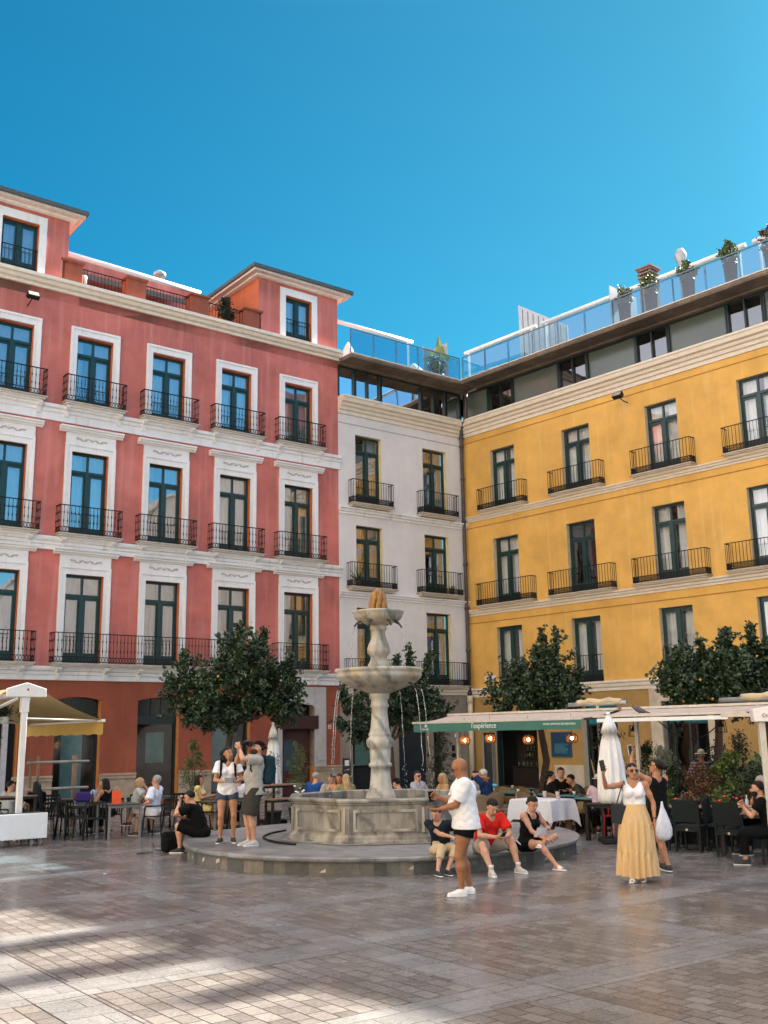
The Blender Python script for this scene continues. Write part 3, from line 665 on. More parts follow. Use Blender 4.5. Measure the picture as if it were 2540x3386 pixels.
MB().lathe([(.1, 18.5), (.1, 21.2), (.13, 21.25), (.26, 21.65), (.26, 21.72), (.14, 21.98), (.05, 22.0)], 14, (9.17, 4, 0)).build('roof_vent', METAL, yb)
mb = MB(); mb.box(8.66, 8.7, -.6, 1.2, 17.34, 19.15); mb.build('wind_screen', mat('white_screen', (.34, .36, .38), .4), yb)
# ground floor fittings
MB().box(.6, 1.18, .3, .32, .1, 2.1).build('mirror_door', mat('mirror_glass', (.75, .75, .72), .03, metal=1, var=.01), yb)
mb = MB(); mb.box(.53, .6, .1, .36, 0, 2.16); mb.box(1.18, 1.24, .1, .36, 0, 2.16); mb.box(.6, 1.18, .1, .36, 2.1, 2.16); mb.build('door_frame', BLACKG, yb)
mb = MB(); mb.box(1.3, 1.38, .05, .3, 0, 2.3); mb.box(3.42, 3.5, .05, .3, 0, 2.3); mb.box(1.38, 3.42, .05, .3, 2.22, 2.3); mb.build('bar_frame', BLACKG, yb)
MB().box(1.3, 3.5, 1.3, 1.4, 0, 2.3).build('bar_back_wall', mat('bar_wall', (.02, .012, .008), .8), yb)
mb = MB(); mb.box(1.5, 3.4, .7, .95, .75, .8); mb.box(1.5, 3.4, .75, .95, 0, .75); mb.box(1.7, 3.3, 1.2, 1.3, 1.1, 1.13); mb.box(1.7, 3.3, 1.2, 1.3, 1.4, 1.43); b_ = mb.build('bar_counter', mat('dark_wood_bar', (.02, .012, .01), .4), yb)
rnd = random.Random(5); mb = MB()
for k in range(26):
    x = 1.75+rnd.random()*1.5; z = rnd.choice((.8, 1.13, 1.43)); mb.tube([(x, 1.22 if z > 1 else .85, z), (x, 1.22 if z > 1 else .85, z+.12), (x, 1.22 if z > 1 else .85, z+.15), (x, 1.22 if z > 1 else .85, z+.2)], [.022, .022, .008, .008], 6)
tag(mb.build('bar_bottles', mat('bottle_glass', (.10, .14, .10), .08, var=.6), yb), None, None)
for x0, x1, z1 in ((5.75, 7.35, 3.2), (9.3, 11.1, 3.15), (13.3, 14.9, 3.1)):
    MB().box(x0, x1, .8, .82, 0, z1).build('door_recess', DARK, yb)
    mb = MB(); mb.box(x0, x0+.08, .25, .33, 0, z1); mb.box(x1-.08, x1, .25, .33, 0, z1); mb.box(x0+.08, x1-.08, .25, .33, z1-.08, z1); mb.box(x0+.08, x1-.08, .25, .33, 2.35, 2.42); mb.box((x0+x1)/2-.04, (x0+x1)/2+.04, .25, .33, 0, 2.35)
    dr = mb.build('glazed_door', BLACKG, yb)
    MB().quad((x0+.08, .29, 2.42), (x1-.08, .29, 2.42), (x1-.08, .29, z1-.08), (x0+.08, .29, z1-.08)).build('fanlight', TEALP, dr)
    MB().quad((x0+.08, .3, .1), (x1-.08, .3, .1), (x1-.08, .3, 2.35), (x0+.08, .3, 2.35)).build('door_glass', GLASSD, dr)
mb = MB(); mb.box(8.82, 9.3, -.05, .35, 0, 3.15); mb.box(11.1, 11.55, -.05, .35, 0, 3.15); mb.box(8.82, 11.55, -.06, .3, 3.15, 3.62); mb.box(9.1, 9.3, -.08, -.05, .9, 3.15); mb.build('portal_surround', STONE, yb)
mb = MB()
for a, b, z in ((0, .5, .62), (3.52, 4.3, .55), (4.3, 5.7, .9), (7.4, 8.8, .55), (11.6, 13.2, .5), (12.3, 13.2, .95), (15, YX, .6)): MB().box(a, b, -.03, .0+.02*(a == 12.3), 0, z).build('stone_plinth', STONE, yb)
pb = MB().box(4.22, 5.2, -.06, -.0, 1.2, 2.15).build('wall_poster', mat('poster_frame', (.02, .10, .14), .5), yb)
MB().box(4.26, 5.16, -.066, -.06, 1.23, 2.12).build('poster_sheet', mat('poster_blue', (.008, .022, .08), .5, col2=(.008, .07, .10), scale=1.2), pb)
rnd = random.Random(2); mb = MB()
for k in range(9): z = 1.68-k*.042; mb.box(4.38, 4.38+.5+.22*rnd.random(), -.069, -.066, z, z+.014)
mb.build('poster_text', mat('poster_print', (.08, .28, .36), .6), pb)
MB().tube([(3.98, -.06, .1), (3.98, -.06, 1.75)], .03, 8).build('steel_conduit', METAL, yb)
mb = MB(); mb.box(.83, 1.45, -.03, -.01, 4.22, 4.48); st = mb.build('street_name_plate', mat('white_tile', (.7, .68, .66), .3), yb)
lettering('PLAZA', .06, BLACKM, st, (.9, -.032, 4.39)); lettering('DEL OBISPO', .085, BLACKM, st, (.9, -.032, 4.27))

# taller neighbour further along the same street front (unseen; added and sized to shade the square)
nb = thing('shade_neighbour', 'unseen pale stone building added along the yellow front to shade the square', 'building', K0+dB*YX, RZB)
YX0 = YX; YX = 0; mb = MB(); mb.box(YX+.02, 92, -.1, 14, 0, 19.1); mb.box(YX+.02, 92, -.5, 14, 19.1, 19.55)
for k in range(20): mb.box(YX+1.5+k*3.6, YX+3+k*3.6, -.14, -.1, 4.5, 7.2); mb.box(YX+1.5+k*3.6, YX+3+k*3.6, -.14, -.1, 9, 12)
mb.build('wall', CREAM, nb)
for a, b, z in ((.1, 2.95, 22.0), (5.3, 5.85, 21.6), (6.9, 7.4, 21.3), (8.6, 9.1, 20.5)): MB().box(a, b, -.4, 1.6, 19.55, z).build('roof_shadow_block', RED, nb)  # unseen roof blocks, added to cast dark bands across the sun patch
YX = YX0

# ================================================================== CATHEDRAL (behind the camera: lit by the sun, mirrored in the windows)
cat = thing('cathedral', 'sunlit pale stone baroque cathedral facing the square', 'church', tuple(K0+Vector((-.742, -.67, 0))*50), RZB); cat.scale = (1, 1, 1.55)
CS = mat('cathedral_stone', (.60, .50, .36), .85, var=.12, scale=1.2, bump=.3, blotch=.1)
mb = MB(); mb.box(-4, 60, -14, 0, 0, 22)
for z, d, h in ((7, .5, .6), (13.5, .6, .7), (21.2, 1.0, .9)): mb.box(-4, 60, .0, d, z, z+h)
for k in range(16):
    x = -3+k*4.1
    for z0, z1 in ((0, 7), (7.6, 13.5), (14.2, 21.2)):
        mb.tube([(x, .35, z0), (x, .35, z0+.3), (x, .35, z0+.5), (x, .35, z1-.5), (x, .35, z1)], [.5, .5, .36, .32, .5], 12)
        mb.tube([(x+.9, .35, z0), (x+.9, .35, z1)], .3, 10)
for k in range(64): x = -3.5+k; mb.tube([(x, .5, 22.1), (x, .5, 22.5), (x, .5, 23.0)], [.1, .17, .08], 6)
mb.box(-4, 60, .35, .65, 23, 23.2)
mb.build('stone_front', CS, cat)
mb = MB()
for k in range(15):
    x = -3+k*4.1+2.5
    for z0, h in ((1, 4.5), (8.6, 3.6), (15.2, 4.2)):
        pts = [(x-.85, z0), (x+.85, z0), (x+.85, z0+h-.85)]+[(x+.85*math.cos(a), z0+h-.85+.85*math.sin(a)) for a in [math.pi*i/8 for i in range(1, 8)]]+[(x-.85, z0+h-.85)]
        mb.prism(pts, 'y', 0.0, .04)
mb.build('arched_windows', mat('dark_leaded_glass', (.03, .03, .035), .3), cat)

# ================================================================== FOUNTAIN
FX, FY = -.15, 20.3
MARB = None
def marble(name, c1, c2, c3, scale=1.6, rough=.45):
    m = bpy.data.materials.new(name); m.use_nodes = True; nt = m.node_tree; L = nt.links.new; b = nt.nodes['Principled BSDF']
    tc = _n(nt, 'ShaderNodeTexCoord'); mp = _n(nt, 'ShaderNodeMapping'); mp.inputs['Rotation'].default_value = (1.25, .35, .9); mp.inputs['Scale'].default_value = (1, 1, .55)
    L(tc.outputs['Object'], mp.inputs[0])
    n1 = _n(nt, 'ShaderNodeTexNoise'); n1.inputs['Scale'].default_value = 2.2; n1.inputs['Detail'].default_value = 9; n1.inputs['Roughness'].default_value = .62; L(tc.outputs['Object'], n1.inputs[0])
    cr = _n(nt, 'ShaderNodeValToRGB'); cr.color_ramp.elements[0].color = (*[(x+y)/2*.85 for x, y in zip(c1, c2)], 1); cr.color_ramp.elements[1].color = (*c2, 1); cr.color_ramp.elements[0].position = .32; cr.color_ramp.elements[1].position = .62; L(n1.outputs[0], cr.inputs[0])
    wv = _n(nt, 'ShaderNodeTexWave'); wv.inputs['Scale'].default_value = scale; wv.inputs['Distortion'].default_value = 7; wv.inputs['Detail'].default_value = 5; wv.inputs['Detail Scale'].default_value = 1.6; wv.inputs['Detail Roughness'].default_value = .6; L(mp.outputs[0], wv.inputs[0])
    rv = _n(nt, 'ShaderNodeMapRange'); rv.inputs[1].default_value = .0; rv.inputs[2].default_value = .22; rv.inputs[3].default_value = .75; rv.inputs[4].default_value = 0; L(wv.outputs[0], rv.inputs[0])
    m0 = _n(nt, 'ShaderNodeMix', data_type='RGBA'); L(rv.outputs[0], m0.inputs[0]); L(cr.outputs[0], m0.inputs[6]); m0.inputs[7].default_value = (*c1, 1)
    m2 = _n(nt, 'ShaderNodeMapping'); m2.inputs['Scale'].default_value = (3.0, 3.0, .5); L(tc.outputs['Object'], m2.inputs[0])
    n2 = _n(nt, 'ShaderNodeTexNoise'); n2.inputs['Scale'].default_value = 1.6; n2.inputs['Detail'].default_value = 7; L(m2.outputs[0], n2.inputs[0])
    r2 = _n(nt, 'ShaderNodeMapRange'); r2.inputs[1].default_value = .48; r2.inputs[2].default_value = .66; r2.inputs[4].default_value = .8; L(n2.outputs[0], r2.inputs[0])
    md = _n(nt, 'ShaderNodeMix', data_type='RGBA'); r4 = _n(nt, 'ShaderNodeMapRange'); r4.inputs[1].default_value = .44; r4.inputs[2].default_value = .30; r4.inputs[4].default_value = .55; L(n2.outputs[0], r4.inputs[0]); L(r4.outputs[0], md.inputs[0]); L(m0.outputs[2], md.inputs[6]); md.inputs[7].default_value = (*[q*.45 for q in c1], 1)
    mx = _n(nt, 'ShaderNodeMix', data_type='RGBA'); L(r2.outputs[0], mx.inputs[0]); L(md.outputs[2], mx.inputs[6]); mx.inputs[7].default_value = (*c3, 1)
    L(mx.outputs[2], b.inputs['Base Color']); b.inputs['Roughness'].default_value = rough
    n3 = _n(nt, 'ShaderNodeTexNoise'); n3.inputs['Scale'].default_value = 18; n3.inputs['Detail'].default_value = 6; L(tc.outputs['Object'], n3.inputs[0])
    bp = _n(nt, 'ShaderNodeBump'); bp.inputs['Strength'].default_value = .35; bp.inputs['Distance'].default_value = .015; L(n3.outputs[0], bp.inputs['Height']); L(bp.outputs[0], b.inputs['Normal'])
    return m
BAS = marble('grey_brown_marble', (.11, .10, .085), (.29, .26, .215), (.45, .41, .34), 1.0)
COLM = marble('pale_marble', (.17, .165, .155), (.58, .55, .50), (.46, .36, .22), .9)
BOWL = marble('stained_marble', (.15, .14, .12), (.46, .43, .37), (.44, .31, .13), .9)
PLAT = mat('grey_green_marble_paving', (.10, .105, .105), .38, scale=3, col2=(.30, .285, .27), bump=.15, blotch=.25)
pf = thing('fountain_platform', 'low round stone platform with a tiled riser that the fountain stands on', 'platform', (FX, FY, 0))
mb = MB(); N = 96
mb.lathe([(3.60, .20), (3.68, .205), (3.70, .23), (3.70, .262), (3.67, .28)], N, smooth=False); mb.build('platform_top', PLAT, pf)
mb = MB(); cols = 6; rnd = random.Random(8)
n = 110
for i in range(n):
    a0 = 2*math.pi*i/n; a1 = 2*math.pi*(i+1)/n; r = 3.62+rnd.random()*.004; mi = rnd.choice((0, 0, 1, 1, 2, 2, 3))
    q = lambda a, z: (r*math.cos(a), r*math.sin(a), z)
    mb.quad(q(a0, 0), q(a1, 0), q(a1, .2), q(a0, .2), mi)
tiles = [mat('riser_tile_a', (.045, .045, .04), .5, col2=(.09, .085, .075), scale=7), mat('riser_tile_b', (.08, .075, .065), .5, col2=(.15, .14, .12), scale=9), mat('riser_tile_c', (.06, .065, .06), .5, col2=(.16, .15, .13), scale=12), mat('riser_tile_d', (.13, .11, .09), .5, col2=(.22, .19, .15), scale=9)]
mb.build('platform_riser', tiles, pf)
mb = MB()
for i in range(26):   # joints between the cap stones, and pale chevron inlays of the riser
    a = 2*math.pi*i/26+.1; mb.add([(3.702*math.cos(a+s*.0012), 3.702*math.sin(a+s*.0012), z) for s, z in ((-1, .232), (1, .232), (1, .262), (-1, .262))], [(0, 1, 2, 3)])
mb.build('cap_joints', mat('dark_joint', (.02, .02, .02), .8), pf)
mb = MB()
for i in range(34):
    if rnd.random() < .45: continue
    a = 2*math.pi*i/34+rnd.random()*.08; w_ = .02+.012*rnd.random(); z = .05+.04*rnd.random(); s = rnd.choice((-1, 1))
    P_ = lambda da, zz: (3.632*math.cos(a+da), 3.632*math.sin(a+da), zz)
    pts = [P_(-w_, z), P_(0, z+.03), P_(0, z+.10), P_(-w_, z+.06)] if s > 0 else [P_(0, z), P_(w_, z), P_(w_, z+.06)]
    mb.add(pts, [tuple(range(len(pts)))])
mb.build('riser_inlay', mat('pale_inlay', (.50, .43, .34), .6, var=.2), pf)
ft = thing('fountain', 'old marble fountain with an octagonal basin, baluster column, two bowls and a stone artichoke finial', 'fountain', (FX, FY, .28))
# basin: octagon ring with panelled faces
def octr(r, n=8, ph=math.pi/8): return [(r*math.cos(2*math.pi*k/n+ph), r*math.sin(2*math.pi*k/n+ph)) for k in range(n)]
PH = R_(-90+0)+math.pi/8+R_(3)
mb = MB(); prof = [(1.99, 0), (1.99, .05), (1.96, .065), (1.96, .11), (1.93, .13), (1.90, .16), (1.90, .64), (1.93, .66), (1.94, .69), (1.98, .705), (1.985, .735), (1.96, .755), (1.80, .76), (1.77, .74), (1.77, .2), (0, .2)]
vs = []; fs = []
prof = [(r*(.945 if r > 1.85 else .93), z) for r, z in prof]
for r, z in prof:
    vs += [(x, y, z) for x, y in octr(max(r, .001), 8, PH)]
for i in range(len(prof)-1):
    for k in range(8): fs.append((i*8+k, i*8+(k+1) % 8, (i+1)*8+(k+1) % 8, (i+1)*8+k))
mb.add(vs, fs)
basin = mb.build('basin', BAS, ft)
for k in range(8):
    a = PH+2*math.pi*(k+.5)/8; fw2 = 1.795*math.sin(math.pi/8); d = 1.795*math.cos(math.pi/8)
    mb = MB(); t = .045
    for x0, x1, z0, z1 in ((-fw2+.12, fw2-.12, .205, .205+t), (-fw2+.12, fw2-.12, .53, .53+t), (-fw2+.12, -fw2+.12+t, .205+t, .53), (fw2-.12-t, fw2-.12, .205+t, .53)): mb.box(x0, x1, -.028, .0, z0, z1)
    for s in (-1, 1): q = sorted((s*(fw2-.05), s*(fw2-.005))); mb.box(q[0], q[1], -.025, .0, .18, .6)
    mb.build('panel_moulding', BAS, basin, (d*math.cos(a), d*math.sin(a), 0), a+math.pi/2)
mb = MB(); n = 40; vs = [(0, 0, .56)]+[(1.62*math.cos(2*math.pi*k/n), 1.62*math.sin(2*math.pi*k/n), .56) for k in range(n)]
mb.add(vs, [(0, k+1, (k+1) % n+1) for k in range(n)])
wm = bpy.data.materials.new('fountain_water'); wm.use_nodes = True; nt_ = wm.node_tree; b = nt_.nodes['Principled BSDF']; b.inputs['Base Color'].default_value = (.03, .045, .04, 1); b.inputs['Roughness'].default_value = .06
no = _n(nt_, 'ShaderNodeTexNoise'); no.inputs['Scale'].default_value = 14; bp = _n(nt_, 'ShaderNodeBump'); bp.inputs['Strength'].default_value = .5; bp.inputs['Distance'].default_value = .02; nt_.links.new(no.outputs[0], bp.inputs['Height']); nt_.links.new(bp.outputs[0], b.inputs['Normal'])
mb.build('pool_water', wm, ft)
MB().lathe([(2.0, 0), (2.02, .012), (1.9, .02)], 8).build('basin_plinth', PLAT, ft, (0, 0, 0), PH)
lob = lambda n_, amp: (lambda a, z: 1+amp*abs(math.cos(n_*a/2)))
def oc(a, z):  # softened octagon section
    k = (a % (math.pi/4))-math.pi/8; return .94+.06*(math.cos(math.pi/8)/math.cos(k))*1.0+(.035 if abs(k) > .3 else 0)
z0 = .28
low = [(0.306, .46), (0.315, .60), (0.285, .68), (0.285, .72), (0.255, .78), (0.217, .86), (0.191, 1.0), (0.183, 1.12), (0.183, 1.24), (0.221, 1.26), (0.225, 1.31), (0.191, 1.34), (0.191, 1.42), (0.200, 1.56), (0.200, 1.60), (0.238, 1.63), (0.259, 1.70), (0.259, 1.76), (0.230, 1.80), (0.212, 1.82), (0.221, 1.84), (0.221, 1.88), (0.200, 1.91), (0.174, 2.0), (0.157, 2.2), (0.153, 2.36), (0.183, 2.385), (0.183, 2.42), (0.162, 2.45), (0.162, 2.52), (0.191, 2.55), (0.196, 2.60), (0.212, 2.66)]
MB().lathe(low, 48, fn=lambda a, z: 1+(.03 if .95 < z < 1.2 or 1.36 < z < 1.58 or 1.62 < z < 1.78 or 1.95 < z < 2.3 else 0)*math.cos(8*a)).build('column', COLM, ft)
bw = [(0.219, 2.64), (0.350, 2.70), (0.525, 2.76), (0.700, 2.84), (0.805, 2.93), (0.836, 3.0), (0.814, 3.02), (0.849, 3.05), (0.862, 3.09), (0.844, 3.115), (0.787, 3.10), (0.744, 3.02), (0.438, 2.96), (0.009, 2.95)]
MB().lathe(bw, 64, fn=lambda a, z: 1+.022*abs(math.sin(4*a+.4))).build('lower_bowl', BOWL, ft)
upc = [(0.224, 2.95), (0.232, 3.10), (0.216, 3.13), (0.216, 3.2), (0.188, 3.24), (0.152, 3.31), (0.160, 3.36), (0.212, 3.42), (0.220, 3.50), (0.188, 3.60), (0.144, 3.70), (0.128, 3.78), (0.136, 3.86), (0.168, 3.89), (0.172, 3.92), (0.152, 3.94), (0.176, 3.99)]
MB().lathe(upc, 48, fn=lambda a, z: 1+(.045 if 3.26 < z < 3.86 else 0)*math.cos(10*a)).build('upper_column', BOWL, ft)
ub = [(0.191, 3.97), (0.296, 4.02), (0.418, 4.07), (0.474, 4.14), (0.479, 4.18), (0.496, 4.2), (0.509, 4.235), (0.496, 4.25), (0.435, 4.24), (0.261, 4.18), (0.009, 4.17)]
MB().lathe(ub, 56, fn=lambda a, z: 1+.04*abs(math.sin(5*a))).build('upper_bowl', BOWL, ft)
mb = MB(); mb.ball((0, 0, 4.46), (.125, .125, .25), 16)
for ring, (z, r, n_, h) in enumerate(((4.22, .14, 8, .26), (4.30, .135, 7, .28), (4.40, .115, 6, .26))):
    for k in range(n_):
        a = 2*math.pi*(k+.5*ring)/n_; pts = []; 
        for t, wd in ((0, .045), (.35, .06), (.7, .045), (1, .008)):
            rr = r*(1+.12*math.sin(t*3)-.35*t*t); pts.append((rr*math.cos(a), rr*math.sin(a), z+h*t, wd))
        mb.tube([p[:3] for p in pts], [p[3]*.8 for p in pts], 6)
mb.build('artichoke_finial', mat('rust_orange_stone', (.20, .085, .02), .6, col2=(.42, .21, .05), scale=9, bump=.4), ft)
for a in (200, 250, 300, 330, 20, 110):
    a = R_(a); mb = MB(); mb.tube([(.34*math.cos(a), .34*math.sin(a), 4.05), (.45*math.cos(a), .45*math.sin(a), 4.0), (.50*math.cos(a), .50*math.sin(a), 3.93)], .018, 6); mb.build('spout', mat('dark_bronze', (.03, .025, .02), .5), ft)
wj = bpy.data.materials.new('falling_water'); wj.use_nodes = True; b = wj.node_tree.nodes['Principled BSDF']; b.inputs['Base Color'].default_value = (.80, .84, .86, 1); b.inputs['Roughness'].default_value = .08; b.inputs['Transmission Weight'].default_value = .75; b.inputs['IOR'].default_value = 1.33
rnd = random.Random(3)
def jet(x, y, zt, zb, vx, vy):
    mb = MB(); n = 46; pts = []; T = math.sqrt(2*(zt-zb)/9.81)
    for i in range(n+1):
        t = T*math.sqrt(i/n)**1.15; z = zt-.5*9.81*t*t; pts.append((x+vx*t+.012*math.sin(i*.7)*i/n, y+vy*t, z))
    k = int(n*.72); mb.tube(pts[:k], [max(.003, .011*(1-i/k*.45)*(.6+.7*rnd.random())) for i in range(k)], 5)
    for i in range(k, n+1):
        if rnd.random() < .8:
            p = pts[i]
            for q in range(2): mb.ball((p[0]+rnd.gauss(0, .012+.0006*i), p[1]+rnd.gauss(0, .012), p[2]+rnd.gauss(0, .03)), (.005+.005*rnd.random(), .005, .008+.014*rnd.random()), 5)
    return mb.build('water_jet', wj, ft)
for a, r in ((192, .74), (168, .72), (-32, .74), (8, .76), (60, .74), (130, .74)):
    a = R_(a); mb = MB(); mb.tube([(.6*math.cos(a), .6*math.sin(a), 2.86), (r*math.cos(a), r*math.sin(a), 2.80), ((r+.06)*math.cos(a), (r+.06)*math.sin(a), 2.73)], .022, 6); mb.build('spout', MATS['dark_bronze'], ft)
    jet((r+.06)*math.cos(a), (r+.06)*math.sin(a), 2.72, .58, .28*math.cos(a), .28*math.sin(a))
for a in (200, 330): a = R_(a); jet(.50*math.cos(a), .50*math.sin(a), 3.9, 3.05, .2*math.cos(a), .2*math.sin(a))
MB().tube([(2.22*math.cos(a), 2.22*math.sin(a), .02) for a in [R_(150+i*6) for i in range(14)]], .02, 6).build('hose', BLACKM, ft)

# ================================================================== SOFT-BODY KIT: smooth distance shapes turned into one mesh
def snets(D, org, h):
    """surface nets on a distance grid"""
    S = D < 0; nx, ny, nz = D.shape
    c = np.zeros((nx-1, ny-1, nz-1), np.int8)
    offs = [(0,0,0),(1,0,0),(0,1,0),(1,1,0),(0,0,1),(1,0,1),(0,1,1),(1,1,1)]
    for a, b_, d in offs: c += S[a:nx-1+a, b_:ny-1+b_, d:nz-1+d]
    I = np.argwhere((c > 0) & (c < 8))
    if not len(I): return np.zeros((0, 3)), np.zeros((0, 4), int)
    V = np.stack([D[I[:, 0]+a, I[:, 1]+b_, I[:, 2]+d] for a, b_, d in offs], 1)
    P = np.zeros((len(I), 3)); W = np.zeros(len(I)); O = np.array(offs, float)
    for a, b_ in ((0,1),(2,3),(4,5),(6,7),(0,2),(1,3),(4,6),(5,7),(0,4),(1,5),(2,6),(3,7)):
        m = (V[:, a] < 0) != (V[:, b_] < 0); t = V[:, a]/np.where(V[:, a]-V[:, b_] == 0, 1, V[:, a]-V[:, b_])
        P += np.where(m[:, None], O[a]+(O[b_]-O[a])*t[:, None], 0); W += m
    P = (P/W[:, None]+I)*h+np.array(org)
    idx = -np.ones(c.shape, np.int64); idx[I[:, 0], I[:, 1], I[:, 2]] = np.arange(len(I)); Q = []
    for ax in range(3):
        sl = [slice(None)]*3; sh = [slice(None)]*3; sl[ax] = slice(0, -1); sh[ax] = slice(1, None)
        m = S[tuple(sl)] != S[tuple(sh)]; E = np.argwhere(m); o1, o2 = [k for k in range(3) if k != ax]
        E = E[(E[:, o1] > 0) & (E[:, o2] > 0) & (E[:, o1] < D.shape[o1]-1) & (E[:, o2] < D.shape[o2]-1)]
        def at(d1, d2): F = E.copy(); F[:, o1] -= d1; F[:, o2] -= d2; return idx[F[:, 0], F[:, 1], F[:, 2]]
        q = np.stack([at(1, 1), at(0, 1), at(0, 0), at(1, 0)], 1); s = S[E[:, 0], E[:, 1], E[:, 2]]
        if ax == 1: s = ~s
        q[~s] = q[~s][:, ::-1]; Q.append(q[(q >= 0).all(1)])
    return P, np.concatenate(Q)
class SDF:
    def __init__(s, k=.02): s.p = []; s.k = k; s.cl = []
    def cone(s, a, b, ra, rb=None, k=None): s.p.append(('c', np.array(a, float), np.array(b, float), ra, ra if rb is None else rb, k or s.k)); return s
    def ell(s, c, r, rot=None, k=None): s.p.append(('e', np.array(c, float), np.array(r, float), np.eye(3) if rot is None else rot, 0, k or s.k)); return s
    def box(s, c, r, rot=None, rd=.01, k=None): s.p.append(('b', np.array(c, float), np.array(r, float), np.eye(3) if rot is None else rot, rd, k or s.k)); return s
    def clip(s, f): s.cl.append(f); return s          # f(X, Y, Z) > 0 is cut away
    def mesh(s, h, disp=None):
        lo = np.full(3, 1e9); hi = -lo
        for t, a, b, c, d, k in s.p:
            if t == 'c': lo = np.minimum(lo, np.minimum(a-c, b-d)); hi = np.maximum(hi, np.maximum(a+c, b+d))
            else: m = np.linalg.norm(b)+d; m = min(m, b.max()*1.3+d) if t == 'e' else m; lo = np.minimum(lo, a-m); hi = np.maximum(hi, a+m)
        lo -= 3*h+.01; hi += 3*h+.01; n = np.ceil((hi-lo)/h).astype(int)+1
        ax = [lo[i]+h*np.arange(n[i]) for i in range(3)]; D = np.full(n, .3)
        for t, a, b, c, d, k in s.p:
            mg = k*1.2+3*h
            if t == 'c': l = np.minimum(a-c, b-d)-mg; u = np.maximum(a+c, b+d)+mg
            else: m = b.max()*(1.02 if t == 'e' else 1.75)+d; l = a-m-mg; u = a+m+mg
            i0 = np.clip(((l-lo)/h).astype(int), 0, n-1); i1 = np.clip(np.ceil((u-lo)/h).astype(int)+1, 1, n)
            X, Y, Z = np.meshgrid(*[ax[i][i0[i]:i1[i]] for i in range(3)], indexing='ij'); P = np.stack([X, Y, Z], -1)
            if t == 'c':
                ab = b-a; L = max(ab@ab, 1e-9); tt = np.clip(((P-a)@ab)/L, 0, 1); dd = np.linalg.norm(P-a-tt[..., None]*ab, axis=-1)-(c+(d-c)*tt)
            elif t == 'e':
                q = (P-a)@c; k0 = np.linalg.norm(q/b, axis=-1); k1 = np.linalg.norm(q/(b*b), axis=-1)+1e-9; dd = k0*(k0-1)/k1
            else:
                q = np.abs((P-a)@c)-b+d; dd = np.linalg.norm(np.maximum(q, 0), axis=-1)+np.minimum(q.max(-1), 0)-d
            sl = tuple(slice(i0[i], i1[i]) for i in range(3)); G = D[sl]; hh = np.clip(.5+.5*(G-dd)/k, 0, 1); D[sl] = G*(1-hh)+dd*hh-k*hh*(1-hh)
        if disp or s.cl:
            X, Y, Z = np.meshgrid(*ax, indexing='ij')
            if disp: D = D+disp(X, Y, Z)
            for f in s.cl: D = np.maximum(D, f(X, Y, Z))
        return snets(D, lo, h)
def npmesh(name, parts, m):
    V = []; Q = []; o = 0
    for v, q in parts: V.append(v); Q.append(q+o); o += len(v)
    V = np.concatenate(V); Q = np.concatenate(Q); me = bpy.data.meshes.new(name)
    me.vertices.add(len(V)); me.vertices.foreach_set('co', V.astype(np.float32).ravel())
    me.loops.add(len(Q)*4); me.loops.foreach_set('vertex_index', Q.astype(np.int32).ravel())
    me.polygons.add(len(Q)); me.polygons.foreach_set('loop_start', np.arange(len(Q), dtype=np.int32)*4); me.polygons.foreach_set('loop_total', np.full(len(Q), 4, np.int32))
    me.update(calc_edges=True); me.polygons.foreach_set('use_smooth', np.ones(len(Q), bool)); me.materials.append(m); me.validate(); return me

# ================================================================== PEOPLE
def skin(name, c):
    if name in MATS: return MATS[name]
    m = mat(name, c, .5, var=.10, scale=14, bump=.05); b = m.node_tree.nodes['Principled BSDF']
    b.inputs['Subsurface Weight'].default_value = .12; b.inputs['Subsurface Radius'].default_value = (.02, .008, .004); b.inputs['Subsurface Scale'].default_value = .6
    return m
SK = {'light': skin('fair_skin', (.52, .27, .17)), 'tan': skin('tanned_skin', (.42, .19, .095)), 'brown': skin('brown_skin', (.30, .12, .05)), 'pale': skin('pale_skin', (.58, .35, .26))}
def cloth(name, c, **k): k.setdefault('spec', .12); k.setdefault('var', .08); k.setdefault('scale', 12); k.setdefault('bump', .3); return mat(name, c, .85, **k)
HAIRC = {'black': mat('black_hair', (.006, .005, .004), .5, spec=.25, var=.5, scale=60, stretch=(1, 1, .2), bump=.5), 'brown': mat('brown_hair', (.035, .018, .010), .5, spec=.25, var=.5, scale=60, stretch=(1, 1, .2), bump=.5),
         'blond': mat('blond_hair', (.42, .27, .12), .5, var=.4, scale=60, stretch=(1, 1, .2), bump=.5), 'grey': mat('grey_hair', (.30, .29, .28), .6, var=.4, scale=60, stretch=(1, 1, .2), bump=.5), 'white': mat('white_hair', (.55, .53, .5), .6, var=.3, scale=60, stretch=(1, 1, .2), bump=.5)}
def ik(a, c, l1, l2, pole):
    a = np.array(a, float); c = np.array(c, float); d = c-a; L = np.linalg.norm(d); mx = (l1+l2)*.995
    if L > mx: c = a+d/L*mx; d = c-a; L = mx
    u = d/L; x = (l1*l1-l2*l2+L*L)/(2*L); y = math.sqrt(max(l1*l1-x*x, 0)); p = np.array(pole, float); p = p-u*(p@u); p /= np.linalg.norm(p)+1e-9
    return a+u*x+p*y, c
def rotm(yaw=0, pitch=0, roll=0):
    cy, sy = math.cos(yaw), math.sin(yaw); cp, sp = math.cos(pitch), math.sin(pitch); cr, sr = math.cos(roll), math.sin(roll)
    Z = np.array([[cy, -sy, 0], [sy, cy, 0], [0, 0, 1]]); X = np.array([[1, 0, 0], [0, cp, -sp], [0, sp, cp]]); Y = np.array([[cr, 0, sr], [0, 1, 0], [-sr, 0, cr]])
    return Z@X@Y
def unit(v): v = np.array(v, float); return v/(np.linalg.norm(v)+1e-9)
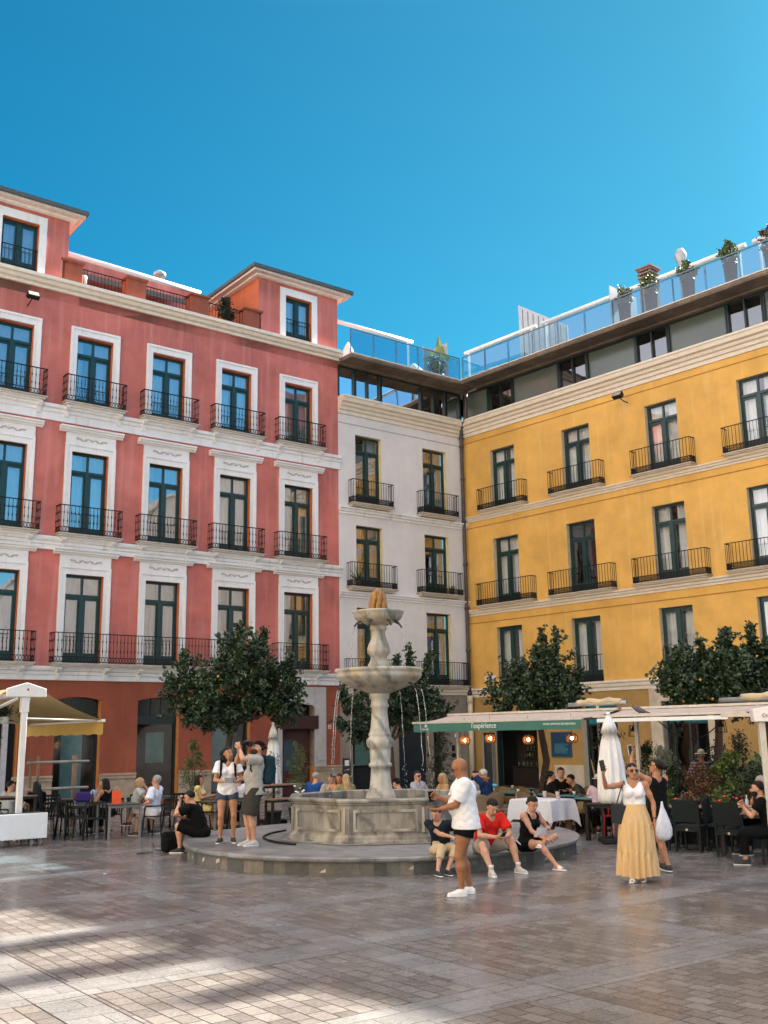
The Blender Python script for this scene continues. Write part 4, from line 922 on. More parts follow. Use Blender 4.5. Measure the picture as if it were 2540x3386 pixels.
def hand(w, d, n, side, curl=.35, h=.005, s=1.0):
    """palm + four unequal fingers + thumb. w wrist, d direction of the hand, n palm normal (the way the palm faces), side +1 right"""
    w = np.array(w, float); d = unit(d); n = np.array(n, float); n = unit(n-d*(n@d)); t = np.cross(d, n)*side; t = -t if side > 0 else -t   # t points to the thumb
    S = SDF(.008)
    base = [w+d*.088*s+t*x*s for x in (.030, .010, -.011, -.030)]; L = [.072, .080, .074, .058]
    for i, b_ in enumerate(base):
        S.cone(w+t*(.018-.012*i)*s, b_, .0135*s, .0115*s, .012)
        p = b_; ang = 0; L3 = [L[i]*.45, L[i]*.32, L[i]*.26]; spread = t*(.08-.055*i)
        for j in range(3):
            ang += curl*(.9, 1.2, .8)[j]*(1+.12*i); q = p+(unit(d+spread)*math.cos(ang)+n*math.sin(ang))*L3[j]*s
            S.cone(p, q, (.0092, .0085, .0078)[j]*s, (.0085, .0078, .0065)[j]*s, .004); p = q
    a = w+d*.025*s+t*.028*s; b_ = a+(d*.55+t*.6+n*.35)*.045*s; c = b_+(d*.8+t*.15+n*.5)*.032*s; e = c+(d*.85-t*.05+n*.5)*.024*s
    S.cone(w+d*.01*s+t*.01*s, b_, .015*s, .0115*s, .012); S.cone(b_, c, .0105*s, .009*s, .004); S.cone(c, e, .009*s, .0075*s, .004)
    return S.mesh(h)
FINE = 15.0
def person(label, pos, az, H=1.72, seat=None, g=1.0, fem=False, tilt=0, side=0, twist=0, head=(0, 0, 0), hr=None, hl=None, pr=(.7, -.6, -.5), pl=(-.7, -.6, -.5),
           ar=None, al=None, kr=(.15, 1, .2), kl=(-.15, 1, .2), fr=0, fl=0, fpr=0, fpl=0, sk='light', top=None, bot=None, shoe=None, hair=None, hatm=None, glasses=None, beard=None,
           palm=((0, 0, -1), (0, 0, -1)), hd=(None, None), curl=(.35, .35), vox=None, hsc=None, name='person', group=None, z=0, hs=1.0):
    """local frame: faces +y, right hand on +x, origin on the floor. seat = height of the seat surface"""
    k = H/1.72; vx = vox or .014
    root = thing(name, label, 'person', (pos[0], pos[1], z), -R_(az), group)
    pelz = .92*k if seat is None else seat+.10*k
    pel = np.array([0, 0, pelz]); RT = rotm(R_(twist), -R_(tilt), R_(side)); upv = RT@np.array([0, 0, 1.]); rx = RT@np.array([1., 0, 0]); fx = RT@np.array([0, 1., 0])
    RP = rotm(0, -R_(tilt*.4), R_(side*.4)); 
    waist = pel+RP@np.array([0, 0, .17*k]); chest = waist+upv*.19*k; neck = chest+upv*.17*k+fx*(-.01)
    shw = (.165 if fem else .188)*k*(1+.35*(g-1)); sh = {1: chest+rx*shw+upv*.115*k, -1: chest-rx*shw+upv*.115*k}
    RH = rotm(R_(head[0]), R_(head[1]), R_(head[2])); hup = unit(upv*.5+(RH@np.array([0, 0, 1.]))*.5)
    hc = neck+hup*.135*k+fx*.02*k
    hw = .085*k if not fem else .09*k
    hip = {1: pel+np.array([hw, 0, -.02*k]), -1: pel+np.array([-hw, 0, -.02*k])}
    if seat is None:
        ank = {1: np.array(ar if ar is not None else (hw+.01, 0, .085*k)), -1: np.array(al if al is not None else (-hw-.01, 0, .085*k))}
    else:
        ank = {1: np.array(ar if ar is not None else (hw+.03, .42, .085*k)), -1: np.array(al if al is not None else (-hw-.03, .42, .085*k))}
    kn = {}; 
    for s_, p_ in ((1, kr), (-1, kl)): kn[s_], ank[s_] = ik(hip[s_], ank[s_], .425*k, .405*k, p_)
    wr = {}; el = {}; dflt = {1: sh[1]+np.array([.08, .06, -.52*k]), -1: sh[-1]+np.array([-.08, .06, -.52*k])}
    for s_, t_, p_ in ((1, hr, pr), (-1, hl, pl)):
        el[s_], wr[s_] = ik(sh[s_], np.array(t_, float)*(1 if t_ is None else 1) if t_ is not None else dflt[s_], .29*k, .255*k, p_)
    B = SDF(.035); gg = g
    def torso(S, o=0.0, belly=True):
        for s_ in (1, -1):
            S.cone(pel+np.array([s_*.075*k, 0, -.01]), waist+rx*s_*.058*k, (.100 if fem else .095)*k*gg+o, (.082 if fem else .092)*k*gg+o)
            S.cone(waist+rx*s_*.058*k, chest+rx*s_*.072*k+upv*.02*k, (.082 if fem else .092)*k*gg+o, (.092 if fem else .103)*k*gg+o)
            S.cone(chest+rx*s_*.09*k+upv*.07*k, sh[s_]+upv*-.01*k, .075*k*gg+o*.8, .056*k*(1+.5*(gg-1))+o*.8)
            if fem: S.ell(chest+rx*s_*.075*k+fx*.085*k*gg-upv*.015*k, (.06*k+o, .055*k+o, .06*k+o))
            elif gg > 1.1: S.ell(chest+rx*s_*.07*k+fx*.07*k*gg+upv*.02, (.085*k+o, .06*k+o, .07*k+o))
            S.ell(pel+np.array([s_*.07*k, -.06*k, -.03*k]), (.085*k*gg+o, .085*k+o, .095*k+o))
        if gg > 1.05 and belly: S.ell(waist+fx*.045*k*gg+upv*.02, (.12*k*gg+o, .11*k*gg+o, .14*k+o))
    torso(B)
    B.cone(chest+upv*.12*k, neck, .08*k, .062*k); B.cone(neck-upv*.02, hc-RH@np.array([0, .012, .03])*k, (.047 if fem else .057)*k*(1+.5*(gg-1)), (.046 if fem else .054)*k*(1+.4*(gg-1)), .025)
    for s_ in (1, -1):
        m_ = 1+.45*(gg-1); fr_ = .9 if fem else 1
        B.cone(sh[s_], sh[s_]*.45+el[s_]*.55, .052*k*m_*fr_, .044*k*m_*fr_); B.cone(sh[s_]*.45+el[s_]*.55, el[s_], .044*k*m_*fr_, .036*k*m_*fr_)
        mid = el[s_]*.72+wr[s_]*.28; B.cone(el[s_], mid, .036*k*m_*fr_, .039*k*m_*fr_, .02); B.cone(mid, wr[s_], .039*k*m_*fr_, .025*k*fr_*(1+.2*(gg-1)), .02)
        tm = hip[s_]*.5+kn[s_]*.5; B.cone(hip[s_], tm, .092*k*(1+.6*(gg-1)), .075*k*(1+.7*(gg-1))); B.cone(tm, kn[s_], .075*k*(1+.7*(gg-1)), .052*k*(1+.5*(gg-1)), .03)
        sh_ = kn[s_]*.68+ank[s_]*.32; bk = unit(np.cross(np.cross(ank[s_]-kn[s_], kn[s_]-hip[s_]+np.array([0, 1e-3, 0])), ank[s_]-kn[s_])); bk = -bk if seat is None and False else bk
        cal = sh_-np.array([0, .012, 0])*(1 if seat is None else .6)
        B.cone(kn[s_], cal, .050*k*(1+.4*(gg-1)), .056*k*(1+.6*(gg-1))*(.94 if fem else 1), .025); B.cone(cal, ank[s_], .054*k*(1+.6*(gg-1))*(.94 if fem else 1), .032*k, .03)
    # head
    kh = k*(1.05 if hsc is None else hsc)
    Hq = lambda v: hc+RH@(np.array(v, float)*kh)
    B.ell(Hq((0, -.014, .028)), (.075*kh, .094*kh, .088*kh), RH, .02); B.ell(Hq((0, .016, -.03)), (.062*kh, .070*kh, .074*kh), RH, .02)
    B.cone(Hq((-.028, .05, -.082)), Hq((.028, .05, -.082)), .022*kh, None, .02); B.ell(Hq((0, .062, -.02)), (.045*kh, .028*kh, .055*kh), RH, .015)
    parts = [None]
    F = vx <= .0141
    # shoes / feet
    def foot_dir(s_): a_ = R_((fr if s_ > 0 else fl)); p_ = R_(fpr if s_ > 0 else fpl); return np.array([math.sin(a_)*math.cos(p_), math.cos(a_)*math.cos(p_), math.sin(p_)])
    for s_ in (1, -1):
        fd = foot_dir(s_); a_ = ank[s_]; B.cone(a_, a_+fd*.05-np.array([0, 0, .035*k]), .034*k, .034*k, .02); B.cone(a_-fd*.03-np.array([0, 0, .045])*k, a_+fd*.14*k-np.array([0, 0, .062])*k, .028*k, .020*k, .02)
    parts[0] = B.mesh(vx)
    # finer head details joined to the same body mesh
    hh = SDF(.012); hh.cone(Hq((0, .083, .012)), Hq((0, .106, -.020)), .0085*kh, .0125*kh); 
    for s_ in (1, -1):
        hh.cone(Hq((s_*.010, .092, -.024)), Hq((s_*.012, .088, -.026)), .009*kh, None)
        hh.ell(Hq((s_*.076, -.008, -.004)), (.010*kh, .020*kh, .031*kh), RH)
        hh.cone(Hq((s_*.018, .082, .026)), Hq((s_*.045, .066, .028)), .009*kh, .007*kh)
    hh.cone(Hq((-.016, .082, -.050)), Hq((.016, .082, -.050)), .010*kh, None)
    parts.append(hh.mesh(.006 if F else .01))
    dirs = {}
    for i, s_ in enumerate((1, -1)):
        d_ = hd[i] if hd[i] is not None else unit(wr[s_]-el[s_]); dirs[s_] = unit(d_)
        parts.append(hand(wr[s_], d_, palm[i], s_, curl[i], .0052 if F else .008, .98*k*(.92 if fem else 1)*hs))
    body = link('body', npmesh('body', parts, SK[sk]), root)
    fold = lambda amp: (lambda X, Y, Z: amp*np.sin(X*31+Z*17+2*np.sin(Y*19))*np.sin(Z*23+Y*27+X*9)+amp*.6*np.sin(Z*58+X*21+np.sin(Y*40)))
    # ---- clothing
    if top:
        T = SDF(.03); o = top.get('o', .014); torso(T, o); sl = top.get('sleeve', .5); 
        hemz = top.get('hem', -.06)
        SL = []
        if sl > 0:
            for s_ in (1, -1):
                m_ = 1+.45*(gg-1); fl_ = top.get('flare', .012); U = SDF(.02)
                if sl <= 1: e_ = sh[s_]+(el[s_]-sh[s_])*sl; U.cone(sh[s_], e_, .056*k*m_+o, .048*k*m_+o+fl_); u_ = unit(el[s_]-sh[s_])
                else: U.cone(sh[s_], el[s_], .055*k*m_+o, .042*k*m_+o); e_ = el[s_]+(wr[s_]-el[s_])*(sl-1); U.cone(el[s_], e_, .042*k*m_+o, .03*k*m_+o); u_ = unit(wr[s_]-el[s_])
                if sl <= 1: U.clip(lambda X, Y, Z, u_=u_, e_=e_: (X-e_[0])*u_[0]+(Y-e_[1])*u_[1]+(Z-e_[2])*u_[2])
                SL.append(U.mesh(vx*.85, fold(top.get('fold', .0042))))
        if top.get('drape'): 
            [T.cone(waist+rx*q*.04, pel+np.array([q*.06*k, -.015, hemz]), .10*k*gg+o, .125*k*gg+o) for q in (1, -1)]
        nk = top.get('neck', .075)
        if top.get('strap'):   # tank top: cut the shoulders away outside the straps and a scoop in front
            for s_ in (1, -1):
                A_ = sh[s_]+rx*s_*.035*k; T.clip(lambda X, Y, Z, A_=A_: .088*k-np.sqrt((X-A_[0])**2+(Y-A_[1])**2+((Z-A_[2])*.8)**2))
        Cn = neck+fx*.02+upv*.01; T.clip(lambda X, Y, Z: nk*k-np.sqrt(((X-Cn[0]))**2+((Y-Cn[1]))**2+((Z-Cn[2])*.9)**2))
        if top.get('scoop'): Cs = chest+upv*.14*k+fx*.11*k*gg; r_ = top['scoop']; T.clip(lambda X, Y, Z: r_*k-np.sqrt((X-Cs[0])**2+(Y-Cs[1])**2+(Z-Cs[2])**2))
        T.clip(lambda X, Y, Z: ((pel[2]+hemz)-Z)); 
        link(top.get('name', 'shirt'), npmesh('shirt', [T.mesh(vx*.85, fold(top.get('fold', .0042)))]+SL, top['m']), root)
    if bot:
        T = SDF(.03); o = bot.get('o', .016); ln = bot.get('len', .6); LG = []
        for s_ in (1, -1):
            T.cone(pel+np.array([s_*.075*k, 0, 0]), pel+RP@np.array([s_*.06*k, 0, .11*k]), (.100 if fem else .096)*k*gg+o*.7, .088*k*gg+o*.7); T.ell(pel+np.array([s_*.07*k, -.06*k, -.03*k]), (.085*k*gg+o, .085*k+o, .095*k+o))
            r0 = .092*k*(1+.6*(gg-1))+o; tm = hip[s_]*.5+kn[s_]*.5; wd = bot.get('wide', .0); U = SDF(.03)
            if ln <= 1: e_ = hip[s_]+(kn[s_]-hip[s_])*ln; U.cone(hip[s_], e_, r0, (.092-.034*ln)*k*(1+.6*(gg-1))+o+wd); u_ = unit(kn[s_]-hip[s_]); U.clip(lambda X, Y, Z, u_=u_, e_=e_: (X-e_[0])*u_[0]+(Y-e_[1])*u_[1]+(Z-e_[2])*u_[2])
            else:
                U.cone(hip[s_], tm, r0, .078*k+o); U.cone(tm, kn[s_], .078*k+o, .058*k+o+wd*.5); e_ = kn[s_]+(ank[s_]-kn[s_])*(ln-1); U.cone(kn[s_], e_, .058*k+o+wd*.5, .046*k+o+wd); u_ = unit(ank[s_]-kn[s_])
                U.clip(lambda X, Y, Z, u_=u_, e_=e_, q=kn[s_]: np.where((X-e_[0])**2+(Y-e_[1])**2+(Z-e_[2])**2 < .02, (X-e_[0])*u_[0]+(Y-e_[1])*u_[1]+(Z-e_[2])*u_[2], -1))
            LG.append(U.mesh(vx*.85, fold(.003)))
        T.clip(lambda X, Y, Z: Z-(waist[2]-.03)-1.0*0)
        link(bot.get('name', 'shorts'), npmesh('shorts', [T.mesh(vx*.85, fold(.003))]+LG, bot['m']), root)
    if shoe:
        for s_ in (1, -1):
            fd = foot_dir(s_); a_ = ank[s_]; dn = unit(np.array([0, 0, -1])-fd*(-fd[2])) ; T = SDF(.02)
            sole = a_+dn*.085*k; T.cone(a_-fd*.035*k+dn*.045*k, a_+fd*.03*k+dn*.035*k, .040*k, .042*k); T.cone(a_-fd*.03*k+dn*.06*k, a_+fd*.155*k+dn*.062*k, .040*k, .034*k); T.cone(a_+fd*.0*k+dn*.03*k, a_+fd*.10*k+dn*.05*k, .036*k, .034*k)
            if not shoe.get('slide'): T.cone(a_, a_+dn*.03*k, .040*k, .040*k)
            T.clip(lambda X, Y, Z, q=sole, dn=dn: (X-q[0])*dn[0]+(Y-q[1])*dn[1]+(Z-q[2])*dn[2]+.012)
            tp = a_+dn*(-.012); T.clip(lambda X, Y, Z, q=tp, dn=dn: -((X-q[0])*dn[0]+(Y-q[1])*dn[1]+(Z-q[2])*dn[2]))
            if shoe.get('slide'):
                qa = a_+fd*.05*k; qb = a_+fd*.12*k
                T.clip(lambda X, Y, Z, qa=qa, fd=fd: np.where(((X-qa[0])*dn[0]+(Y-qa[1])*dn[1]+(Z-qa[2])*dn[2]) < .068, -((X-qa[0])*fd[0]+(Y-qa[1])*fd[1]+(Z-qa[2])*fd[2]), -1)); T.clip(lambda X, Y, Z, qa=qb, fd=fd: np.where(((X-qa[0])*dn[0]+(Y-qa[1])*dn[1]+(Z-qa[2])*dn[2]) < .068, ((X-qa[0])*fd[0]+(Y-qa[1])*fd[1]+(Z-qa[2])*fd[2]), -1))
            so_ = link('shoe', npmesh('shoe', [T.mesh(.008 if F else .012)], shoe['m']), root)
            S2 = SDF(.02); S2.cone(a_-fd*.032*k+dn*.07*k, a_+fd*.16*k+dn*.07*k, .044*k, .038*k)
            S2.clip(lambda X, Y, Z, q=sole, dn=dn: (X-q[0])*dn[0]+(Y-q[1])*dn[1]+(Z-q[2])*dn[2]); q2 = a_+dn*.064*k; S2.clip(lambda X, Y, Z, q=q2, dn=dn: -((X-q[0])*dn[0]+(Y-q[1])*dn[1]+(Z-q[2])*dn[2]))
            link('sole', npmesh('sole', [S2.mesh(.008 if F else .012)], shoe.get('sole', WHT)), so_)
    if hair:
        ty, c = hair; T = SDF(.02)
        T.ell(Hq((0, -.022, .040)), (.082*kh, .096*kh, .086*kh), RH); 
        if ty in ('bob', 'long'):
            for s_ in (1, -1): T.cone(Hq((s_*.055, -.03, .02)), Hq((s_*.062, -.03, -.10)), .042*kh, .045*kh)
            T.cone(Hq((0, -.07, .0)), Hq((0, -.075, -.11)), .06*kh, .06*kh)
        if ty == 'long': T.cone(Hq((0, -.075, -.10)), hc+np.array([0, -.12, -.36])*kh-fx*.02, .068*kh, .05*kh); T.cone(Hq((.04, -.075, -.10)), hc+np.array([.06, -.11, -.30])*kh-fx*.02, .05*kh, .03*kh); T.cone(Hq((-.04, -.075, -.10)), hc+np.array([-.06, -.11, -.30])*kh-fx*.02, .05*kh, .03*kh)
        if ty == 'curly':
            rr = random.Random(4)
            for q in range(26): a_ = rr.uniform(0, 2*math.pi); zz = rr.uniform(-.20, .06); T.ell(Hq((.075*math.cos(a_), -.05+.06*math.sin(a_), zz)), (.035*kh, .035*kh, .04*kh))
        if ty in ('bun', 'pony'): T.ell(Hq((0, -.125, .035 if ty == 'bun' else -.0)), (.042*kh, .045*kh, .042*kh))
        if ty == 'bunlow': T.ell(Hq((0, -.118, -.045)), (.036*kh, .035*kh, .036*kh))
        if ty == 'pony': T.cone(Hq((0, -.13, .0)), Hq((0, -.14, -.16)), .035*kh, .018*kh)
        f0 = {'short': .045, 'bald': .0}.get(ty, .05)
        Rf = RH@np.array([0, 1., 0]); Ru = RH@np.array([0, 0, 1.]); Rr = RH@np.array([1., 0, 0])
        def face(X, Y, Z):
            px = X-hc[0]; py = Y-hc[1]; pz = Z-hc[2]; a_ = px*Rf[0]+py*Rf[1]+pz*Rf[2]; b_ = px*Ru[0]+py*Ru[1]+pz*Ru[2]; c_ = np.abs(px*Rr[0]+py*Rr[1]+pz*Rr[2])
            cut = np.minimum(a_-.018*k+np.maximum(0, c_-.05*k)*.5, .062*k-b_)     # in front of the ears and below the hairline
            r = cut
            if ty in ('short', 'bun', 'bunlow', 'pony'): r = np.maximum(r, np.where((a_ > -.095*k), np.minimum(-.035*k-b_+np.clip(-a_, -.02, .05)*-.6, 10), -1))
            return r
        T.clip(face)
        link('hair', npmesh('hair', [T.mesh(.009 if F else .013, lambda X, Y, Z: .0035*np.sin(X*120+2*np.sin(Z*40))*np.sin(Y*90+Z*30))], HAIRC[c]), root)
    if hatm:
        T = SDF(.01); 
        if hatm[0] == 'cap':
            T.ell(Hq((0, -.014, .050)), (.083*kh, .100*kh, .080*kh), RH); ct = Hq((0, 0, .045)); Ru = RH@np.array([0, 0, 1.]); T.clip(lambda X, Y, Z: -((X-ct[0])*Ru[0]+(Y-ct[1])*Ru[1]+(Z-ct[2])*Ru[2]))
            v2 = SDF(.01); s_ = hatm[2] if len(hatm) > 2 else 1; v2.ell(Hq((0, s_*.105, .052)), (.066*kh, .062*kh, .010*kh), RH); P1 = v2.mesh(.007)
            link('cap', npmesh('cap', [T.mesh(.009), P1], hatm[1]), root)
        else:
            T.ell(Hq((0, -.012, .085)), (.082*kh, .098*kh, .075*kh), RH); ct = Hq((0, 0, .055)); Ru = RH@np.array([0, 0, 1.]); T.clip(lambda X, Y, Z: -((X-ct[0])*Ru[0]+(Y-ct[1])*Ru[1]+(Z-ct[2])*Ru[2]))
            b2 = SDF(.01); b2.ell(Hq((0, -.01, .052)), (.150*kh, .165*kh, .014*kh), RH)
            link('hat', npmesh('hat', [T.mesh(.009), b2.mesh(.009)], hatm[1]), root)
    if glasses:
        mb = MB()
        for s_ in (1, -1):
            pts = [Hq((s_*(.034+.026*math.cos(a_)), .089-.006*abs(math.cos(a_)+.3), .006+.020*math.sin(a_))) for a_ in [2*math.pi*i/12 for i in range(12)]]
            if glasses == 'sun':
                mb.add([tuple(p) for p in pts]+[tuple(Hq((s_*.034, .093, .006)))], [(i, (i+1) % 12, 12) for i in range(12)], 0, True)
            mb.tube([tuple(p) for p in pts]+[tuple(pts[0])], .0022, 4, cap=False)
            mb.tube([tuple(Hq((s_*.058, .084, .010))), tuple(Hq((s_*.076, .03, .010))), tuple(Hq((s_*.080, -.012, .004)))], .0028, 4)
        mb.tube([tuple(Hq((-.012, .098, .012))), tuple(Hq((.012, .098, .012)))], .0028, 4)
        mb.build('sunglasses' if glasses == 'sun' else 'spectacles', mat('dark_lens', (.008, .008, .01), .12) if glasses == 'sun' else mat('thin_gold_rim', (.5, .35, .2), .3, metal=1), root)
    else:
        for s_ in (1, -1): MB().ball(tuple(Hq((s_*.031, .082, .004))), (.009*kh, .006*kh, .0055*kh), 8).build('eye', mat('dark_eye', (.02, .012, .01), .15), root)
    for s_ in (1, -1): MB().tube([tuple(Hq((s_*.016, .091, .027))), tuple(Hq((s_*.034, .086, .031))), tuple(Hq((s_*.05, .074, .026)))], .0035, 5).build('eyebrow', HAIRC['brown' if not hair or hair[1] in ('black', 'brown') else hair[1]], root)
    MB().tube([tuple(Hq((-.02, .086, -.051))), tuple(Hq((0, .094, -.049))), tuple(Hq((.02, .086, -.051)))], [.002, .0055, .002], 6).build('lips', mat('lips', (.34, .10, .08), .5), root)
    if beard:
        T = SDF(.015); T.ell(Hq((0, .030, -.055)), (.064*kh, .068*kh, .060*kh), RH); T.cone(Hq((-.03, .055, -.09)), Hq((.03, .055, -.09)), .026*kh)
        Rf = RH@np.array([0, 1., 0]); Ru = RH@np.array([0, 0, 1.]); Rr = RH@np.array([1., 0, 0])
        def cutb(X, Y, Z):
            px = X-hc[0]; py = Y-hc[1]; pz = Z-hc[2]; a_ = px*Rf[0]+py*Rf[1]+pz*Rf[2]; b_ = px*Ru[0]+py*Ru[1]+pz*Ru[2]; c_ = np.abs(px*Rr[0]+py*Rr[1]+pz*Rr[2])
            return np.maximum(np.maximum(b_+.032*k-np.maximum(0, c_-.045)*.9, np.minimum(np.minimum(.026*k-c_, b_+.062*k), .03-np.abs(b_+.05))), -a_+.0)
        T.clip(cutb); link('beard', npmesh('beard', [T.mesh(.008)], HAIRC[beard]), root)
    M = Matrix.Translation((pos[0], pos[1], z)) @ Matrix.Rotation(-R_(az), 4, 'Z')
    info = dict(root=root, M=M, wr=wr, el=el, sh=sh, dirs=dirs, hc=hc, neck=neck, chest=chest, waist=waist, pel=pel, kn=kn, ank=ank, hip=hip, upv=upv, fx=fx, rx=rx, k=k, Hq=Hq)
    return info
def phone(label, I, s_, off, rot, m=None, sz=(.075, .009, .155)):
    """phone held in a hand: off = local offset from the wrist, rot = euler of the slab (local)"""
    p = Vector(tuple(I['wr'][s_]+np.array(off))); M_ = I['M'] @ Matrix.Translation(p) @ Matrix.Rotation(rot[2], 4, 'Z') @ Matrix.Rotation(rot[0], 4, 'X') @ Matrix.Rotation(rot[1], 4, 'Y')
    t = link('phone', None); t.matrix_world = M_; tag(t, label, 'phone')
    bevel(MB().box(-sz[0]/2, sz[0]/2, -sz[1]/2, sz[1]/2, -sz[2]/2, sz[2]/2).build('phone_body', m or BLACKM, t), .004)
    MB().box(-sz[0]/2+.004, sz[0]/2-.004, -sz[1]/2-.0012, -sz[1]/2-.0002, -sz[2]/2+.005, sz[2]/2-.005).build('phone_screen', mat('phone_screen', (.02, .03, .045), .08), t)
    return t

# ------------------------------------------------------------------ the people near the fountain
wtee = cloth('white_tee', (.78, .76, .77)); blk = cloth('black_cloth', (.005, .005, .0055)); blks = cloth('black_knit', (.007, .0065, .007)); wshoe = mat('white_leather', (.76, .73, .70), .45, var=.05)
bshoe = mat('black_mesh_shoe', (.02, .02, .02), .7, var=.3, scale=40); gshoe = mat('grey_mesh_shoe', (.46, .43, .40), .7, var=.15, scale=40); navy = cloth('navy_cloth', (.012, .018, .03)); 
# bald man
I = person('bald sunglasses man in white T-shirt standing filming with his phone', (1.04, 14.62), -92, H=1.80, g=1.33, sk='brown', head=(-6, -24, 0), tilt=2, hsc=1.13, hr=(.02, .36, 1.27), hl=(-.10, .38, 1.12),
           pr=(.35, -.6, -.9), pl=(-.25, -.6, -1), palm=((-1, .0, .1), (.2, .1, 1)), hd=((-.25, .75, .5), (.15, .95, .05)), curl=(.55, .25), ar=(.10, -.04, .088), al=(-.11, .09, .088), fr=8, fl=-8,
           top=dict(m=wtee, sleeve=.78, hem=-.10, o=.022, flare=.03, drape=True, fold=.004), bot=dict(m=blk, len=.40, o=.022, wide=.02), shoe=dict(m=wshoe, sole=WHT), glasses='sun', vox=.0125)
phone('black phone held out on edge by the bald man', I, 1, (-.03, .10, .02), (R_(-20), R_(8), R_(95)))
MB().tube([(I['wr'][-1][0]+.036*math.sin(a), I['wr'][-1][1]-.02+.01*math.sin(a), I['wr'][-1][2]+.036*math.cos(a)) for a in [i*math.pi/6 for i in range(13)]], .010, 6).build('wristwatch', BLACKM, I['root'])
# boy behind him, sitting on the platform edge
I = person('boy in navy T-shirt and khaki trousers seated behind the bald man', (.80, 17.0), 160, H=1.50, seat=.28, sk='light', tilt=26, twist=-40, head=(-50, -24, 0), hr=(-.06, .34, .56), hl=(-.30, .24, .52),
           ar=(.26, .50, .09), al=(.08, .46, .09), top=dict(m=navy, sleeve=.62, o=.018, hem=-.08), bot=dict(m=cloth('khaki_cloth', (.52, .40, .24)), len=1.45, o=.02, name='trousers'), shoe=dict(m=bshoe), hair=('short', 'brown'))
I = person('man in red T-shirt and grey shorts sitting hunched over his phone', (1.52, 17.1), 157, H=1.76, seat=.28, g=1.08, sk='light', tilt=30, head=(-4, -32, 0), hr=(.06, .50, .55), hl=(-.07, .50, .53), pr=(1, -.2, -.6), pl=(-1, -.2, -.6),
           palm=((-.8, .2, .6), (.8, .2, .6)), hd=((-.45, .8, .2), (.45, .8, .2)), curl=(.6, .6), ar=(.24, .62, .088), al=(-.30, .50, .088), kr=(.5, 1, .4), kl=(-.5, 1, .4), fr=12, fl=-14,
           top=dict(m=cloth('bright_red_tee', (.62, .022, .015)), sleeve=.72, hem=-.09, o=.018, flare=.02), bot=dict(m=cloth('grey_shorts', (.30, .27, .23)), len=.86, o=.025, wide=.03), shoe=dict(m=gshoe, sole=WHT), hair=('short', 'black'), vox=.0125)
phone('black phone held by the man in the red T-shirt', I, -1, (.07, .10, .05), (R_(-45), 0, 0))
for s_ in (1, -1):
    a = I['ank'][s_]; MB().lathe([(.036, 0), (.038, .03), (.041, .055)], 14, (a[0], a[1], a[2]+.02)).build('sock', cloth('white_sock', (.75, .73, .72)), I['root'])
I = person('woman in black tank top sitting cross-legged with her phone', (2.24, 17.42), 140, H=1.66, seat=.28, fem=True, g=1.04, sk='light', tilt=14, head=(-12, -26, 0), hr=(.02, .40, .46), hl=(-.16, .34, .60), pr=(.8, -.3, -.6), pl=(-.9, -.2, -.8),
           palm=((0, .2, -1), (.7, -.5, .4)), hd=((-.7, .6, -.1), (-.1, .6, .6)), curl=(.3, .6), al=(.10, .40, .40), ar=(.02, .60, .088), kl=(-.9, .6, .35), kr=(.35, 1, .5), fr=-5, fl=75, fpl=10,
           top=dict(m=blks, sleeve=0, strap=True, scoop=.09, neck=.085, hem=-.06, o=.012, name='tank_top'), bot=dict(m=blk, len=.52, o=.02, wide=.02), shoe=dict(m=wshoe, sole=wshoe, slide=True), hair=('bunlow', 'black'), glasses='round', vox=.0125)
phone('black phone in the raised hand of the seated woman in black', I, -1, (-.005, .09, .06), (R_(-35), 0, R_(-15)))
t = MB().add([(-.13, 0, 0), (.13, 0, 0), (.13, .09, .15), (-.13, .09, .15), (0, .015, -.012), (0, .1, .14)], [(0, 4, 5, 3), (4, 1, 2, 5)]).build('paper_leaflet', WHT); t.matrix_world = I['M'] @ Matrix.Translation((.05, .30, .50)); tag(t, 'folded white paper on the lap of the woman in black', 'leaflet')
bg_ = MB(); bg_.ball((0, 0, .10), (.15, .11, .10), 14); bg_.tube([(-.15+.3*i/12, -.06, .10+.10*math.sin(math.pi*i/12)) for i in range(13)], .012, 6, mi=1); t = bg_.build('shoulder_bag', [blk, WHT]); t.location = (1.93, 17.12, .29); tag(t, 'black shoulder bag with white piping beside the seated woman', 'bag')

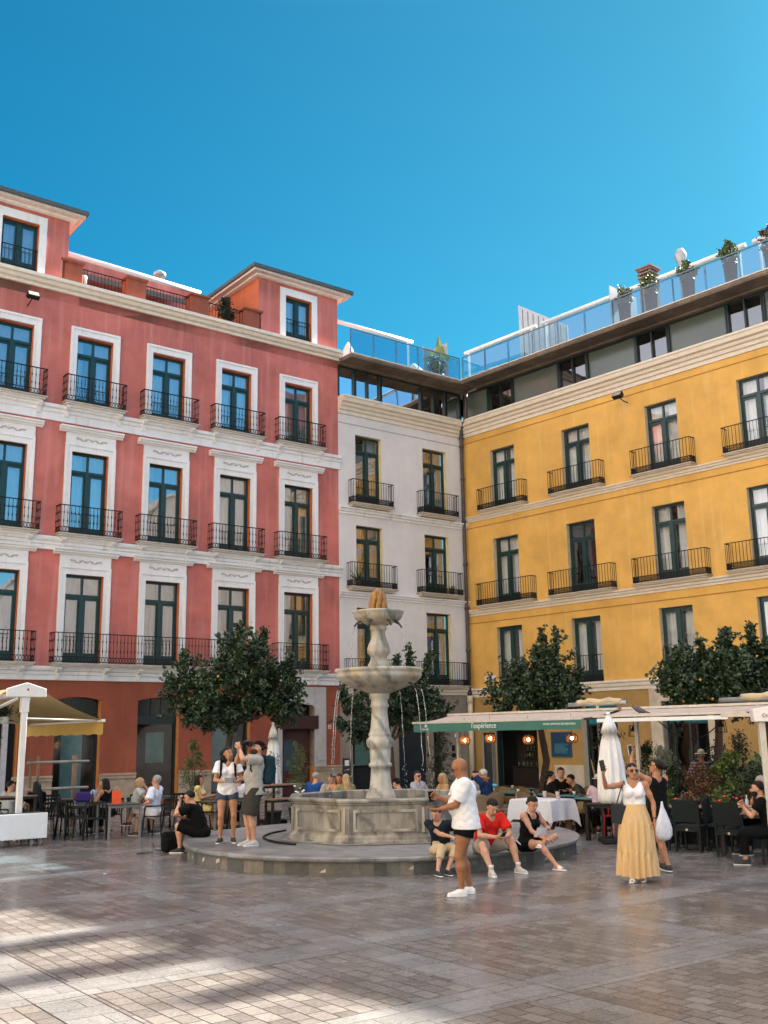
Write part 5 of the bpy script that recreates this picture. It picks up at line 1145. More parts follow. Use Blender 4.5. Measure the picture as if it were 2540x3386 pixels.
# woman with the long yellow skirt
I = person('woman in white tank top and long yellow skirt holding up a phone', (3.60, 15.62), 197, H=1.67, fem=True, sk='tan', tilt=-3, head=(22, 4, 0), hr=(.40, .30, 1.52), hl=(-.27, .06, .86), pr=(.9, .1, -.9), pl=(-.9, -.8, -.2),
           palm=((-.6, -.4, .0), (.5, .2, 0)), hd=((.02, .12, 1), None), curl=(.55, .3), ar=(.07, .10, .088), al=(-.06, -.04, .088), fr=10, top=dict(m=wtee, sleeve=0, strap=True, scoop=.075, neck=.085, hem=.10, o=.010, name='tank_top'),
           shoe=dict(m=wshoe, sole=wshoe, slide=True), hair=('bunlow', 'black'), glasses='sun', vox=.0125)
phone('black phone held high by the woman in the yellow skirt', I, 1, (.0, .03, .12), (R_(8), R_(12), R_(-10)))
mb = MB(); n = 96; rings = []
for i, (z, r, am, nf) in enumerate(((1.08, .137, 0, 20), (1.0, .156, .0, 20), (.92, .182, .004, 20), (.82, .20, .010, 24), (.80, .205, .016, 24), (.6, .235, .022, 24), (.42, .262, .026, 24), (.40, .268, .030, 32), (.25, .30, .036, 32), (.08, .335, .044, 32))):
    ring = []
    for q in range(n):
        a = 2*math.pi*q/n; rr = r*(1+.1*math.cos(2*a))+am*math.sin(a*nf/2+.6*math.sin(a*3)+i*.12); rr *= (1 if z > .78 else .75+.25*(z/.78)); ring.append((rr*math.cos(a)+.02*(1-z), rr*.95*math.sin(a), z+(.015*math.sin(a*3) if i == 9 else 0)))
    rings.append(ring)
mb.add(sum(rings, []), [(i*n+q, i*n+(q+1) % n, (i+1)*n+(q+1) % n, (i+1)*n+q) for i in range(len(rings)-1) for q in range(n)], 0, True)
mb.build('skirt', cloth('mustard_skirt', (.66, .44, .22), scale=30, var=.06), I['root'])
mb = MB(); mb.prism([(-.14, 0), (.14, 0), (.17, .27), (-.17, .27)], 'y', -.05, .05); mb.tube([(-.10, 0, .26), (-.05, .0, .45), (.02, 0, .62), (.06, 0, .45), (.10, 0, .26)], .009, 6)
t = bevel(mb.build('tote_bag', mat('black_leather', (.012, .012, .012), .5)), .02); t.matrix_world = I['M'] @ Matrix.Translation((.20, .05, .80)) @ Matrix.Rotation(R_(-8), 4, 'Y') @ Matrix.Rotation(R_(20), 4, 'Z'); tag(t, 'black leather tote on the shoulder of the woman in the skirt', 'bag')
MB().tube([(I['wr'][-1][0]+.032*math.cos(a), I['wr'][-1][1]+.032*math.sin(a), I['wr'][-1][2]+.03) for a in [i*math.pi/6 for i in range(13)]], .007, 5).build('wristwatch', BLACKM, I['root'])
# woman behind her
I = person('woman with dark bun and black shorts photographing, carrying a white carrier bag', (4.22, 16.72), -25, H=1.70, fem=True, sk='tan', tilt=0, head=(35, 16, 0), hr=(.12, .34, 1.30), hl=(-.30, .20, 1.72), pr=(.9, -.5, -.6), pl=(-.8, -.2, -.5), palm=((-1, 0, 0), (1, 0, 0)), curl=(.6, .5),
           ar=(.12, .14, .088), al=(-.06, -.22, .10), fr=30, fl=10, top=dict(m=blks, sleeve=0, strap=True, neck=.10, scoop=.08, hem=.02, o=.012, name='tank_top'), bot=dict(m=blk, len=.55, o=.018, wide=.01), shoe=dict(m=bshoe, sole=WHT), hair=('bun', 'black'), glasses='sun', vox=.0125)
phone('pale phone raised behind the woman in the yellow skirt', I, -1, (0, .02, .11), (R_(5), R_(-10), 0), WHT)
mb = MB(); mb.lathe([(.02, -.02), (.09, 0), (.125, .06), (.13, .16), (.10, .28), (.06, .38), (.025, .48), (.012, .56)], 28, fn=lambda a, z: 1+.10*math.sin(7*a+z*9)+.05*math.sin(3*a+z*22)); t = mb.build('carrier_bag', mat('thin_white_plastic', (.72, .72, .76), .4, var=.08, scale=12, bump=.5)); t.location = (4.20, 16.40, .50); t.scale = (.95, .6, 1); tag(t, 'full white plastic carrier bag hanging from the woman with the bun', 'bag')

# couple standing on the platform
I = person('woman in white T-shirt and denim shorts standing on the platform', (-2.93, 19.28), 168, z=.28, H=1.69, fem=True, sk='tan', head=(38, 6, 0), hr=(.08, .27, 1.08), hl=(-.13, .27, 1.06), palm=((0, .3, 1), (0, .3, 1)), hd=((-.7, .7, 0), (.6, .7, .1)), curl=(.5, .4), ar=(.115, .02, .088), al=(-.115, .04, .088), fr=20, fl=-4,
           top=dict(m=wtee, sleeve=.6, hem=-.07, o=.016, flare=.02, drape=True), bot=dict(m=cloth('denim', (.045, .075, .11)), len=.34, o=.018, wide=.01), shoe=dict(m=bshoe, sole=WHT), hair=('curly', 'black'))
t = MB().add([(-.10, 0, 0), (.10, 0, 0), (.11, .10, .09), (-.10, .10, .09), (0, .03, -.02), (.0, .12, .08)], [(0, 4, 5, 3), (4, 1, 2, 5)]).build('map_leaflet', mat('printed_paper', (.45, .48, .52), .6, var=.5, scale=30)); t.matrix_world = I['M'] @ Matrix.Translation((-.03, .33, 1.07)); tag(t, 'folded map held by the woman standing on the platform', 'leaflet')
def backpack(label, I, m, w_=.30, h_=.46, d_=.18):
    T = SDF(.05); T.box((0, 0, 0), (w_/2, d_/2, h_/2), None, .07); T.box((0, -d_*.45, -h_*.12), (w_*.38, d_*.22, h_*.28), None, .04)
    o = link('backpack', None); c = I['chest']-I['fx']*(.12+d_/2)*I['k']-I['upv']*.04
    RT = np.stack([I['rx'], I['fx'], I['upv']], 1); M4 = Matrix([[*RT[0], c[0]], [*RT[1], c[1]], [*RT[2], c[2]], [0, 0, 0, 1]]); o.matrix_world = I['M'] @ M4; tag(o, label, 'backpack')
    link('pack_body', npmesh('pack_body', [T.mesh(.014)], m), o); 
    for s_ in (1, -1):
        x = s_*.115*I['k']; q = d_/2+.10; mb = MB(); mb.tube([(x*.8, d_/2, .16), (x, d_/2+.03, .235), (x*1.05, q+.06, .225), (x*1.12, q+.155, .12), (x*1.15, q+.15, -.02), (x*1.45, q+.03, -.14), (x*1.2, d_/2-.02, -.17)], [.02, .022, .022, .022, .018, .012, .01], 6); mb.build('shoulder_strap', m, o)
    return o
backpack('small black backpack worn by the woman standing on the platform', I, blk, .24, .36, .12)
I = person('bearded man in grey T-shirt aiming a camera upwards on the platform', (-2.38, 18.72), -112, z=.28, H=1.80, g=1.1, sk='light', tilt=-6, head=(8, 20, 0), hr=(.04, .26, 1.60), hl=(-.02, .27, 1.66), pr=(1, .2, -.9), pl=(-1, .25, -.9), palm=((-.5, 0, .7), (.6, 0, .5)), hd=((-.3, .3, .9), (.2, .3, .9)), curl=(.7, .7), ar=(.10, .05, .088), al=(-.08, .00, .088), fr=5, fl=-10,
           top=dict(m=cloth('heather_grey_tee', (.36, .33, .30)), sleeve=.7, hem=-.10, o=.02, flare=.02, drape=True), bot=dict(m=cloth('charcoal_cargo', (.045, .04, .036)), len=.98, o=.03, wide=.03), shoe=dict(m=gshoe, sole=WHT), hair=('short', 'brown'), beard='brown', hatm=('cap', blk, -1))
backpack('dark teal backpack worn by the man with the camera', I, cloth('teal_nylon', (.012, .035, .045)), .32, .50, .19)
cm_ = link('camera_body', None); c = I['Hq']((0, .15, .02)); cm_.matrix_world = I['M'] @ Matrix.Translation(tuple(c)) @ Matrix.Rotation(R_(20), 4, 'X'); cm_.name = 'photo_camera'; tag(cm_, 'black camera held to the eye of the bearded man', 'camera')
bevel(MB().box(-.07, .07, -.035, .035, -.045, .045).build('camera_body', BLACKM, cm_), .008); MB().tube([(0, .035, 0), (0, .12, 0)], [.034, .038], 14).build('lens', BLACKM, cm_)
MB().tube([(.06, 0, -.04), (.09, .0, -.18), (.06, -.02, -.30), (.02, -.06, -.36)], .008, 5).build('camera_strap', BLACKM, cm_)
MB().tube([(I['wr'][-1][0]+.031*math.cos(a), I['wr'][-1][1]+.031*math.sin(a), I['wr'][-1][2]-.02) for a in [i*math.pi/6 for i in range(13)]], .009, 5).build('wristwatch', BLACKM, I['root'])
# man in black sitting on the left edge of the platform
I = person('man in black T-shirt sitting on the platform edge, hand at his mouth', (-3.62, 20.55), -86, H=1.76, seat=.28, g=1.12, sk='light', tilt=26, head=(0, -10, 0), hr=(.10, .48, .66), hl=(-.02, .42, .93), pr=(1, -.2, -.7), pl=(-.8, 0, -1), palm=((-.4, 0, 1), (.2, -1, 0)), hd=((-.2, .9, .2), (0, .1, 1)), curl=(.5, .7), ar=(.16, .42, .088), al=(-.16, .36, .088), fr=5, fl=-5,
           top=dict(m=blk, sleeve=.7, hem=-.09, o=.02, flare=.02), bot=dict(m=blk, len=1.0, o=.025, wide=.02), shoe=dict(m=bshoe, sole=WHT), hair=('short', 'black'), glasses='sun')
phone('dark blue phone in the hand of the man in black', I, 1, (-.01, .12, .05), (R_(-50), R_(10), R_(15)), mat('blue_phone', (.02, .06, .09), .3))
T = SDF(.05); T.box((0, 0, .2), (.15, .12, .19), None, .08); T.box((0, -.1, .15), (.11, .05, .12), None, .04); o = link('ground_backpack', npmesh('pack', [T.mesh(.014)], blk), None, (-4.22, 20.55, 0), R_(30)); tag(o, 'black rucksack on the ground before the man in black', 'backpack')
MB().tube([(.05, .05, .02), (-.25, .05, .06), (-.32, .0, .2), (-.3, .05, .02), (-.6, .1, .01)], .009, 5).build('strap', blk, o)

# ================================================================== TREES AND PLANTS
def leafmat(name, c, c2, trans=.25):
    if name in MATS: return MATS[name]
    m = mat(name, c, .42, col2=c2, scale=3.5, spec=.5); nt = m.node_tree; b = nt.nodes['Principled BSDF']
    g_ = _n(nt, 'ShaderNodeNewGeometry'); mr = _n(nt, 'ShaderNodeMapRange'); mr.inputs[3].default_value = .55; mr.inputs[4].default_value = 1.6; nt.links.new(g_.outputs['Random Per Island'], mr.inputs[0])
    src = b.inputs['Base Color'].links[0].from_socket; sc = _n(nt, 'ShaderNodeVectorMath', operation='SCALE'); nt.links.new(src, sc.inputs[0]); nt.links.new(mr.outputs[0], sc.inputs['Scale']); nt.links.new(sc.outputs[0], b.inputs['Base Color'])
    return m
ORL = leafmat('orange_tree_leaf', (.011, .025, .009), (.030, .058, .017))
OLV = leafmat('olive_leaf', (.10, .12, .07), (.17, .19, .12)); BUSH = leafmat('bush_leaf', (.04, .075, .02), (.10, .14, .035)); DRK = leafmat('ivy_leaf', (.010, .022, .010), (.025, .045, .015)); RDL = leafmat('reddish_leaf', (.08, .035, .015), (.14, .07, .03))
BARK = mat('bark', (.07, .045, .03), .9, var=.3, scale=12, bump=.6)
def leaves(P, Nn, L=.085, W=.042, seed=0, droop=.25):
    """one folded leaf per point, Nn = preferred growth direction"""
    r = np.random.default_rng(seed); n = len(P); d = Nn+r.normal(0, .75, (n, 3)); d[:, 2] -= droop; d /= np.linalg.norm(d, axis=1)[:, None]
    u = r.normal(0, 1, (n, 3)); s = np.cross(d, u); s /= np.linalg.norm(s, axis=1)[:, None]; nn = np.cross(s, d)
    k = (L*(.65+.7*r.random(n)))[:, None]; wv = (W*(.65+.6*r.random(n)))[:, None]
    a = P; t = P+d*k-nn*k*.10; m1 = P+d*k*.45+s*wv+nn*wv*.35; m2 = P+d*k*.45-s*wv+nn*wv*.35; c = P+d*k*.5
    V = np.stack([a, m1, t, c, m2], 1).reshape(-1, 3); i = np.arange(n)*5
    Q = np.concatenate([np.stack([i, i+1, i+2, i+3], 1), np.stack([i, i+3, i+2, i+4], 1)]); return V, Q
def foliage(name, shoots, per, L, W, m, seed, parent=None, rad=.05, droop=.25):
    r = np.random.default_rng(seed); PP = []; DD = []
    for a, b in shoots:
        a = np.array(a); b = np.array(b); t = r.random(per)**.8; p = a+(b-a)*t[:, None]+r.normal(0, rad, (per, 3)); PP.append(p); DD.append(np.repeat(((b-a)/(np.linalg.norm(b-a)+1e-9))[None]*.6, per, 0))
    V, Q = leaves(np.concatenate(PP), np.concatenate(DD), L, W, seed, droop); me = npmesh(name, [(V, Q)], m)
    me.polygons.foreach_set('use_smooth', np.zeros(len(Q), bool)); return link(name, me, parent)
def orange_tree(label, base, trunk, blobs, nsh, seed, fruit=0, tall=(), per=34):
    """trunk: list of points; blobs: ellipsoids (c, r) filled with leafy shoots; tall: upright whips (from, to)"""
    r = np.random.default_rng(seed); t = thing('orange_tree', label, 'tree', (base[0], base[1], 0), 0, 'orange trees in the square'); B = np.array([base[0], base[1], 0])
    mb = MB(); tr = [tuple(np.array(p)-B) for p in trunk]; mb.tube(tr, [.11-.04*i/len(tr) for i in range(len(tr))], 8)
    top = np.array(tr[-1]); sh = []; fr = []
    for bi, (c, rad) in enumerate(blobs):
        c = np.array(c)-B; rad = np.array(rad)*.86; mb.tube([tuple(top-np.array([0, 0, .15])), tuple(top*.5+c*.5+np.array([0, 0, -.1])), tuple(c)], [.055, .04, .015], 6)
        n = int(nsh*rad.prod()**.66/sum(np.prod(q[1])**.66 for q in blobs))
        for i in range(n):
            d = r.normal(0, 1, 3); d /= np.linalg.norm(d); f = (.35+.65*r.random()**.55)*(1+.14*math.sin(d[0]*5+seed)*math.cos(d[2]*4+bi)); a = c+d*rad*f*.78; l = .28+.38*r.random()
            b = a+(d*.8+np.array([0, 0, .35])+r.normal(0, .3, 3))*l*.8; sh.append((a, b))
            if i % 5 == 0: mb.tube([tuple(c), tuple((a+c)/2+r.normal(0, .05, 3)), tuple(b)], [.018, .012, .004], 4, cap=False)
            if fruit and r.random() < .25: fr.append(c+d*rad*(.92+.1*r.random()))
    mb.build('trunk', BARK, t)
    for a, b in tall:
        a = np.array(a)-B; b = np.array(b)-B
        for q in range(4): u = a+(b-a)*q/4; v = a+(b-a)*(q+1.2)/4; sh += [(u, v)]*2; sh.append((u, u+(v-u)*.3+r.normal(0, .16, 3)))
    foliage('crown', sh, per, .105, .045, ORL, seed, t)
    for p in fr[:fruit]: MB().ball(tuple(p), .036, 10).build('orange', mat('orange_peel', (.62, .25, .02), .45, var=.1), t)
    return t
orange_tree('large orange tree in front of the red building, behind the couple', (-4.1, 27), [(-4.1, 27, 0), (-4.05, 27, .9), (-4.12, 27, 1.7), (-4.0, 27, 2.6)],
    [((-4.0, 27, 3.3), (1.25, 1.1, 1.0)), ((-5.1, 27, 3.2), (.75, .8, .75)), ((-3.0, 27.2, 3.25), (.85, .9, .85)), ((-3.75, 26.8, 4.15), (.75, .7, .55)), ((-4.5, 26.6, 2.75), (.8, .7, .5)), ((-2.6, 27, 2.9), (.4, .6, .5))], 520, 11, 2, [((-3.9, 27, 4.3), (-3.85, 27, 5.0)), ((-3.3, 27, 4.2), (-3.2, 27, 4.85)), ((-5.3, 27, 3.7), (-5.3, 27, 4.3)), ((-2.6, 27, 3.5), (-2.5, 27, 4.2))])
orange_tree('dark orange tree directly behind the fountain column', (.1, 30), [(.1, 30, 0), (.1, 30, 1), (.05, 30, 2.1)],
    [((-.7, 30, 2.6), (.85, .9, .75)), ((.5, 30, 2.95), (.95, .9, .75)), ((1.15, 30, 2.7), (.5, .7, .5)), ((0, 30, 3.3), (.7, .7, .4))], 330, 12, 0, [((.65, 30, 3.6), (.66, 30, 4.6)), ((1.0, 30, 3.4), (1.25, 30, 4.45)), ((-.5, 30, 3.3), (-.4, 30, 3.95)), ((.2, 30, 3.5), (.3, 30, 4.3)), ((-1.2, 30, 3.0), (-1.3, 30, 3.5))])
orange_tree('orange tree rising above the green awning', (4.15, 28), [(4.15, 28, 0), (4.05, 28, .7), (4.2, 28, 1.4), (4.1, 28, 2.1), (4.0, 28, 2.7)],
    [((3.6, 28, 3.0), (1.0, .9, .62)), ((4.6, 28, 3.05), (.75, .9, .65)), ((3.9, 28, 3.45), (.8, .7, .45)), ((4.4, 28, 3.7), (.35, .4, .5))], 360, 13, 2, [((4.3, 28, 3.6), (4.25, 28, 4.85)), ((4.55, 28, 3.6), (4.65, 28, 4.8)), ((4.0, 28, 3.5), (4.05, 28, 4.4)), ((5.0, 28, 3.3), (5.2, 28, 3.75))])
orange_tree('orange tree full of ripe fruit above the white awning', (7.5, 24), [(7.42, 24, 0), (7.40, 24, .8), (7.52, 24, 1.5), (7.58, 24, 2.3), (7.5, 24, 2.8)],
    [((7.1, 24, 3.0), (.75, .8, .5)), ((7.7, 24, 3.2), (.7, .8, .65)), ((6.75, 24, 3.3), (.4, .5, .4))], 300, 14, 15, [((7.35, 24, 3.3), (7.3, 24, 4.15)), ((6.75, 24, 3.3), (6.75, 24, 3.95)), ((7.6, 24, 3.5), (7.9, 24, 4.3))])
orange_tree('dense dark orange tree at the right edge of the square', (8.9, 24.6), [(8.9, 24.6, 0), (8.85, 24.6, 1.2), (8.9, 24.6, 2.6)],
    [((8.6, 24.4, 3.0), (.9, .9, .7)), ((9.3, 24.4, 3.3), (.9, .9, .85)), ((8.3, 24.4, 3.6), (.42, .55, .45))], 330, 15, 2, [((8.1, 24.4, 3.7), (8.0, 24.4, 4.4)), ((8.6, 24.4, 3.7), (8.65, 24.4, 4.5))])
def shrub(nm, label, cat, loc, h, rad, m, seed, pot=None, n=40, per=26, L=.05, W=.016, potm=None, group=None, flowers=None, z=0, stems=3):
    r = np.random.default_rng(seed); t = thing(nm, label, cat, (loc[0], loc[1], z), 0, group); p0 = 0
    if pot:
        pr, ph = pot; mb = MB(); mb.lathe([(pr*.75, 0), (pr*.8, .02), (pr, ph-.04), (pr*1.08, ph-.04), (pr*1.08, ph), (pr*.9, ph), (pr*.88, ph-.05), (.01, ph-.05)], 20); mb.build('pot', potm or mat('dark_pot', (.03, .035, .035), .5), t); p0 = ph-.05
    sh = []; mb = MB()
    for i in range(stems): x, y = r.normal(0, rad*.3, 2); mb.tube([(0, 0, p0), (x*.6, y*.6, p0+(h-p0)*.5), (x, y, h*.93)], [.014, .01, .004], 5)
    mb.build('stem', BARK, t)
    for i in range(n):
        zz = p0+(h-p0)*(.12+.85*r.random()); f = math.sin(min(1, max(.1, (zz-p0)/(h-p0)))*math.pi*.86+.25); a_ = r.random()*6.28; q = rad*max(.2, f)*r.random()**.5; a = np.array([q*math.cos(a_)*.5, q*math.sin(a_)*.5, zz-.08]); b = np.array([q*math.cos(a_), q*math.sin(a_), zz+.08]); sh.append((a, b))
    foliage('foliage', sh, per, L, W, m, seed, t, rad=.035)
    if flowers:
        c, k = flowers
        for i in range(k): a_ = r.random()*6.28; q = rad*(.6+.4*r.random()); MB().ball((q*math.cos(a_), q*math.sin(a_), p0+(h-p0)*r.uniform(.3, .95)), (.035, .035, .022), 7).build('flower', c, t)
    return t
redf = mat('scarlet_petals', (.70, .06, .02), .6); whf = mat('white_petals', (.75, .74, .72), .6)
shrub('potted_shrub', 'tall feathery potted shrub left of the standing couple', 'plant', (-5.05, 27.3), 2.05, .38, BUSH, 21, (.22, .4), 60, 30, .06, .014)
shrub('potted_shrub', 'slim upright potted olive right of the closed white parasol', 'plant', (-2.3, 26.8), 1.95, .34, BUSH, 22, (.22, .4), 46, 26, .06, .014)
shrub('potted_shrub', 'sparse small-leaved shrub in front of the closed white parasol', 'plant', (-2.85, 26.3), 1.75, .30, OLV, 23, (.2, .35), 22, 22, .055, .014)
shrub('flower_pot', 'pot of small white flowers beside the basin', 'plant', (-2.15, 25.3), 1.02, .2, OLV, 24, (.15, .55), 18, 20, .04, .014, flowers=(whf, 16))
# shrubs along the right terrace
shrub('potted_shrub', 'round dark clipped bush behind the closed white parasol', 'plant', (5.75, 23.6), 1.85, .34, DRK, 31, (.25, .5), 70, 30, .05, .02)
shrub('potted_shrub', 'grey feathery olive bush beside the woman with the bun', 'plant', (5.75, 22.2), 1.75, .50, OLV, 32, (.28, .5), 90, 30, .065, .011)
shrub('potted_shrub', 'reddish brown leafy bush behind the dark wicker chairs', 'plant', (6.3, 21.4), 1.45, .42, RDL, 33, (.28, .45), 60, 30, .06, .02)
shrub('potted_shrub', 'bright green broad-leaved bush beside the orange trunk', 'plant', (6.85, 21.3), 1.62, .48, BUSH, 34, (.28, .45), 60, 24, .10, .035)
shrub('potted_shrub', 'pale green bush near the right edge of the terrace', 'plant', (7.2, 20.5), 1.55, .42, BUSH, 35, (.28, .45), 46, 24, .09, .032)
shrub('potted_shrub', 'dense dark green bush in the gap left of the reddish bush', 'plant', (5.95, 22.0), 1.35, .50, DRK, 301, (.28, .45), 90, 30, .06, .022)
shrub('potted_shrub', 'dark olive bush behind the third wicker chair', 'plant', (6.9, 19.9), 1.45, .45, DRK, 302, (.28, .45), 80, 30, .06, .022)
shrub('potted_shrub', 'pale variegated bush beside the white napkins', 'plant', (7.25, 19.6), 1.5, .42, OLV, 303, (.28, .45), 60, 28, .08, .03)
shrub('potted_shrub', 'dark bushy plant left of the ochre wall niche', 'plant', (7.7, 24.5), 1.85, .42, DRK, 36, (.3, .5), 80, 30, .055, .02)
shrub('potted_shrub', 'tall dark cypress-like plant on the ochre wall', 'plant', (8.3, 24.9), 2.1, .30, DRK, 37, (.3, .5), 80, 30, .05, .018)
for i, (x, y, s_) in enumerate(((5.15, 21.4, 'beside the red chair'), (5.45, 20.9, 'between the shrubs and the first wicker chair'), (5.85, 20.6, 'behind the second wicker chair'), (6.3, 20.2, 'under the reddish bush'), (6.7, 19.8, 'behind the third wicker chair'))):
    shrub('geranium', 'low geranium with scarlet flowers '+s_, 'plant', (x, y), .95, .26, BUSH if i % 2 else RDL, 40+i, (.2, .42), 30, 22, .05, .026, flowers=(redf, 7), group='geraniums along the right terrace')
mb = MB(); mb.tube([(7.9, 22.3, 0), (7.85, 22.3, .8), (7.8, 22.3, 1.35)], [.03, .025, .018], 6)
for a, b in (((7.8, 22.3, 1.3), (7.55, 22.3, 2.0)), ((7.82, 22.3, 1.2), (8.2, 22.3, 1.8)), ((7.83, 22.3, 1.0), (7.5, 22.2, 1.4)), ((7.8, 22.3, 1.35), (7.95, 22.3, 2.15))): mb.tube([a, tuple((np.array(a)+np.array(b))/2+np.array([.04, 0, .02])), b], [.014, .009, .003], 5)
tag(mb.build('bare_tree', mat('pale_bark', (.28, .22, .15), .9)), 'leafless pale sapling before the ochre wall', 'tree')
mb = MB()
for pts in ([(4.98, 24.6, 0), (4.95, 24.6, .7), (4.8, 24.6, 1.15), (4.72, 24.6, 1.5)], [(4.9, 24.6, .8), (5.1, 24.6, 1.1), (5.15, 24.6, 1.3)], [(4.83, 24.6, 1.0), (4.95, 24.6, 1.2), (4.9, 24.6, 1.4)]): mb.tube(pts, [.05, .04, .03, .012][:len(pts)], 6)
tag(mb.build('dead_trunk', mat('driftwood', (.35, .28, .18), .9, bump=.5)), 'gnarled pale dead trunk behind the man in grey at the teal table', 'tree')
def ivy(label, base, h, wd, seed):
    r = np.random.default_rng(seed); t = thing('ivy', label, 'plant', (base[0], base[1], 0)); sh = []
    for i in range(int(46*h)): z = r.random()*h; a = np.array([r.normal(0, wd), r.normal(0, wd*.5), z]); sh.append((a, a+r.normal(0, .09, 3)))
    MB().tube([(0, 0, 0), (.05, 0, h*.5), (0, 0, h)], .02, 5).build('stem', BARK, t); foliage('foliage', sh, 18, .06, .03, DRK, seed, t); return t
ivy('ivy column beside the doorway of the cream building', (2.0, 41.3), 2.3, .2, 51)
ivy('ivy-covered post behind the closed white parasol', (5.05, 24.3), 2.25, .14, 52)
# roof plants
def up_on(K, d, s, n, y): return K+d*s+n*y
nB = Vector((.742, .670, 0)); nA = Vector((-.6105, .792, 0))
navyp = mat('blue_grey_planter', (.015, .03, .05), .4)
for s, h, q in ((9.1, 18.95, 'beside the glass wind screen'), (10.3, 19.05, 'below the brick chimney'), (11.9, 19.0, 'below the silver roof vent'), (13.6, 19.1, 'nearest the right end')):
    p = up_on(K0, dB, s, nB, -.28); mb = None
    shrub('roof_planter', 'tall planter with a trailing bush on the yellow roof terrace '+q, 'plant', (p.x, p.y), h-17.3, .42, OLV if s < 10 else BUSH, int(s*10), (.24, 1.0), 44, 22, .09, .035, navyp, 'planters on the roof terrace', z=17.32)
p = up_on(K0, dB, 15.1, nB, -.2); shrub('roof_planter', 'reddish bush on the yellow roof terrace at the right edge', 'plant', (p.x, p.y), 1.9, .45, RDL, 77, (.24, .9), 44, 22, .09, .035, navyp, z=17.32)
p = up_on(P0, dA, 6.45, nA, .9); t = thing('banana_plant', 'banana plant standing on the corner roof terrace', 'plant', (p.x, p.y, 17.32)); mb = MB()
for a, l, e in ((150, 1.2, 60), (100, 1.5, 82), (60, 1.1, 75), (20, .8, 50), (200, 1.0, 30)):
    A_ = R_(a); E_ = R_(e); d = Vector((math.cos(A_)*math.cos(E_), math.sin(A_)*math.cos(E_), math.sin(E_))); s_ = d.cross(Vector((0, 1, .2))).normalized(); pts = [Vector((0, 0, 1.5))+d*l*f-Vector((0, 0, .5*f*f*l*math.cos(E_))) for f in (0, .3, .6, 1)]
    for i in range(3):
        w0, w1 = (.05, .17, .15, .02)[i], (.05, .17, .15, .02)[i+1]; mb.add([pts[i]-s_*w0, pts[i], pts[i+1], pts[i+1]-s_*w1], [(0, 1, 2, 3)]); mb.add([pts[i], pts[i]+s_*w0, pts[i+1]+s_*w1, pts[i+1]], [(0, 1, 2, 3)])
mb.build('leaf', leafmat('banana_leaf', (.16, .20, .03), (.28, .30, .06)), t); MB().tube([(0, 0, .5), (0, 0, 1.55)], [.07, .04], 8).build('stem', BARK, t); MB().lathe([(.22, 0), (.28, .55), (.25, .55)], 16).build('pot', navyp, t)
p = up_on(P0, dA, 6.0, nA, .6); shrub('roof_planter', 'leafy planter beside the banana plant on the roof', 'plant', (p.x, p.y), 1.6, .5, OLV, 78, (.3, .7), 60, 24, .09, .035, navyp, z=17.32)
p = up_on(P0, dA, -4.45, nA, 1.3); shrub('roof_planter', 'dark plant with red flowers beside the right dormer', 'plant', (p.x, p.y), 1.9, .42, DRK, 79, (.3, .5), 80, 24, .08, .03, flowers=(redf, 6), z=17.45)
p = up_on(P0, dA, .75, nA, .2); T = MB().lathe([(.30, 0), (.26, .3), (.20, .6), (.08, .85), (.02, .95)], 18, fn=lambda a, z: 1+.12*math.sin(5*a+3*z)); t = T.build('covered_parasol', AWNW); t.location = (p.x, p.y, 17.34); tag(t, 'white cloth cover on the roof terrace beside the right dormer', 'cover')
p = up_on(P0, dA, 4.3, nA, .2); t = T.build('covered_furniture', AWNW); t.location = (p.x, p.y, 17.34); t.scale = (1.7, 1.3, .8); tag(t, 'white cloth cover left of the plants on the corner terrace', 'cover')
for fl, c, z_, lb in ((0, 1.58-.75, 7.9, 'spiky aloe on the middle left balcony of the cream building'), (1, 5.16+.6, 7.9, 'small spiky plant on the middle right balcony of the cream building')):
    p = up_on(P0, dA, c, nA, -.22); t = thing('aloe', lb, 'plant', (p.x, p.y, z_)); mb = MB(); rr = random.Random(fl)
    for i in range(13): a = rr.random()*6.28; l = (.7 if fl == 0 else .35)*(.6+.5*rr.random()); e = .5+.9*rr.random(); d = Vector((math.cos(a)*math.cos(e), math.sin(a)*math.cos(e), math.sin(e))); mb.tube([(0, 0, .2), tuple(Vector((0, 0, .2))+d*l*.5), tuple(Vector((0, 0, .2))+d*l-Vector((0, 0, .12*l)))], [.02, .018, .002], 4)
    mb.build('leaf', BUSH, t); MB().lathe([(.08, 0), (.12, .22), (.1, .22)], 12).build('pot', MATS['clay'], t)

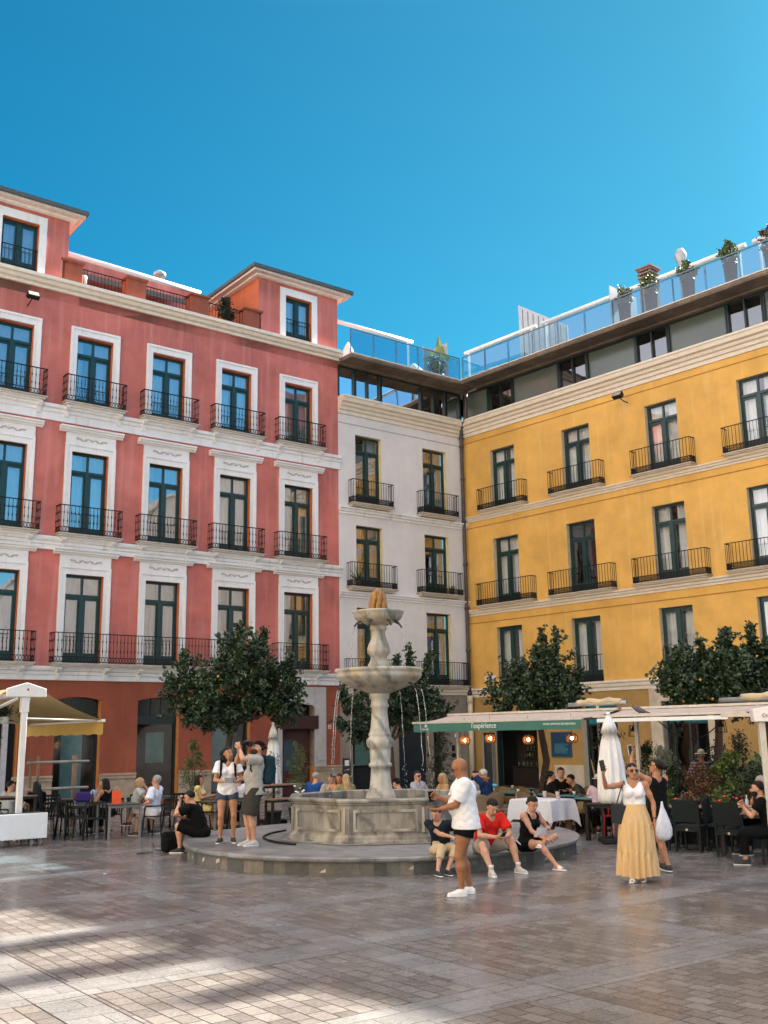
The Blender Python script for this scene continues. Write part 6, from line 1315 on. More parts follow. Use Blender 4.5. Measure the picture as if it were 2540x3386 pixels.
# ================================================================== TERRACE FURNITURE
DKM = mat('dark_chair_metal', (.010, .010, .010), .5, spec=.25); RESIN = mat('dark_woven_resin', (.006, .011, .012), .6, spec=.25, var=.35, scale=70); TAN = mat('tan_wicker', (.30, .20, .10), .7, var=.3, scale=60, bump=.5); REDP = mat('red_plastic', (.40, .02, .012), .4)
TEAL = mat('teal_table_top', (.07, .21, .24), .35, var=.12, scale=3); WOOD = mat('brown_wood', (.20, .12, .07), .6, var=.25, scale=8, stretch=(1, 6, 1)); GREYT = mat('grey_table', (.08, .075, .07), .4, var=.1); DWOOD = mat('dark_wood', (.014, .010, .009), .5, var=.3, scale=10)
def cafe_chair(label, loc, az, m=DKM, grp='slatted cafe armchairs on the left terrace'):
    t = thing('cafe_armchair', label, 'chair', (loc[0], loc[1], 0), -R_(az), grp)
    for sx in (-1, 1):
        MB().tube([(sx*.24, -.24, 0), (sx*.225, -.20, .45), (sx*.21, -.27, .80)], .016, 6).build('leg', m, t); MB().tube([(sx*.26, .24, 0), (sx*.235, .20, .44), (sx*.25, .17, .66)], .016, 6).build('leg', m, t)
        MB().tube([(sx*.25, .17, .66), (sx*.27, 0, .665), (sx*.215, -.23, .67)], .018, 6).build('armrest', m, t)
    mb = MB(); mb.box(-.22, .22, -.21, .21, .43, .455); bevel(mb.build('seat', m, t), .01); mb = MB(); mb.bar((-.21, -.27, .79), (.21, -.27, .79), .03, .05)
    for x in (-.14, -.07, 0, .07, .14): mb.bar((x, -.21, .46), (x, -.27, .79), .03, .012)
    mb.build('backrest', m, t); return t
def resin_chair(label, loc, az, grp='dark wicker chairs on the right terrace'):
    t = thing('wicker_chair', label, 'chair', (loc[0], loc[1], 0), -R_(az), grp)
    for sx in (-1, 1):
        MB().prism([(-.25, 0), (-.21, 0), (-.20, .42), (-.25, .90), (-.29, .90), (-.25, .42)], 'x', sx*.225-.02, sx*.225+.02).build('leg', RESIN, t); MB().bar((sx*.22, .20, 0), (sx*.22, .19, .43), .04, .04).build('leg', RESIN, t)
    MB().box(-.245, .245, -.24, .23, .42, .46).build('seat', RESIN, t); mb = MB(); mb.add([(-.205, -.262, .52), (.205, -.262, .52), (.225, -.30, .90), (-.225, -.30, .90), (-.205, -.235, .52), (.205, -.235, .52), (.225, -.273, .90), (-.225, -.273, .90)], [(0, 1, 2, 3), (7, 6, 5, 4), (0, 4, 5, 1), (1, 5, 6, 2), (2, 6, 7, 3), (3, 7, 4, 0)]); mb.box(-.205, .205, -.262, -.235, .36, .42)
    mb.build('backrest', RESIN, t); MB().tube([(0, -.268, .39), (0, -.262, .39)], .022, 12).build('badge', mat('pale_badge', (.5, .48, .45), .5), t); return t
def tub_chair(label, loc, az, grp='tan wicker tub chairs at the teal tables'):
    t = thing('tub_chair', label, 'chair', (loc[0], loc[1], 0), -R_(az), grp); n = 18; vs = []
    for k in range(n+1):
        a = math.pi*(-.08-1.0*k/n*.84-.04)-.0; h = .62+.20*math.sin(math.pi*k/n); x, y = .29*math.cos(a), .27*math.sin(a); vs += [(x*.86, y*.86, .44), (x*1.03, y*1.03, h-.03), (x*1.08, y*1.08, h), (x*.98, y*.98, h)]
    MB().add(vs, [(k*4+j, k*4+4+j, k*4+5+j, k*4+1+j) for k in range(n) for j in range(3)], 0, True).build('backrest', TAN, t)
    MB().lathe([(.26, .40), (.27, .43), (.25, .46), (.01, .465)], 20).build('seat', TAN, t)
    for sx, sy in ((-1, -1), (1, -1), (-1, 1), (1, 1)): MB().tube([(sx*.24, sy*.24, 0), (sx*.17, sy*.17, .42)], [.012, .018], 6).build('leg', WOOD, t)
    return t
def table(label, loc, rz, w_, d_, h, topm, legm, lw=.045, nm='table', grp=None):
    t = thing(nm, label, 'table', (loc[0], loc[1], 0), rz, grp); bevel(MB().box(-w_/2, w_/2, -d_/2, d_/2, h-.03, h).build('tabletop', topm, t), .004)
    mb = MB(); mb.box(-w_/2+.04, w_/2-.04, -d_/2+.04, d_/2-.04, h-.08, h-.031); mb.build('apron', legm, t)
    for sx in (-1, 1):
        for sy in (-1, 1): MB().box(sx*(w_/2-.03)-lw/2, sx*(w_/2-.03)+lw/2, sy*(d_/2-.03)-lw/2, sy*(d_/2-.03)+lw/2, 0, h-.031).build('leg', legm, t)
    return t
# left terrace
c0 = cafe_chair('armchair under the grey-haired man in white', (-5.22, 24.0), -75)
for lb, l, a in (('empty armchair with its back to the square, left of the orange bag', (-6.45, 23.45), -15), ('armchair under the woman with curly blond hair', (-5.80, 24.75), 80), ('armchair under the woman with bobbed black hair', (-6.48, 24.55), -60), ('armchair under the bald man in a blue shirt', (-7.15, 25.35), 100),
    ('empty armchair nearest the white planter', (-7.75, 24.6), 150), ('empty armchair tucked behind the white planter post', (-7.2, 24.2), 20), ('armchair under the woman in the yellow dress', (-4.55, 25.35), 100), ('empty armchair between the two grey tables', (-4.9, 25.9), -170), ('armchair under the person in white behind the couple', (-3.65, 26.05), 180),
    ('empty armchair behind the man in black', (-4.15, 24.9), -90), ('armchair under the long-haired girl by the planter', (-7.70, 23.45), -60), ('armchair under the short-haired girl at the frame edge', (-8.45, 23.7), 110), ('armchair under the girl behind the planter post', (-8.16, 23.95), 180),
    ('empty armchair pulled out beside the purple bag table', (-7.55, 25.1), 60), ('empty armchair in the back row by the left shop window', (-8.3, 26.3), 150), ('empty armchair in the back row below the tree guard', (-7.3, 26.6), -150), ('empty armchair behind the curly blond woman', (-6.1, 25.9), 170), ('empty armchair beside the feathery shrub', (-5.3, 26.5), -30), ('empty armchair facing the woman in yellow', (-3.5, 24.9), -110), ('empty armchair left of the orange bag table', (-6.95, 23.75), 75)):
    dup(c0, (l[0], l[1], 0), -R_(a), lb)
TG = 'grey metal cafe tables on the left terrace'
table('grey metal table with the orange paper bag on it', (-6.02, 23.75), RZA, .78, .72, .74, GREYT, mat('pale_metal_leg', (.34, .32, .30), .4, metal=.5), grp=TG)
table('grey metal table with the purple bag on it', (-7.05, 24.75), RZA, .78, .72, .74, GREYT, MATS['pale_metal_leg'], grp=TG)
table('grey metal table in the back row by the shop windows', (-7.8, 26.1), RZA, .78, .72, .74, GREYT, MATS['pale_metal_leg'], grp=TG)
table('grey metal table in the back row by the feathery shrub', (-5.75, 26.35), RZA, .78, .72, .74, GREYT, MATS['pale_metal_leg'], grp=TG)
table('grey metal table before the woman in the yellow dress', (-3.95, 25.2), RZA, .78, .72, .74, GREYT, MATS['pale_metal_leg'], grp=TG)
table('high narrow plank table behind the white planter', (-8.15, 22.95), RZA, 1.0, .35, .98, WOOD, DWOOD, nm='high_table')
table('high wooden table behind the man with the camera', (-2.75, 25.9), RZA, 1.3, .5, 1.0, WOOD, DWOOD, nm='high_table')
table('low wooden bench table beside the basin', (-2.45, 25.0), RZA, .9, .35, .72, WOOD, DWOOD, nm='bench')
t = thing('paper_bag', 'bright orange paper carrier bag standing on the table', 'bag', (-6.05, 23.62, .74), .3); MB().prism([(-.10, 0), (.10, 0), (.105, .27), (-.105, .27)], 'y', -.045, .045).build('bag_body', mat('orange_paper', (.80, .09, .02), .6), t)
for y in (-.04, .04): MB().tube([(-.045, y, .26), (-.04, y, .35), (0, y, .37), (.04, y, .35), (.045, y, .26)], .005, 5).build('handle', mat('tan_string', (.6, .4, .25), .7), t)
T = SDF(.04); T.box((0, 0, .11), (.17, .10, .11), None, .05); o = link('cloth_bag', npmesh('cloth_bag', [T.mesh(.014)], cloth('purple_cloth', (.05, .03, .16))), None, (-7.05, 24.5, .74), .3); tag(o, 'purple cloth bag lying on the left cafe table', 'bag')
def bottle(label, p, c=(.05, .03, .02), h=.24):
    t = MB().lathe([(.03, 0), (.032, .02), (.032, h*.6), (.012, h*.8), (.012, h)], 12).build('bottle', mat('bottle_%d' % (c[0]*100), c, .1)); t.location = p; return tag(t, label, 'bottle')
def glass_(label, p, c=(.5, .5, .5), h=.14, r=.035, nm='drinking_glass', cat='glass'):
    t = MB().lathe([(r*.7, 0), (r, h), (r*.9, h), (r*.62, .01)], 12).build(nm, mat('tumbler_%d_%d' % (c[0]*100, c[2]*100), c, .1)); t.location = p; return tag(t, label, cat)
bottle('dark beer bottle with a white label on the left table', (-6.85, 24.55, .74))
# the long slatted tree guard
t = thing('tree_guard', 'wooden post frame around a young tree at the red wall', 'tree guard', (-8.5, 27.0, 0), RZA)
for x, y in ((-.75, -.3), (-.35, .3), (.35, -.3), (.62, .25)): MB().tube([(x, y, 0), (x, y, 1.75)], .04, 8).build('post', mat('weathered_post', (.24, .15, .09), .9, var=.2), t)
for z in (1.6, .95): MB().tube([(-.85, -.32, z), (.75, -.32, z)], .035, 8).build('rail', mat('pale_rail', (.38, .32, .27), .9, var=.2), t)
# planter with awning mast
t = thing('wheeled_planter', 'white wheeled planter trough at the left edge', 'planter', (-7.16, 22.38, 0), RZA)
bevel(MB().box(-1.7, 0, 0, .45, .15, .66).build('trough', WHT, t), .01); MB().box(-1.66, -.04, .04, .41, .655, .668).build('rim', mat('soil', (.05, .035, .025), .95), t)
for x in (-.10, -.28, -1.4, -1.58): MB().tube([(x-.02, .1, .07), (x+.02, .1, .07)], .07, 14).build('wheel', mat('grey_wheel', (.25, .24, .23), .5), t)
def mast_awning(label, loc, rz, L=5.2, W=1.75, H=3.05, drop=.5, left=True):
    t = thing('mast_awning', label, 'awning', loc, rz); ycl = mat('golden_awning_cloth', (.40, .30, .13), .9, var=.08, scale=3); wpo = mat('cream_white_paint', (.78, .74, .70), .4, var=.05)
    bevel(MB().box(-.06, .06, -.05, .05, .3, H).build('mast', wpo, t), .01); MB().box(-.08, .08, -.07, .07, H-.32, H).build('mast_head', wpo, t)
    bevel(MB().prism([(-.42, H), (.42, H), (.42, H+.17), (0, H+.30), (-.42, H+.17)], 'y', -.12, -.04).build('end_cap', wpo, t), .008); MB().tube([(.02, -.125, H+.15), (.02, -.12, H+.15)], .025, 10).build('bolt', mat('rust', (.3, .08, .04), .8), t)
    MB().box(-.10, .10, -.04, L, H+.0, H+.1).build('ridge_beam', wpo, t)
    for s in (1, -1):
        x0, x1 = s*.30, s*(.42+W); z0, z1 = H+.17, H-drop
        mb = MB(); n = 10
        for i in range(n):
            f0, f1 = i/n, (i+1)/n; zz = lambda f: z0+(z1-z0)*f-.05*math.sin(math.pi*f); mb.add([(x0+(x1-x0)*f0, 0, zz(f0)), (x0+(x1-x0)*f1, 0, zz(f1)), (x0+(x1-x0)*f1, L, zz(f1)), (x0+(x1-x0)*f0, L, zz(f0))], [(0, 1, 2, 3)], 0, True)
        mb.build('canopy', ycl, t)
        MB().bar((x1, -.03, z1), (x1, L+.03, z1), .07, .06).build('front_bar', wpo, t)
        mb = MB(); n = 60; zf = lambda i: (z1-.03, z1-.30-.012*math.sin(i*.8)); 
        mb.add([(x1+s*.01*math.sin(i*.9), L*i/n, q) for i in range(n+1) for q in zf(i)], [(2*i, 2*i+1, 2*i+3, 2*i+2) for i in range(n)], 0, True); mb.build('valance', mat('golden_valance_cloth', (.50, .33, .08), .85, var=.1, scale=2), t)
        for y, ey in ((.1, 1.5), (L-.2, L-1.6)): MB().tube([(s*.12, y, H-.03), (s*.55, ey, H-.42), (x1-s*.03, y+(ey-y)*.15, z1)], .032, 6).build('folding_arm', wpo, t)
    return t
cpl = Vector((-7.16, 22.38, 0))-dA*.55+nA*.22
mast_awning('golden yellow double awning on a white mast over the left terrace', cpl, RZA, W=1.35)
t = thing('hanging_plant', 'trailing plant in a white pot hanging under the golden awning', 'plant', (-8.72, 23.8, 2.62)); MB().lathe([(.08, -.1), (.12, .06), (.11, .06)], 14).build('pot', WHT, t); MB().tube([(0, 0, .05), (0, 0, .5)], .005, 4).build('cord', BLACKM, t)
r = np.random.default_rng(5); sh = [((r.normal(0, .08), r.normal(0, .05), .1), (r.normal(0, .16), r.normal(0, .1), .22)) for i in range(20)]+[((-.18+r.normal(0, .06), 0, -.0-.07*i), (-.18+r.normal(0, .05), 0, -.12-.07*i)) for i in range(10)]; foliage('foliage', sh, 22, .05, .022, DRK, 5, t)
# closed parasols
def parasol(label, loc, h, rb, rz=0, zb=.75, basem=True):
    t = thing('closed_parasol', label, 'parasol', (loc[0], loc[1], 0), rz, 'closed white parasols'); cl = mat('parasol_cloth', (.80, .78, .77), .8, var=.04)
    prof = [(rb*.80, zb), (rb*.97, zb+.08), (rb, zb+.22), (rb*.86, zb+.65), (rb*.62, h-.55), (rb*.44, h-.34), (rb*.58, h-.36), (rb*.42, h-.18), (rb*.15, h-.02), (.02, h)]
    MB().lathe(prof, 96, fn=lambda a, z: 1+(.10 if z > h-.32 else .16)*math.sin(a*9+math.sin(z*3))*(1 if z < h-.1 else .2)+.05*math.sin(a*17+z*5)).build('canopy', cl, t)
    MB().tube([(0, 0, .05), (0, 0, h+.02)], .025, 8).build('pole', mat('aluminium_pole', (.5, .5, .5), .4, metal=.6), t); MB().tube([(0, 0, h), (0, 0, h+.05)], [.05, .03], 10).build('finial', WHT, t)
    bevel(MB().box(-.3, .3, -.3, .3, 0, .10).build('base', BLACKM, t), .02); return t
parasol('large closed white parasol left of the woman in the yellow skirt', (4.42, 20.95), 2.45, .27)
parasol('closed white parasol behind the man with the camera', (-2.95, 27.0), 2.45, .20, .4)
# right terrace awnings, local x along the yellow front, -y towards the square
def gable_awning(nm, label, o, L, zf, zr, dp, m, valance=None, vm=None):
    t = thing(nm, label, 'awning', o, RZB); mb = MB(); n = 12
    for i in range(n):
        f0, f1 = i/n, (i+1)/n; z = lambda f: zf+(zr-zf)*f-.03*math.sin(math.pi*f); mb.add([(0, dp*f0, z(f0)), (L, dp*f0, z(f0)), (L, dp*f1, z(f1)), (0, dp*f1, z(f1))], [(0, 1, 2, 3)], 0, True)
    mb.build('front_canopy', m, t); mb = MB(); mb.add([(0, dp, zr), (L, dp, zr), (L, dp*2, zf), (0, dp*2, zf)], [(0, 1, 2, 3)]); mb.build('back_canopy', m, t)
    MB().bar((-.05, -.01, zf), (L+.05, -.01, zf), .05, .05).build('front_bar', mat('cream_bar', (.56, .50, .42), .4), t); MB().bar((-.05, dp, zr+.03), (L+.05, dp, zr+.03), .08, .05).build('ridge_bar', MATS['cream_bar'], t)
    for x in (.3, L-.3): MB().box(x-.04, x+.04, dp-.04, dp+.04, 0, zr).build('post', MATS['cream_bar'], t)
    if valance:
        n = 80; mb = MB(); mb.add([(L*i/n, -.03+.008*math.sin(i*.5), q) for i in range(n+1) for q in (zf-.03, zf-valance-.006*math.sin(i*.35))], [(2*i, 2*i+1, 2*i+3, 2*i+2) for i in range(n)], 0, True); mb.build('valance', vm, t)
    return t
ga = gable_awning('green_awning', 'cream awning with a green lettered valance over the teal tables', (.69, 27.0, 0), 5.34, 2.42, 2.60, 1.3, mat('dusty_awning_cloth', (.46, .37, .31), .85, var=.08, scale=2), .23, mat('green_valance', (.05, .16, .125), .8, var=.08, scale=3))
WP = mat('white_print', (.72, .76, .72), .7)
lettering("l'expérience", .185, WP, ga, (2.05, -.045, 2.255), sx=.9, depth=.002); lettering('SABORES COMPARTIDOS QUE DEJAN HUELLA', .062, WP, ga, (4.28, -.045, 2.29), sx=.72, depth=.002); lettering('Heineken', .07, WP, ga, (.32, -.045, 2.235), sx=.9, depth=.002)
st = [(.46+(.05 if i % 2 == 0 else .021)*math.sin(math.pi*i/5), 2.335+(.05 if i % 2 == 0 else .021)*math.cos(math.pi*i/5)) for i in range(10)]; MB().prism(st, 'y', -.047, -.043).build('star_emblem', WP, ga)
g2 = gable_awning('white_awning', 'long cream awning over the right terrace with a pigeon on it', (4.55, 22.95, 0), 3.55, 2.45, 2.60, 1.1, MATS['dusty_awning_cloth'])
MB().bar((.15, -.12, 2.36), (3.25, -.12, 2.36), .05, .075).build('white_rail', WHT, g2)
for lb, a, b in (('rolled-up cream awning lying above the green awning', (4.35, 25.0, 2.76), (5.45, 23.75, 2.76)), ('rolled-up cream awning at the right edge', (6.25, 19.6, 2.66), (8.2, 17.5, 2.66))):
    a = Vector(a); b = Vector(b); t = link('rolled_awning', None); tag(t, lb, 'awning'); MB().tube([tuple(a), tuple(b)], .05, 10).build('roller', mat('grey_metal_tube', (.4, .4, .4), .4, metal=.5), t)
    pts = [tuple(a+(b-a)*f+Vector((0, 0, .05+.02*math.sin(f*20)))) for f in [.15+.07*i for i in range(12)]]; MB().tube(pts, [.05+.03*abs(math.sin(i*1.7)) for i in range(12)], 8).build('rolled_cloth', mat('cream_cloth', (.52, .41, .26), .85, var=.15), t)
    MB().bar(tuple(a-Vector((0, 0, .28))), tuple(b-Vector((0, 0, .28))), .05, .06).build('rail', MATS['cream_bar'], t); MB().bar(tuple(a*.5+b*.5-Vector((0, 0, 2.7))), tuple(a*.5+b*.5), .06, .06).build('post', MATS['cream_bar'], t)
# right edge mast with lettered box
t = thing('mast_awning_box', 'cream awning mast with red lettering at the right edge', 'awning', (6.08, 17.05, 0), RZB+R_(35)); bevel(MB().box(-.05, .05, -.04, .04, 0, 2.24).build('mast', MATS['cream_bar'], t), .008)
bevel(MB().prism([(-.12, 2.24), (.62, 2.24), (.62, 2.42), (.25, 2.5), (-.14, 2.44)], 'y', -.12, .4).build('cap_box', MATS['cream_white_paint'], t), .008); lettering('Cruzcampo', .085, mat('red_brown_print', (.35, .06, .02), .6), t, (.0, -.128, 2.31), sx=.9)
# pendant lamps
def lamp(label, p):
    t = thing('pendant_lamp', label, 'lamp', p, 0, 'glowing wooden pendant lamps under the green awning'); mb = MB(); ws = mat('orange_wood_slat', (.35, .12, .03), .5, var=.2)
    for k in range(18):
        a = 2*math.pi*k/18; mb.tube([(r_*math.cos(a), r_*math.sin(a), z_) for r_, z_ in ((.06, .10), (.115, .06), (.13, 0), (.12, -.06), (.085, -.10))], .012, 5)
    for r_, z_ in ((.06, .10), (.085, -.10)): mb.tube([(r_*math.cos(a), r_*math.sin(a), z_) for a in [i*math.pi/8 for i in range(17)]], .008, 5, cap=False)
    mb.build('lamp_shade', ws, t); e = mat('bulb_glow', (1, .62, .28), .5, var=.02, emit=9); MB().ball((0, 0, 0), .038, 10).build('bulb', e, t); MB().tube([(0, 0, .04), (0, 0, .55)], .004, 4).build('cord', BLACKM, t); return t
l0 = lamp('leftmost glowing pendant lamp, before the cream pipe', (1.88, 25.7, 1.97))
for lb, p in (('pendant lamp in front of the mirrored door', (2.46, 25.2, 2.01)), ('pendant lamp in the middle of the bar opening', (3.29, 24.6, 1.97)), ('rightmost pendant lamp overlapping the blue poster', (4.20, 24.0, 1.99))): dup(l0, p, 0, lb)
for lb, p in (('black metal lantern over the ochre wall beside the closed parasol', (5.62, 24.0, 2.14)), ('black lantern hanging beside the orange trunk on the right', (6.98, 22.0, 2.2))):
    t = thing('lantern', lb, 'lantern', p); mb = MB()
    for x in (-.1, .1):
        for y in (-.07, .07): mb.bar((x, y, -.12), (x*.8, y*.8, .1), .014)
    mb.box(-.11, .11, -.08, .08, -.135, -.12); mb.box(-.09, .09, -.065, .065, .1, .115); mb.bar((0, 0, .11), (0, 0, .3), .01); mb.build('cage', IRON, t); MB().lathe([(.07, -.02), (.05, .05), (.015, .1)], 10).build('lamp_shade', IRON, t)
t = MB().tube([(5.75+1.15*i/14, 22.4-1.0*i/14, 2.36-.42*math.sin(math.pi*i/14)) for i in range(15)], .012, 6).build('cable', BLACKM); tag(t, 'slack dark cable hanging under the cream awning', 'cable')
T = SDF(.03); T.ell((0, 0, .09), (.06, .13, .06), rotm(0, .45)); T.ell((0, .11, .155), (.032, .035, .032)); T.cone((0, -.08, .06), (0, -.22, .02), .03, .012); T.cone((.02, 0, .05), (.02, .01, 0), .006); T.cone((-.02, 0, .05), (-.02, .01, 0), .006); T.cone((0, .14, .155), (0, .165, .15), .008, .003)
o = link('pigeon', npmesh('pigeon', [T.mesh(.010)], mat('pigeon_feathers', (.10, .09, .09), .7, var=.4, scale=14)), None, (5.33, 22.15, 2.475), R_(80)); tag(o, 'grey pigeon standing on the cream awning', 'pigeon')
# teal tables and tub chairs
TT = 'teal tables under the green awning'
for i, (lb, x, y, w_) in enumerate((('long teal table behind the man with cropped white hair', 2.75, 25.9, 1.6), ('teal table with the couple in black', 4.0, 24.35, 1.3), ('teal table at the back by the bar opening', 3.0, 27.6, 1.5), ('teal table with the white hat on it', 4.55, 22.85, 1.0), ('teal table behind the man in the grey shirt', 5.0, 25.3, .9))): table(lb, (x, y), RZB, w_, .6, .74, TEAL, DKM, grp=TT)
c0 = tub_chair('tan tub chair left of the red T-shirt man', (1.95, 23.55), -20)
for lb, l, a in (('tan tub chair right behind the red T-shirt man', (2.35, 24.3), -40), ('tan tub chair behind the left glass jar', (3.2, 24.35), 140), ('tan tub chair at the right end of the white cloth', (4.12, 23.35), -100), ('tan tub chair between the two teal tables', (3.75, 23.75), 40), ('tan tub chair under the man with cropped white hair', (2.3, 24.95), -60), ('tan tub chair at the bar opening', (3.4, 26.6), 150), ('tan tub chair left of the long teal table', (1.75, 26.3), 60), ('tan tub chair at the far side of the long teal table', (2.9, 26.7), 170), ('tan tub chair below the blue poster', (4.8, 26.0), -150), ('tan tub chair near the black rucksack', (4.95, 23.6), -60), ('tan tub chair under the woman in black at the teal table', (3.60, 24.5), 100), ('tan tub chair under the man in the black sweater', (4.15, 24.95), 180)): dup(c0, (l[0], l[1], 0), -R_(a), lb)
t = thing('cloth_table', 'square table under a white tablecloth behind the seated woman', 'table', (3.32, 23.1, 0), RZB)
for sx in (-.45, .45):
    for sy in (-.3, .3): MB().box(sx-.04, sx+.04, sy-.04, sy+.04, 0, .7).build('leg', WOOD, t)
MB().box(-.52, .52, -.37, .37, .68, .715).build('tabletop', WOOD, t)
mb = MB(); n = 120; ring = []; per = 2*(1.06+.76)
def rect(f):
    s = f*per
    for (ax, ay, bx, by) in ((-.53, -.38, .53, -.38), (.53, -.38, .53, .38), (.53, .38, -.53, .38), (-.53, .38, -.53, -.38)):
        L_ = abs(bx-ax)+abs(by-ay)
        if s <= L_: return ax+(bx-ax)*s/L_, ay+(by-ay)*s/L_
        s -= L_
    return -.53, -.38
for j, z in enumerate((.722, .70, .52, .30)):
    for i in range(n):
        x, y = rect(i/n); cor = min(1, (abs(x)/.53)**12+(abs(y)/.38)**12-1+0) if abs(x) > .45 and abs(y) > .3 else 0; k = 1+(.02+.05*max(0, cor))*j+.012*j*math.sin(i*.55); zz = z-(.16*max(0, cor) if j == 3 else 0); ring.append((x*k, y*k, zz))
mb.add(ring, [(j*n+i, j*n+(i+1) % n, (j+1)*n+(i+1) % n, (j+1)*n+i) for j in range(3) for i in range(n)]+[tuple(range(n))[::-1]], 0, False)
tag(mb.build('tablecloth', mat('white_linen', (.70, .70, .74), .8, var=.03)), 'white tablecloth hanging to uneven points', 'tablecloth'); bpy.data.objects['tablecloth'].location = (3.32, 23.1, 0); bpy.data.objects['tablecloth'].rotation_euler = (0, 0, RZB)
for lb, dx, dy in (('pink candle holder on the left of the white cloth', -.33, .1), ('pink candle holder on the right of the white cloth', .42, .05)): p = Vector((3.32, 23.1, .722))+dB*dx+nB*dy; glass_(lb, p, (.62, .35, .42), .06, .045, 'candle_holder', 'candle holder')
for lb, dx in (('left glass jar on the white cloth', -.08), ('right glass jar on the white cloth', .28)): p = Vector((3.32, 23.1, .722))+dB*dx+nB*.2; glass_(lb, p, (.45, .40, .34), .15, .05, 'glass_jar', 'jar')
T = SDF(.03); T.ell((0, 0, .04), (.14, .11, .07)); T.ell((0, 0, .02), (.20, .15, .025)); o = link('hat', npmesh('hat', [T.mesh(.012)], wtee), None, (4.45, 22.75, .74)); tag(o, 'white cloth hat lying on the teal table', 'hat')
for lb, p in (('tumbler of cola right of the white hat', (4.72, 22.5, .74)), ('small glass at the edge of the teal table', (4.85, 22.6, .74))): glass_(lb, p, (.10, .05, .04), .13)
for i, (x, y) in enumerate(((2.55, 25.95), (3.1, 25.45), (4.2, 24.1), (3.2, 27.4), (5.0, 25.3))): glass_('small white tea light on a teal table, number %s from the left' % ('one two three four five'.split()[i]), (x, y, .74), (.7, .66, .62), .07, .04, 'tea_light', 'candle holder')
table('dark wooden table in front of the red chair', (4.45, 21.35), RZB, .85, .6, .72, DWOOD, DWOOD, .07)
t = cafe_chair('red chair behind the dark wooden table', (4.62, 21.75), -170, REDP, None); t.name = 'red_chair'
T = SDF(.04); T.box((0, 0, .17), (.15, .10, .17), None, .05); o = link('pink_bag', npmesh('pink_bag', [T.mesh(.014)], mat('pink_plastic', (.65, .28, .26), .5, var=.15)), None, (4.78, 22.15, 0)); tag(o, 'pink plastic bag on the ground behind the red chair', 'bag')
T = SDF(.05); T.box((0, 0, .2), (.15, .10, .2), None, .07); T.box((0, -.09, .14), (.10, .05, .10), None, .03); o = link('rucksack', npmesh('rucksack', [T.mesh(.014)], blk), None, (4.42, 24.1, 0)); tag(o, 'black rucksack on the ground under the teal table', 'backpack'); MB().box(-.02, .02, -.15, -.14, .2, .25).build('label_patch', WHT, o)
# dark wicker chairs
c0 = resin_chair('dark wicker chair with its back to the square, nearest the carrier bag', (5.02, 19.75), 38)
for lb, l, a in (('dark wicker chair with its back to the square, second from the carrier bag', (5.46, 19.3), 38), ('dark wicker chair with its back to the square, furthest right', (5.94, 18.5), 35), ('dark wicker chair facing the square across the left table', (5.85, 20.4), -142), ('dark wicker chair facing the square across the middle table', (6.45, 19.75), -142),
    ('dark wicker chair under the bearded man at the right edge', (6.25, 17.3), -60), ('dark wicker chair under the man in the waistcoat', (6.62, 18.75), -120), ('dark wicker chair between the two brown-topped tables', (6.0, 19.3), 120), ('dark wicker chair at the left end of the first brown-topped table', (5.05, 20.4), 110)): dup(c0, (l[0], l[1], 0), -R_(a), lb)
RT_ = 'dark-legged wooden tables on the right terrace'
table('brown-topped table behind the two left wicker chairs', (5.62, 19.95), RZB, .8, .7, .74, WOOD, DWOOD, .07, grp=RT_); table('brown-topped table at the right edge', (6.25, 18.35), RZB, .9, .7, .74, WOOD, DWOOD, .07, grp=RT_)
t = MB().box(-.12, .12, -.08, .08, 0, .05).build('napkin_stack', wtee); t.location = (6.42, 18.75, .74); tag(t, 'white napkin block on the brown table', 'napkins'); bottle('clear bottle with a white cap on the brown table', (6.35, 18.9, .74), (.4, .5, .55))
for x, y, lb in ((-.0, 0, 'scrap of white paper on the paving in front of the platform'), (1, 0, 'small white scrap on the sunlit paving')):
    t = MB().add([(0, 0, 0), (.06, .01, .012), (.05, .05, .004), (-.01, .035, .015)], [(0, 1, 2, 3)]).build('paper_scrap', WHT); t.location = ((-4.62, 17.4, .005) if x < .5 else (-2.9, 8.35, .005)); tag(t, lb, 'litter')
MB_ = None
# ------------------------------------------------------------------ guests on the terraces
V2 = .02
def guest(label, ratio, Y, az, **k):
    k.setdefault('vox', V2); k.setdefault('seat', .43); k.setdefault('H', 1.62); k.setdefault('shoe', dict(m=bshoe)); k.setdefault('bot', dict(m=blk, len=1.8, o=.02, name='trousers'))
    k.setdefault('hr', (.10, .32, .80)); k.setdefault('hl', (-.12, .30, .80)); return person(label, (ratio*Y, Y), az, **k)
lblue = cloth('light_blue_shirt', (.34, .42, .55)); wsh = cloth('white_linen_shirt', (.66, .68, .76)); sage = cloth('pale_green_blouse', (.42, .48, .46)); ylw = cloth('yellow_print', (.60, .44, .10), col2=(.75, .66, .35), scale=25)
guest('grey-haired man in white shirt and shorts sitting cross-legged with sunglasses', -.2215, 24.0, -75, H=1.74, sk='light', tilt=-8, hr=(.08, .30, 1.12), pr=(.9, .2, -.9), hl=(-.24, .16, .68), head=(0, -2, 0), curl=(.6, .3), palm=((-.5, -.8, 0), (0, 0, -1)), top=dict(m=wsh, sleeve=.85, hem=-.08, o=.025, flare=.03, drape=True), bot=dict(m=cloth('white_shorts', (.66, .62, .62)), len=.98, o=.035, wide=.03), ar=(.02, .42, .085), al=(.05, .62, .30), kl=(-.3, .6, .9), shoe=dict(m=mat('brown_leather', (.07, .03, .015), .5), sole=WHT), hair=('short', 'grey'), glasses='sun')
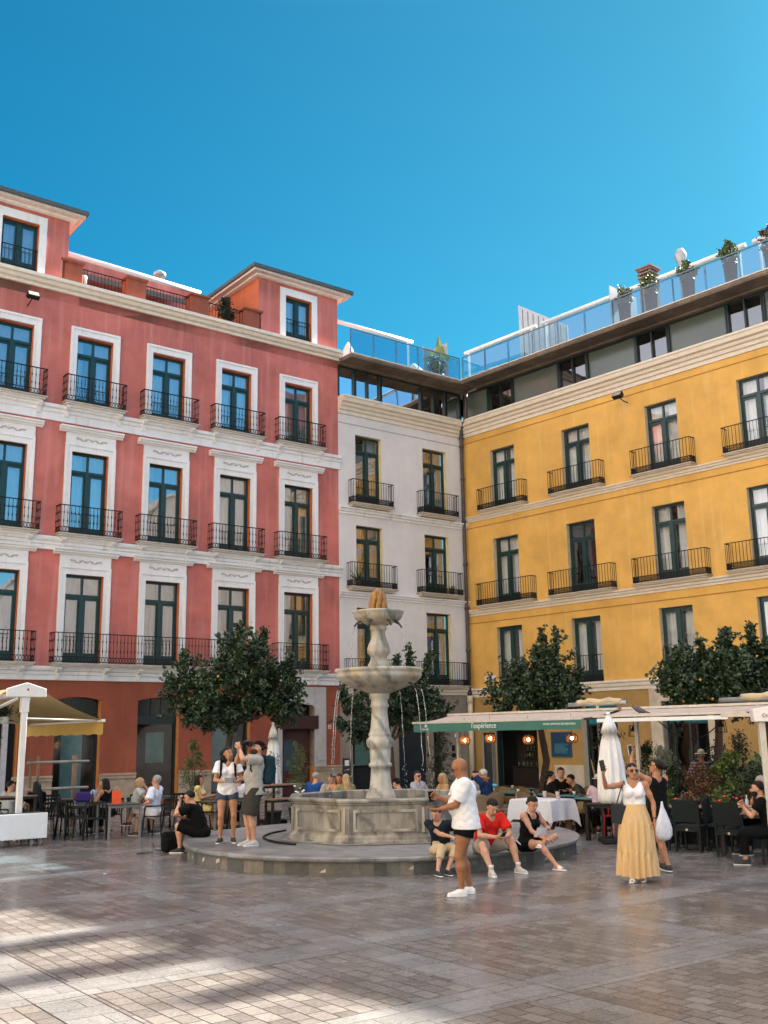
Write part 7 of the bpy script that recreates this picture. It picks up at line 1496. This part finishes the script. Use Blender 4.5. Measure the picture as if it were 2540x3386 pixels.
guest('woman with curly blond hair and sunglasses leaning towards the man in white', -.239, 24.7, 82, fem=True, sk='light', tilt=14, head=(0, -2, 0), hr=(.04, .34, .95), hl=(-.08, .34, .98), palm=((-1, 0, 0), (1, 0, 0)), top=dict(m=sage, sleeve=.5, hem=-.06, o=.018), hair=('curly', 'blond'), glasses='sun', bot=dict(m=cloth('teal_skirt', (.05, .12, .15)), len=.95, o=.03))
guest('woman with bobbed black hair and bare back seated at the left table', -.2637, 24.55, -60, fem=True, sk='tan', tilt=14, head=(0, -10, 0), top=dict(m=blk, sleeve=0, strap=True, scoop=.01, neck=.14, hem=-.06, o=.012, name='strapless_top'), hair=('bob', 'black'))
guest('bald man in a light blue shirt bending over the left table', -.281, 25.3, 110, sk='tan', tilt=36, head=(0, -34, 0), top=dict(m=lblue, sleeve=.9, o=.02, flare=.02), glasses='sun')
guest('woman with shoulder-length dark hair in a yellow print dress', -.179, 25.3, 95, fem=True, sk='tan', tilt=2, head=(6, 0, 0), top=dict(m=ylw, sleeve=.12, hem=-.05, o=.016, name='dress_top'), bot=dict(m=ylw, len=.95, o=.05, name='dress_skirt'), hair=('bob', 'black'))
guest('person in a white shirt seated behind the standing couple', -.1415, 26.0, 160, sk='light', top=dict(m=wsh, sleeve=.9, o=.02), hair=('short', 'brown'))
guest('long-haired girl in black behind the planter post', -.3305, 23.35, -50, fem=True, sk='light', tilt=8, top=dict(m=blk, sleeve=.6, o=.018), hair=('long', 'black'))
guest('short-haired girl in a pale top at the left frame edge', -.358, 23.7, 20, fem=True, sk='light', tilt=6, head=(-50, -8, 0), top=dict(m=cloth('pale_grey_top', (.40, .44, .48)), sleeve=.6, o=.018), hair=('short', 'black'))
guest('girl with dark bobbed hair between the two at the planter', -.3486, 24.0, 175, fem=True, sk='light', tilt=16, head=(0, -18, 0), top=dict(m=cloth('dusty_pink', (.45, .25, .24)), sleeve=.6, o=.018), hair=('bob', 'black'))
guest('man in a cobalt blue shirt with his back to the fountain', -.0720, 25.7, 30, H=1.68, sk='light', tilt=20, head=(-20, -6, 0), top=dict(m=cloth('cobalt_shirt', (.015, .07, .24)), sleeve=1.9, o=.025), hair=('short', 'grey'))
guest('boy in a beige T-shirt looking down at the table behind the basin', -.0534, 25.2, 180, sk='light', tilt=12, head=(0, -24, 0), top=dict(m=cloth('beige_tee', (.36, .32, .24)), sleeve=.6, o=.018), hair=('short', 'brown'))
guest('woman with sunglasses on her head next to the boy', -.0448, 25.0, -150, fem=True, sk='tan', tilt=8, head=(20, -14, 0), top=dict(m=cloth('peach_top', (.55, .28, .16)), sleeve=.3, o=.014), hair=('long', 'brown'))
guest('woman with long straight blond hair seen from behind', -.0398, 24.4, -20, fem=True, sk='tan', tilt=6, head=(20, -4, 0), top=dict(m=cloth('olive_top', (.25, .24, .10)), sleeve=.5, o=.016), hair=('long', 'blond'))
guest('person in a black baseball cap bending low behind the basin', .0151, 23.3, -60, H=1.55, sk='light', tilt=24, head=(0, -14, 0), top=dict(m=blk, sleeve=.6, o=.018), hair=('short', 'black'), hatm=('cap', blk))
guest('man in a grey T-shirt and sunglasses behind the basin', .0281, 24.5, 125, H=1.7, sk='light', tilt=-4, head=(-10, 0, 0), top=dict(m=cloth('grey_tee', (.34, .35, .37)), sleeve=.6, o=.018), hair=('short', 'black'), glasses='sun')
guest('woman with short blond hair behind the bald man', .0531, 24.0, -110, fem=True, sk='tan', tilt=6, head=(0, -10, 0), top=dict(m=cloth('mustard_top', (.40, .26, .10)), sleeve=.5, o=.016), hair=('bob', 'blond'))
guest('dark-haired woman in white opposite the man with cropped white hair', .0816, 25.3, 120, fem=True, sk='light', tilt=4, top=dict(m=wsh, sleeve=1.9, o=.02), hair=('bob', 'black'))
guest('man with cropped white hair and navy polo, hand behind his ear', .0942, 24.9, -60, H=1.72, g=1.06, sk='tan', tilt=14, head=(0, -8, 0), hl=(-.10, .08, 1.12), pl=(-.8, .6, -.6), palm=((0, 0, -1), (.8, -.2, 0)), top=dict(m=cloth('navy_polo', (.015, .035, .10)), sleeve=.7, o=.02), hair=('short', 'white'))
guest('woman with tied black hair and black top at the teal table', .1488, 24.4, 75, fem=True, sk='light', tilt=14, head=(0, -6, 0), top=dict(m=blks, sleeve=1.9, o=.018), hair=('bunlow', 'black'))
guest('man in a black sweater facing the square at the teal table', .1631, 24.9, 195, H=1.72, g=1.08, sk='light', tilt=2, head=(15, -4, 0), top=dict(m=blks, sleeve=1.9, o=.02), hair=('short', 'brown'))
guest('man in a dark grey T-shirt bending over the right teal table', .1842, 24.4, -95, sk='tan', tilt=38, head=(0, -16, 0), top=dict(m=cloth('charcoal_tee', (.05, .05, .05)), sleeve=.6, o=.018), hair=('short', 'black'))
guest('woman in a beige sun hat and pale pink top beside the closed parasol', .1974, 22.6, 20, H=1.52, fem=True, sk='light', tilt=6, top=dict(m=cloth('pale_pink_top', (.55, .42, .45)), sleeve=.6, o=.018), hair=('bob', 'brown'), hatm=('sun', cloth('beige_straw', (.50, .42, .34))))
guest('bearded man in black leaning on the table at the right edge', .356, 17.2, -70, H=1.72, sk='light', tilt=16, head=(0, -4, 0), hr=(.0, .38, .92), hl=(-.02, .40, .90), palm=((-1, 0, 0), (1, 0, 0)), top=dict(m=blk, sleeve=.6, o=.018), hair=('bunlow', 'black'), beard='black')
guest('man in a dark waistcoat and white shirt behind the bearded man', .352, 18.7, -100, H=1.72, sk='tan', tilt=4, top=dict(m=cloth('dark_waistcoat', (.02, .03, .035)), sleeve=.1, o=.03, name='waistcoat'), hair=('short', 'grey'))
st_m = cloth('striped_shirt', (.30, .20, .26)); nt_ = st_m.node_tree; b = nt_.nodes['Principled BSDF']; tc = _n(nt_, 'ShaderNodeTexCoord'); sp = _n(nt_, 'ShaderNodeSeparateXYZ'); nt_.links.new(tc.outputs['Object'], sp.inputs[0]); mm = _n(nt_, 'ShaderNodeMath', operation='MULTIPLY'); mm.inputs[1].default_value = 95; nt_.links.new(sp.outputs[2], mm.inputs[0]); sn = _n(nt_, 'ShaderNodeMath', operation='SINE'); nt_.links.new(mm.outputs[0], sn.inputs[0]); gt = _n(nt_, 'ShaderNodeMath', operation='GREATER_THAN'); gt.inputs[1].default_value = .1; nt_.links.new(sn.outputs[0], gt.inputs[0])
mx = _n(nt_, 'ShaderNodeMix', data_type='RGBA'); nt_.links.new(gt.outputs[0], mx.inputs[0]); mx.inputs[6].default_value = (.42, .34, .42, 1); mx.inputs[7].default_value = (.09, .04, .08, 1); nt_.links.new(mx.outputs[2], b.inputs['Base Color'])
person('man in purple striped shirt and cream hat standing at the glass door', (.2966*24.9, 24.9), 10, H=1.66, sk='tan', vox=V2, top=dict(m=st_m, sleeve=1.0, hem=-.12, o=.025, flare=.02, drape=True), bot=dict(m=cloth('brick_red_shorts', (.30, .06, .03)), len=1.0, o=.03, wide=.02), shoe=dict(m=bshoe), hair=('short', 'grey'), hatm=('sun', cloth('cream_hat', (.62, .52, .38))))
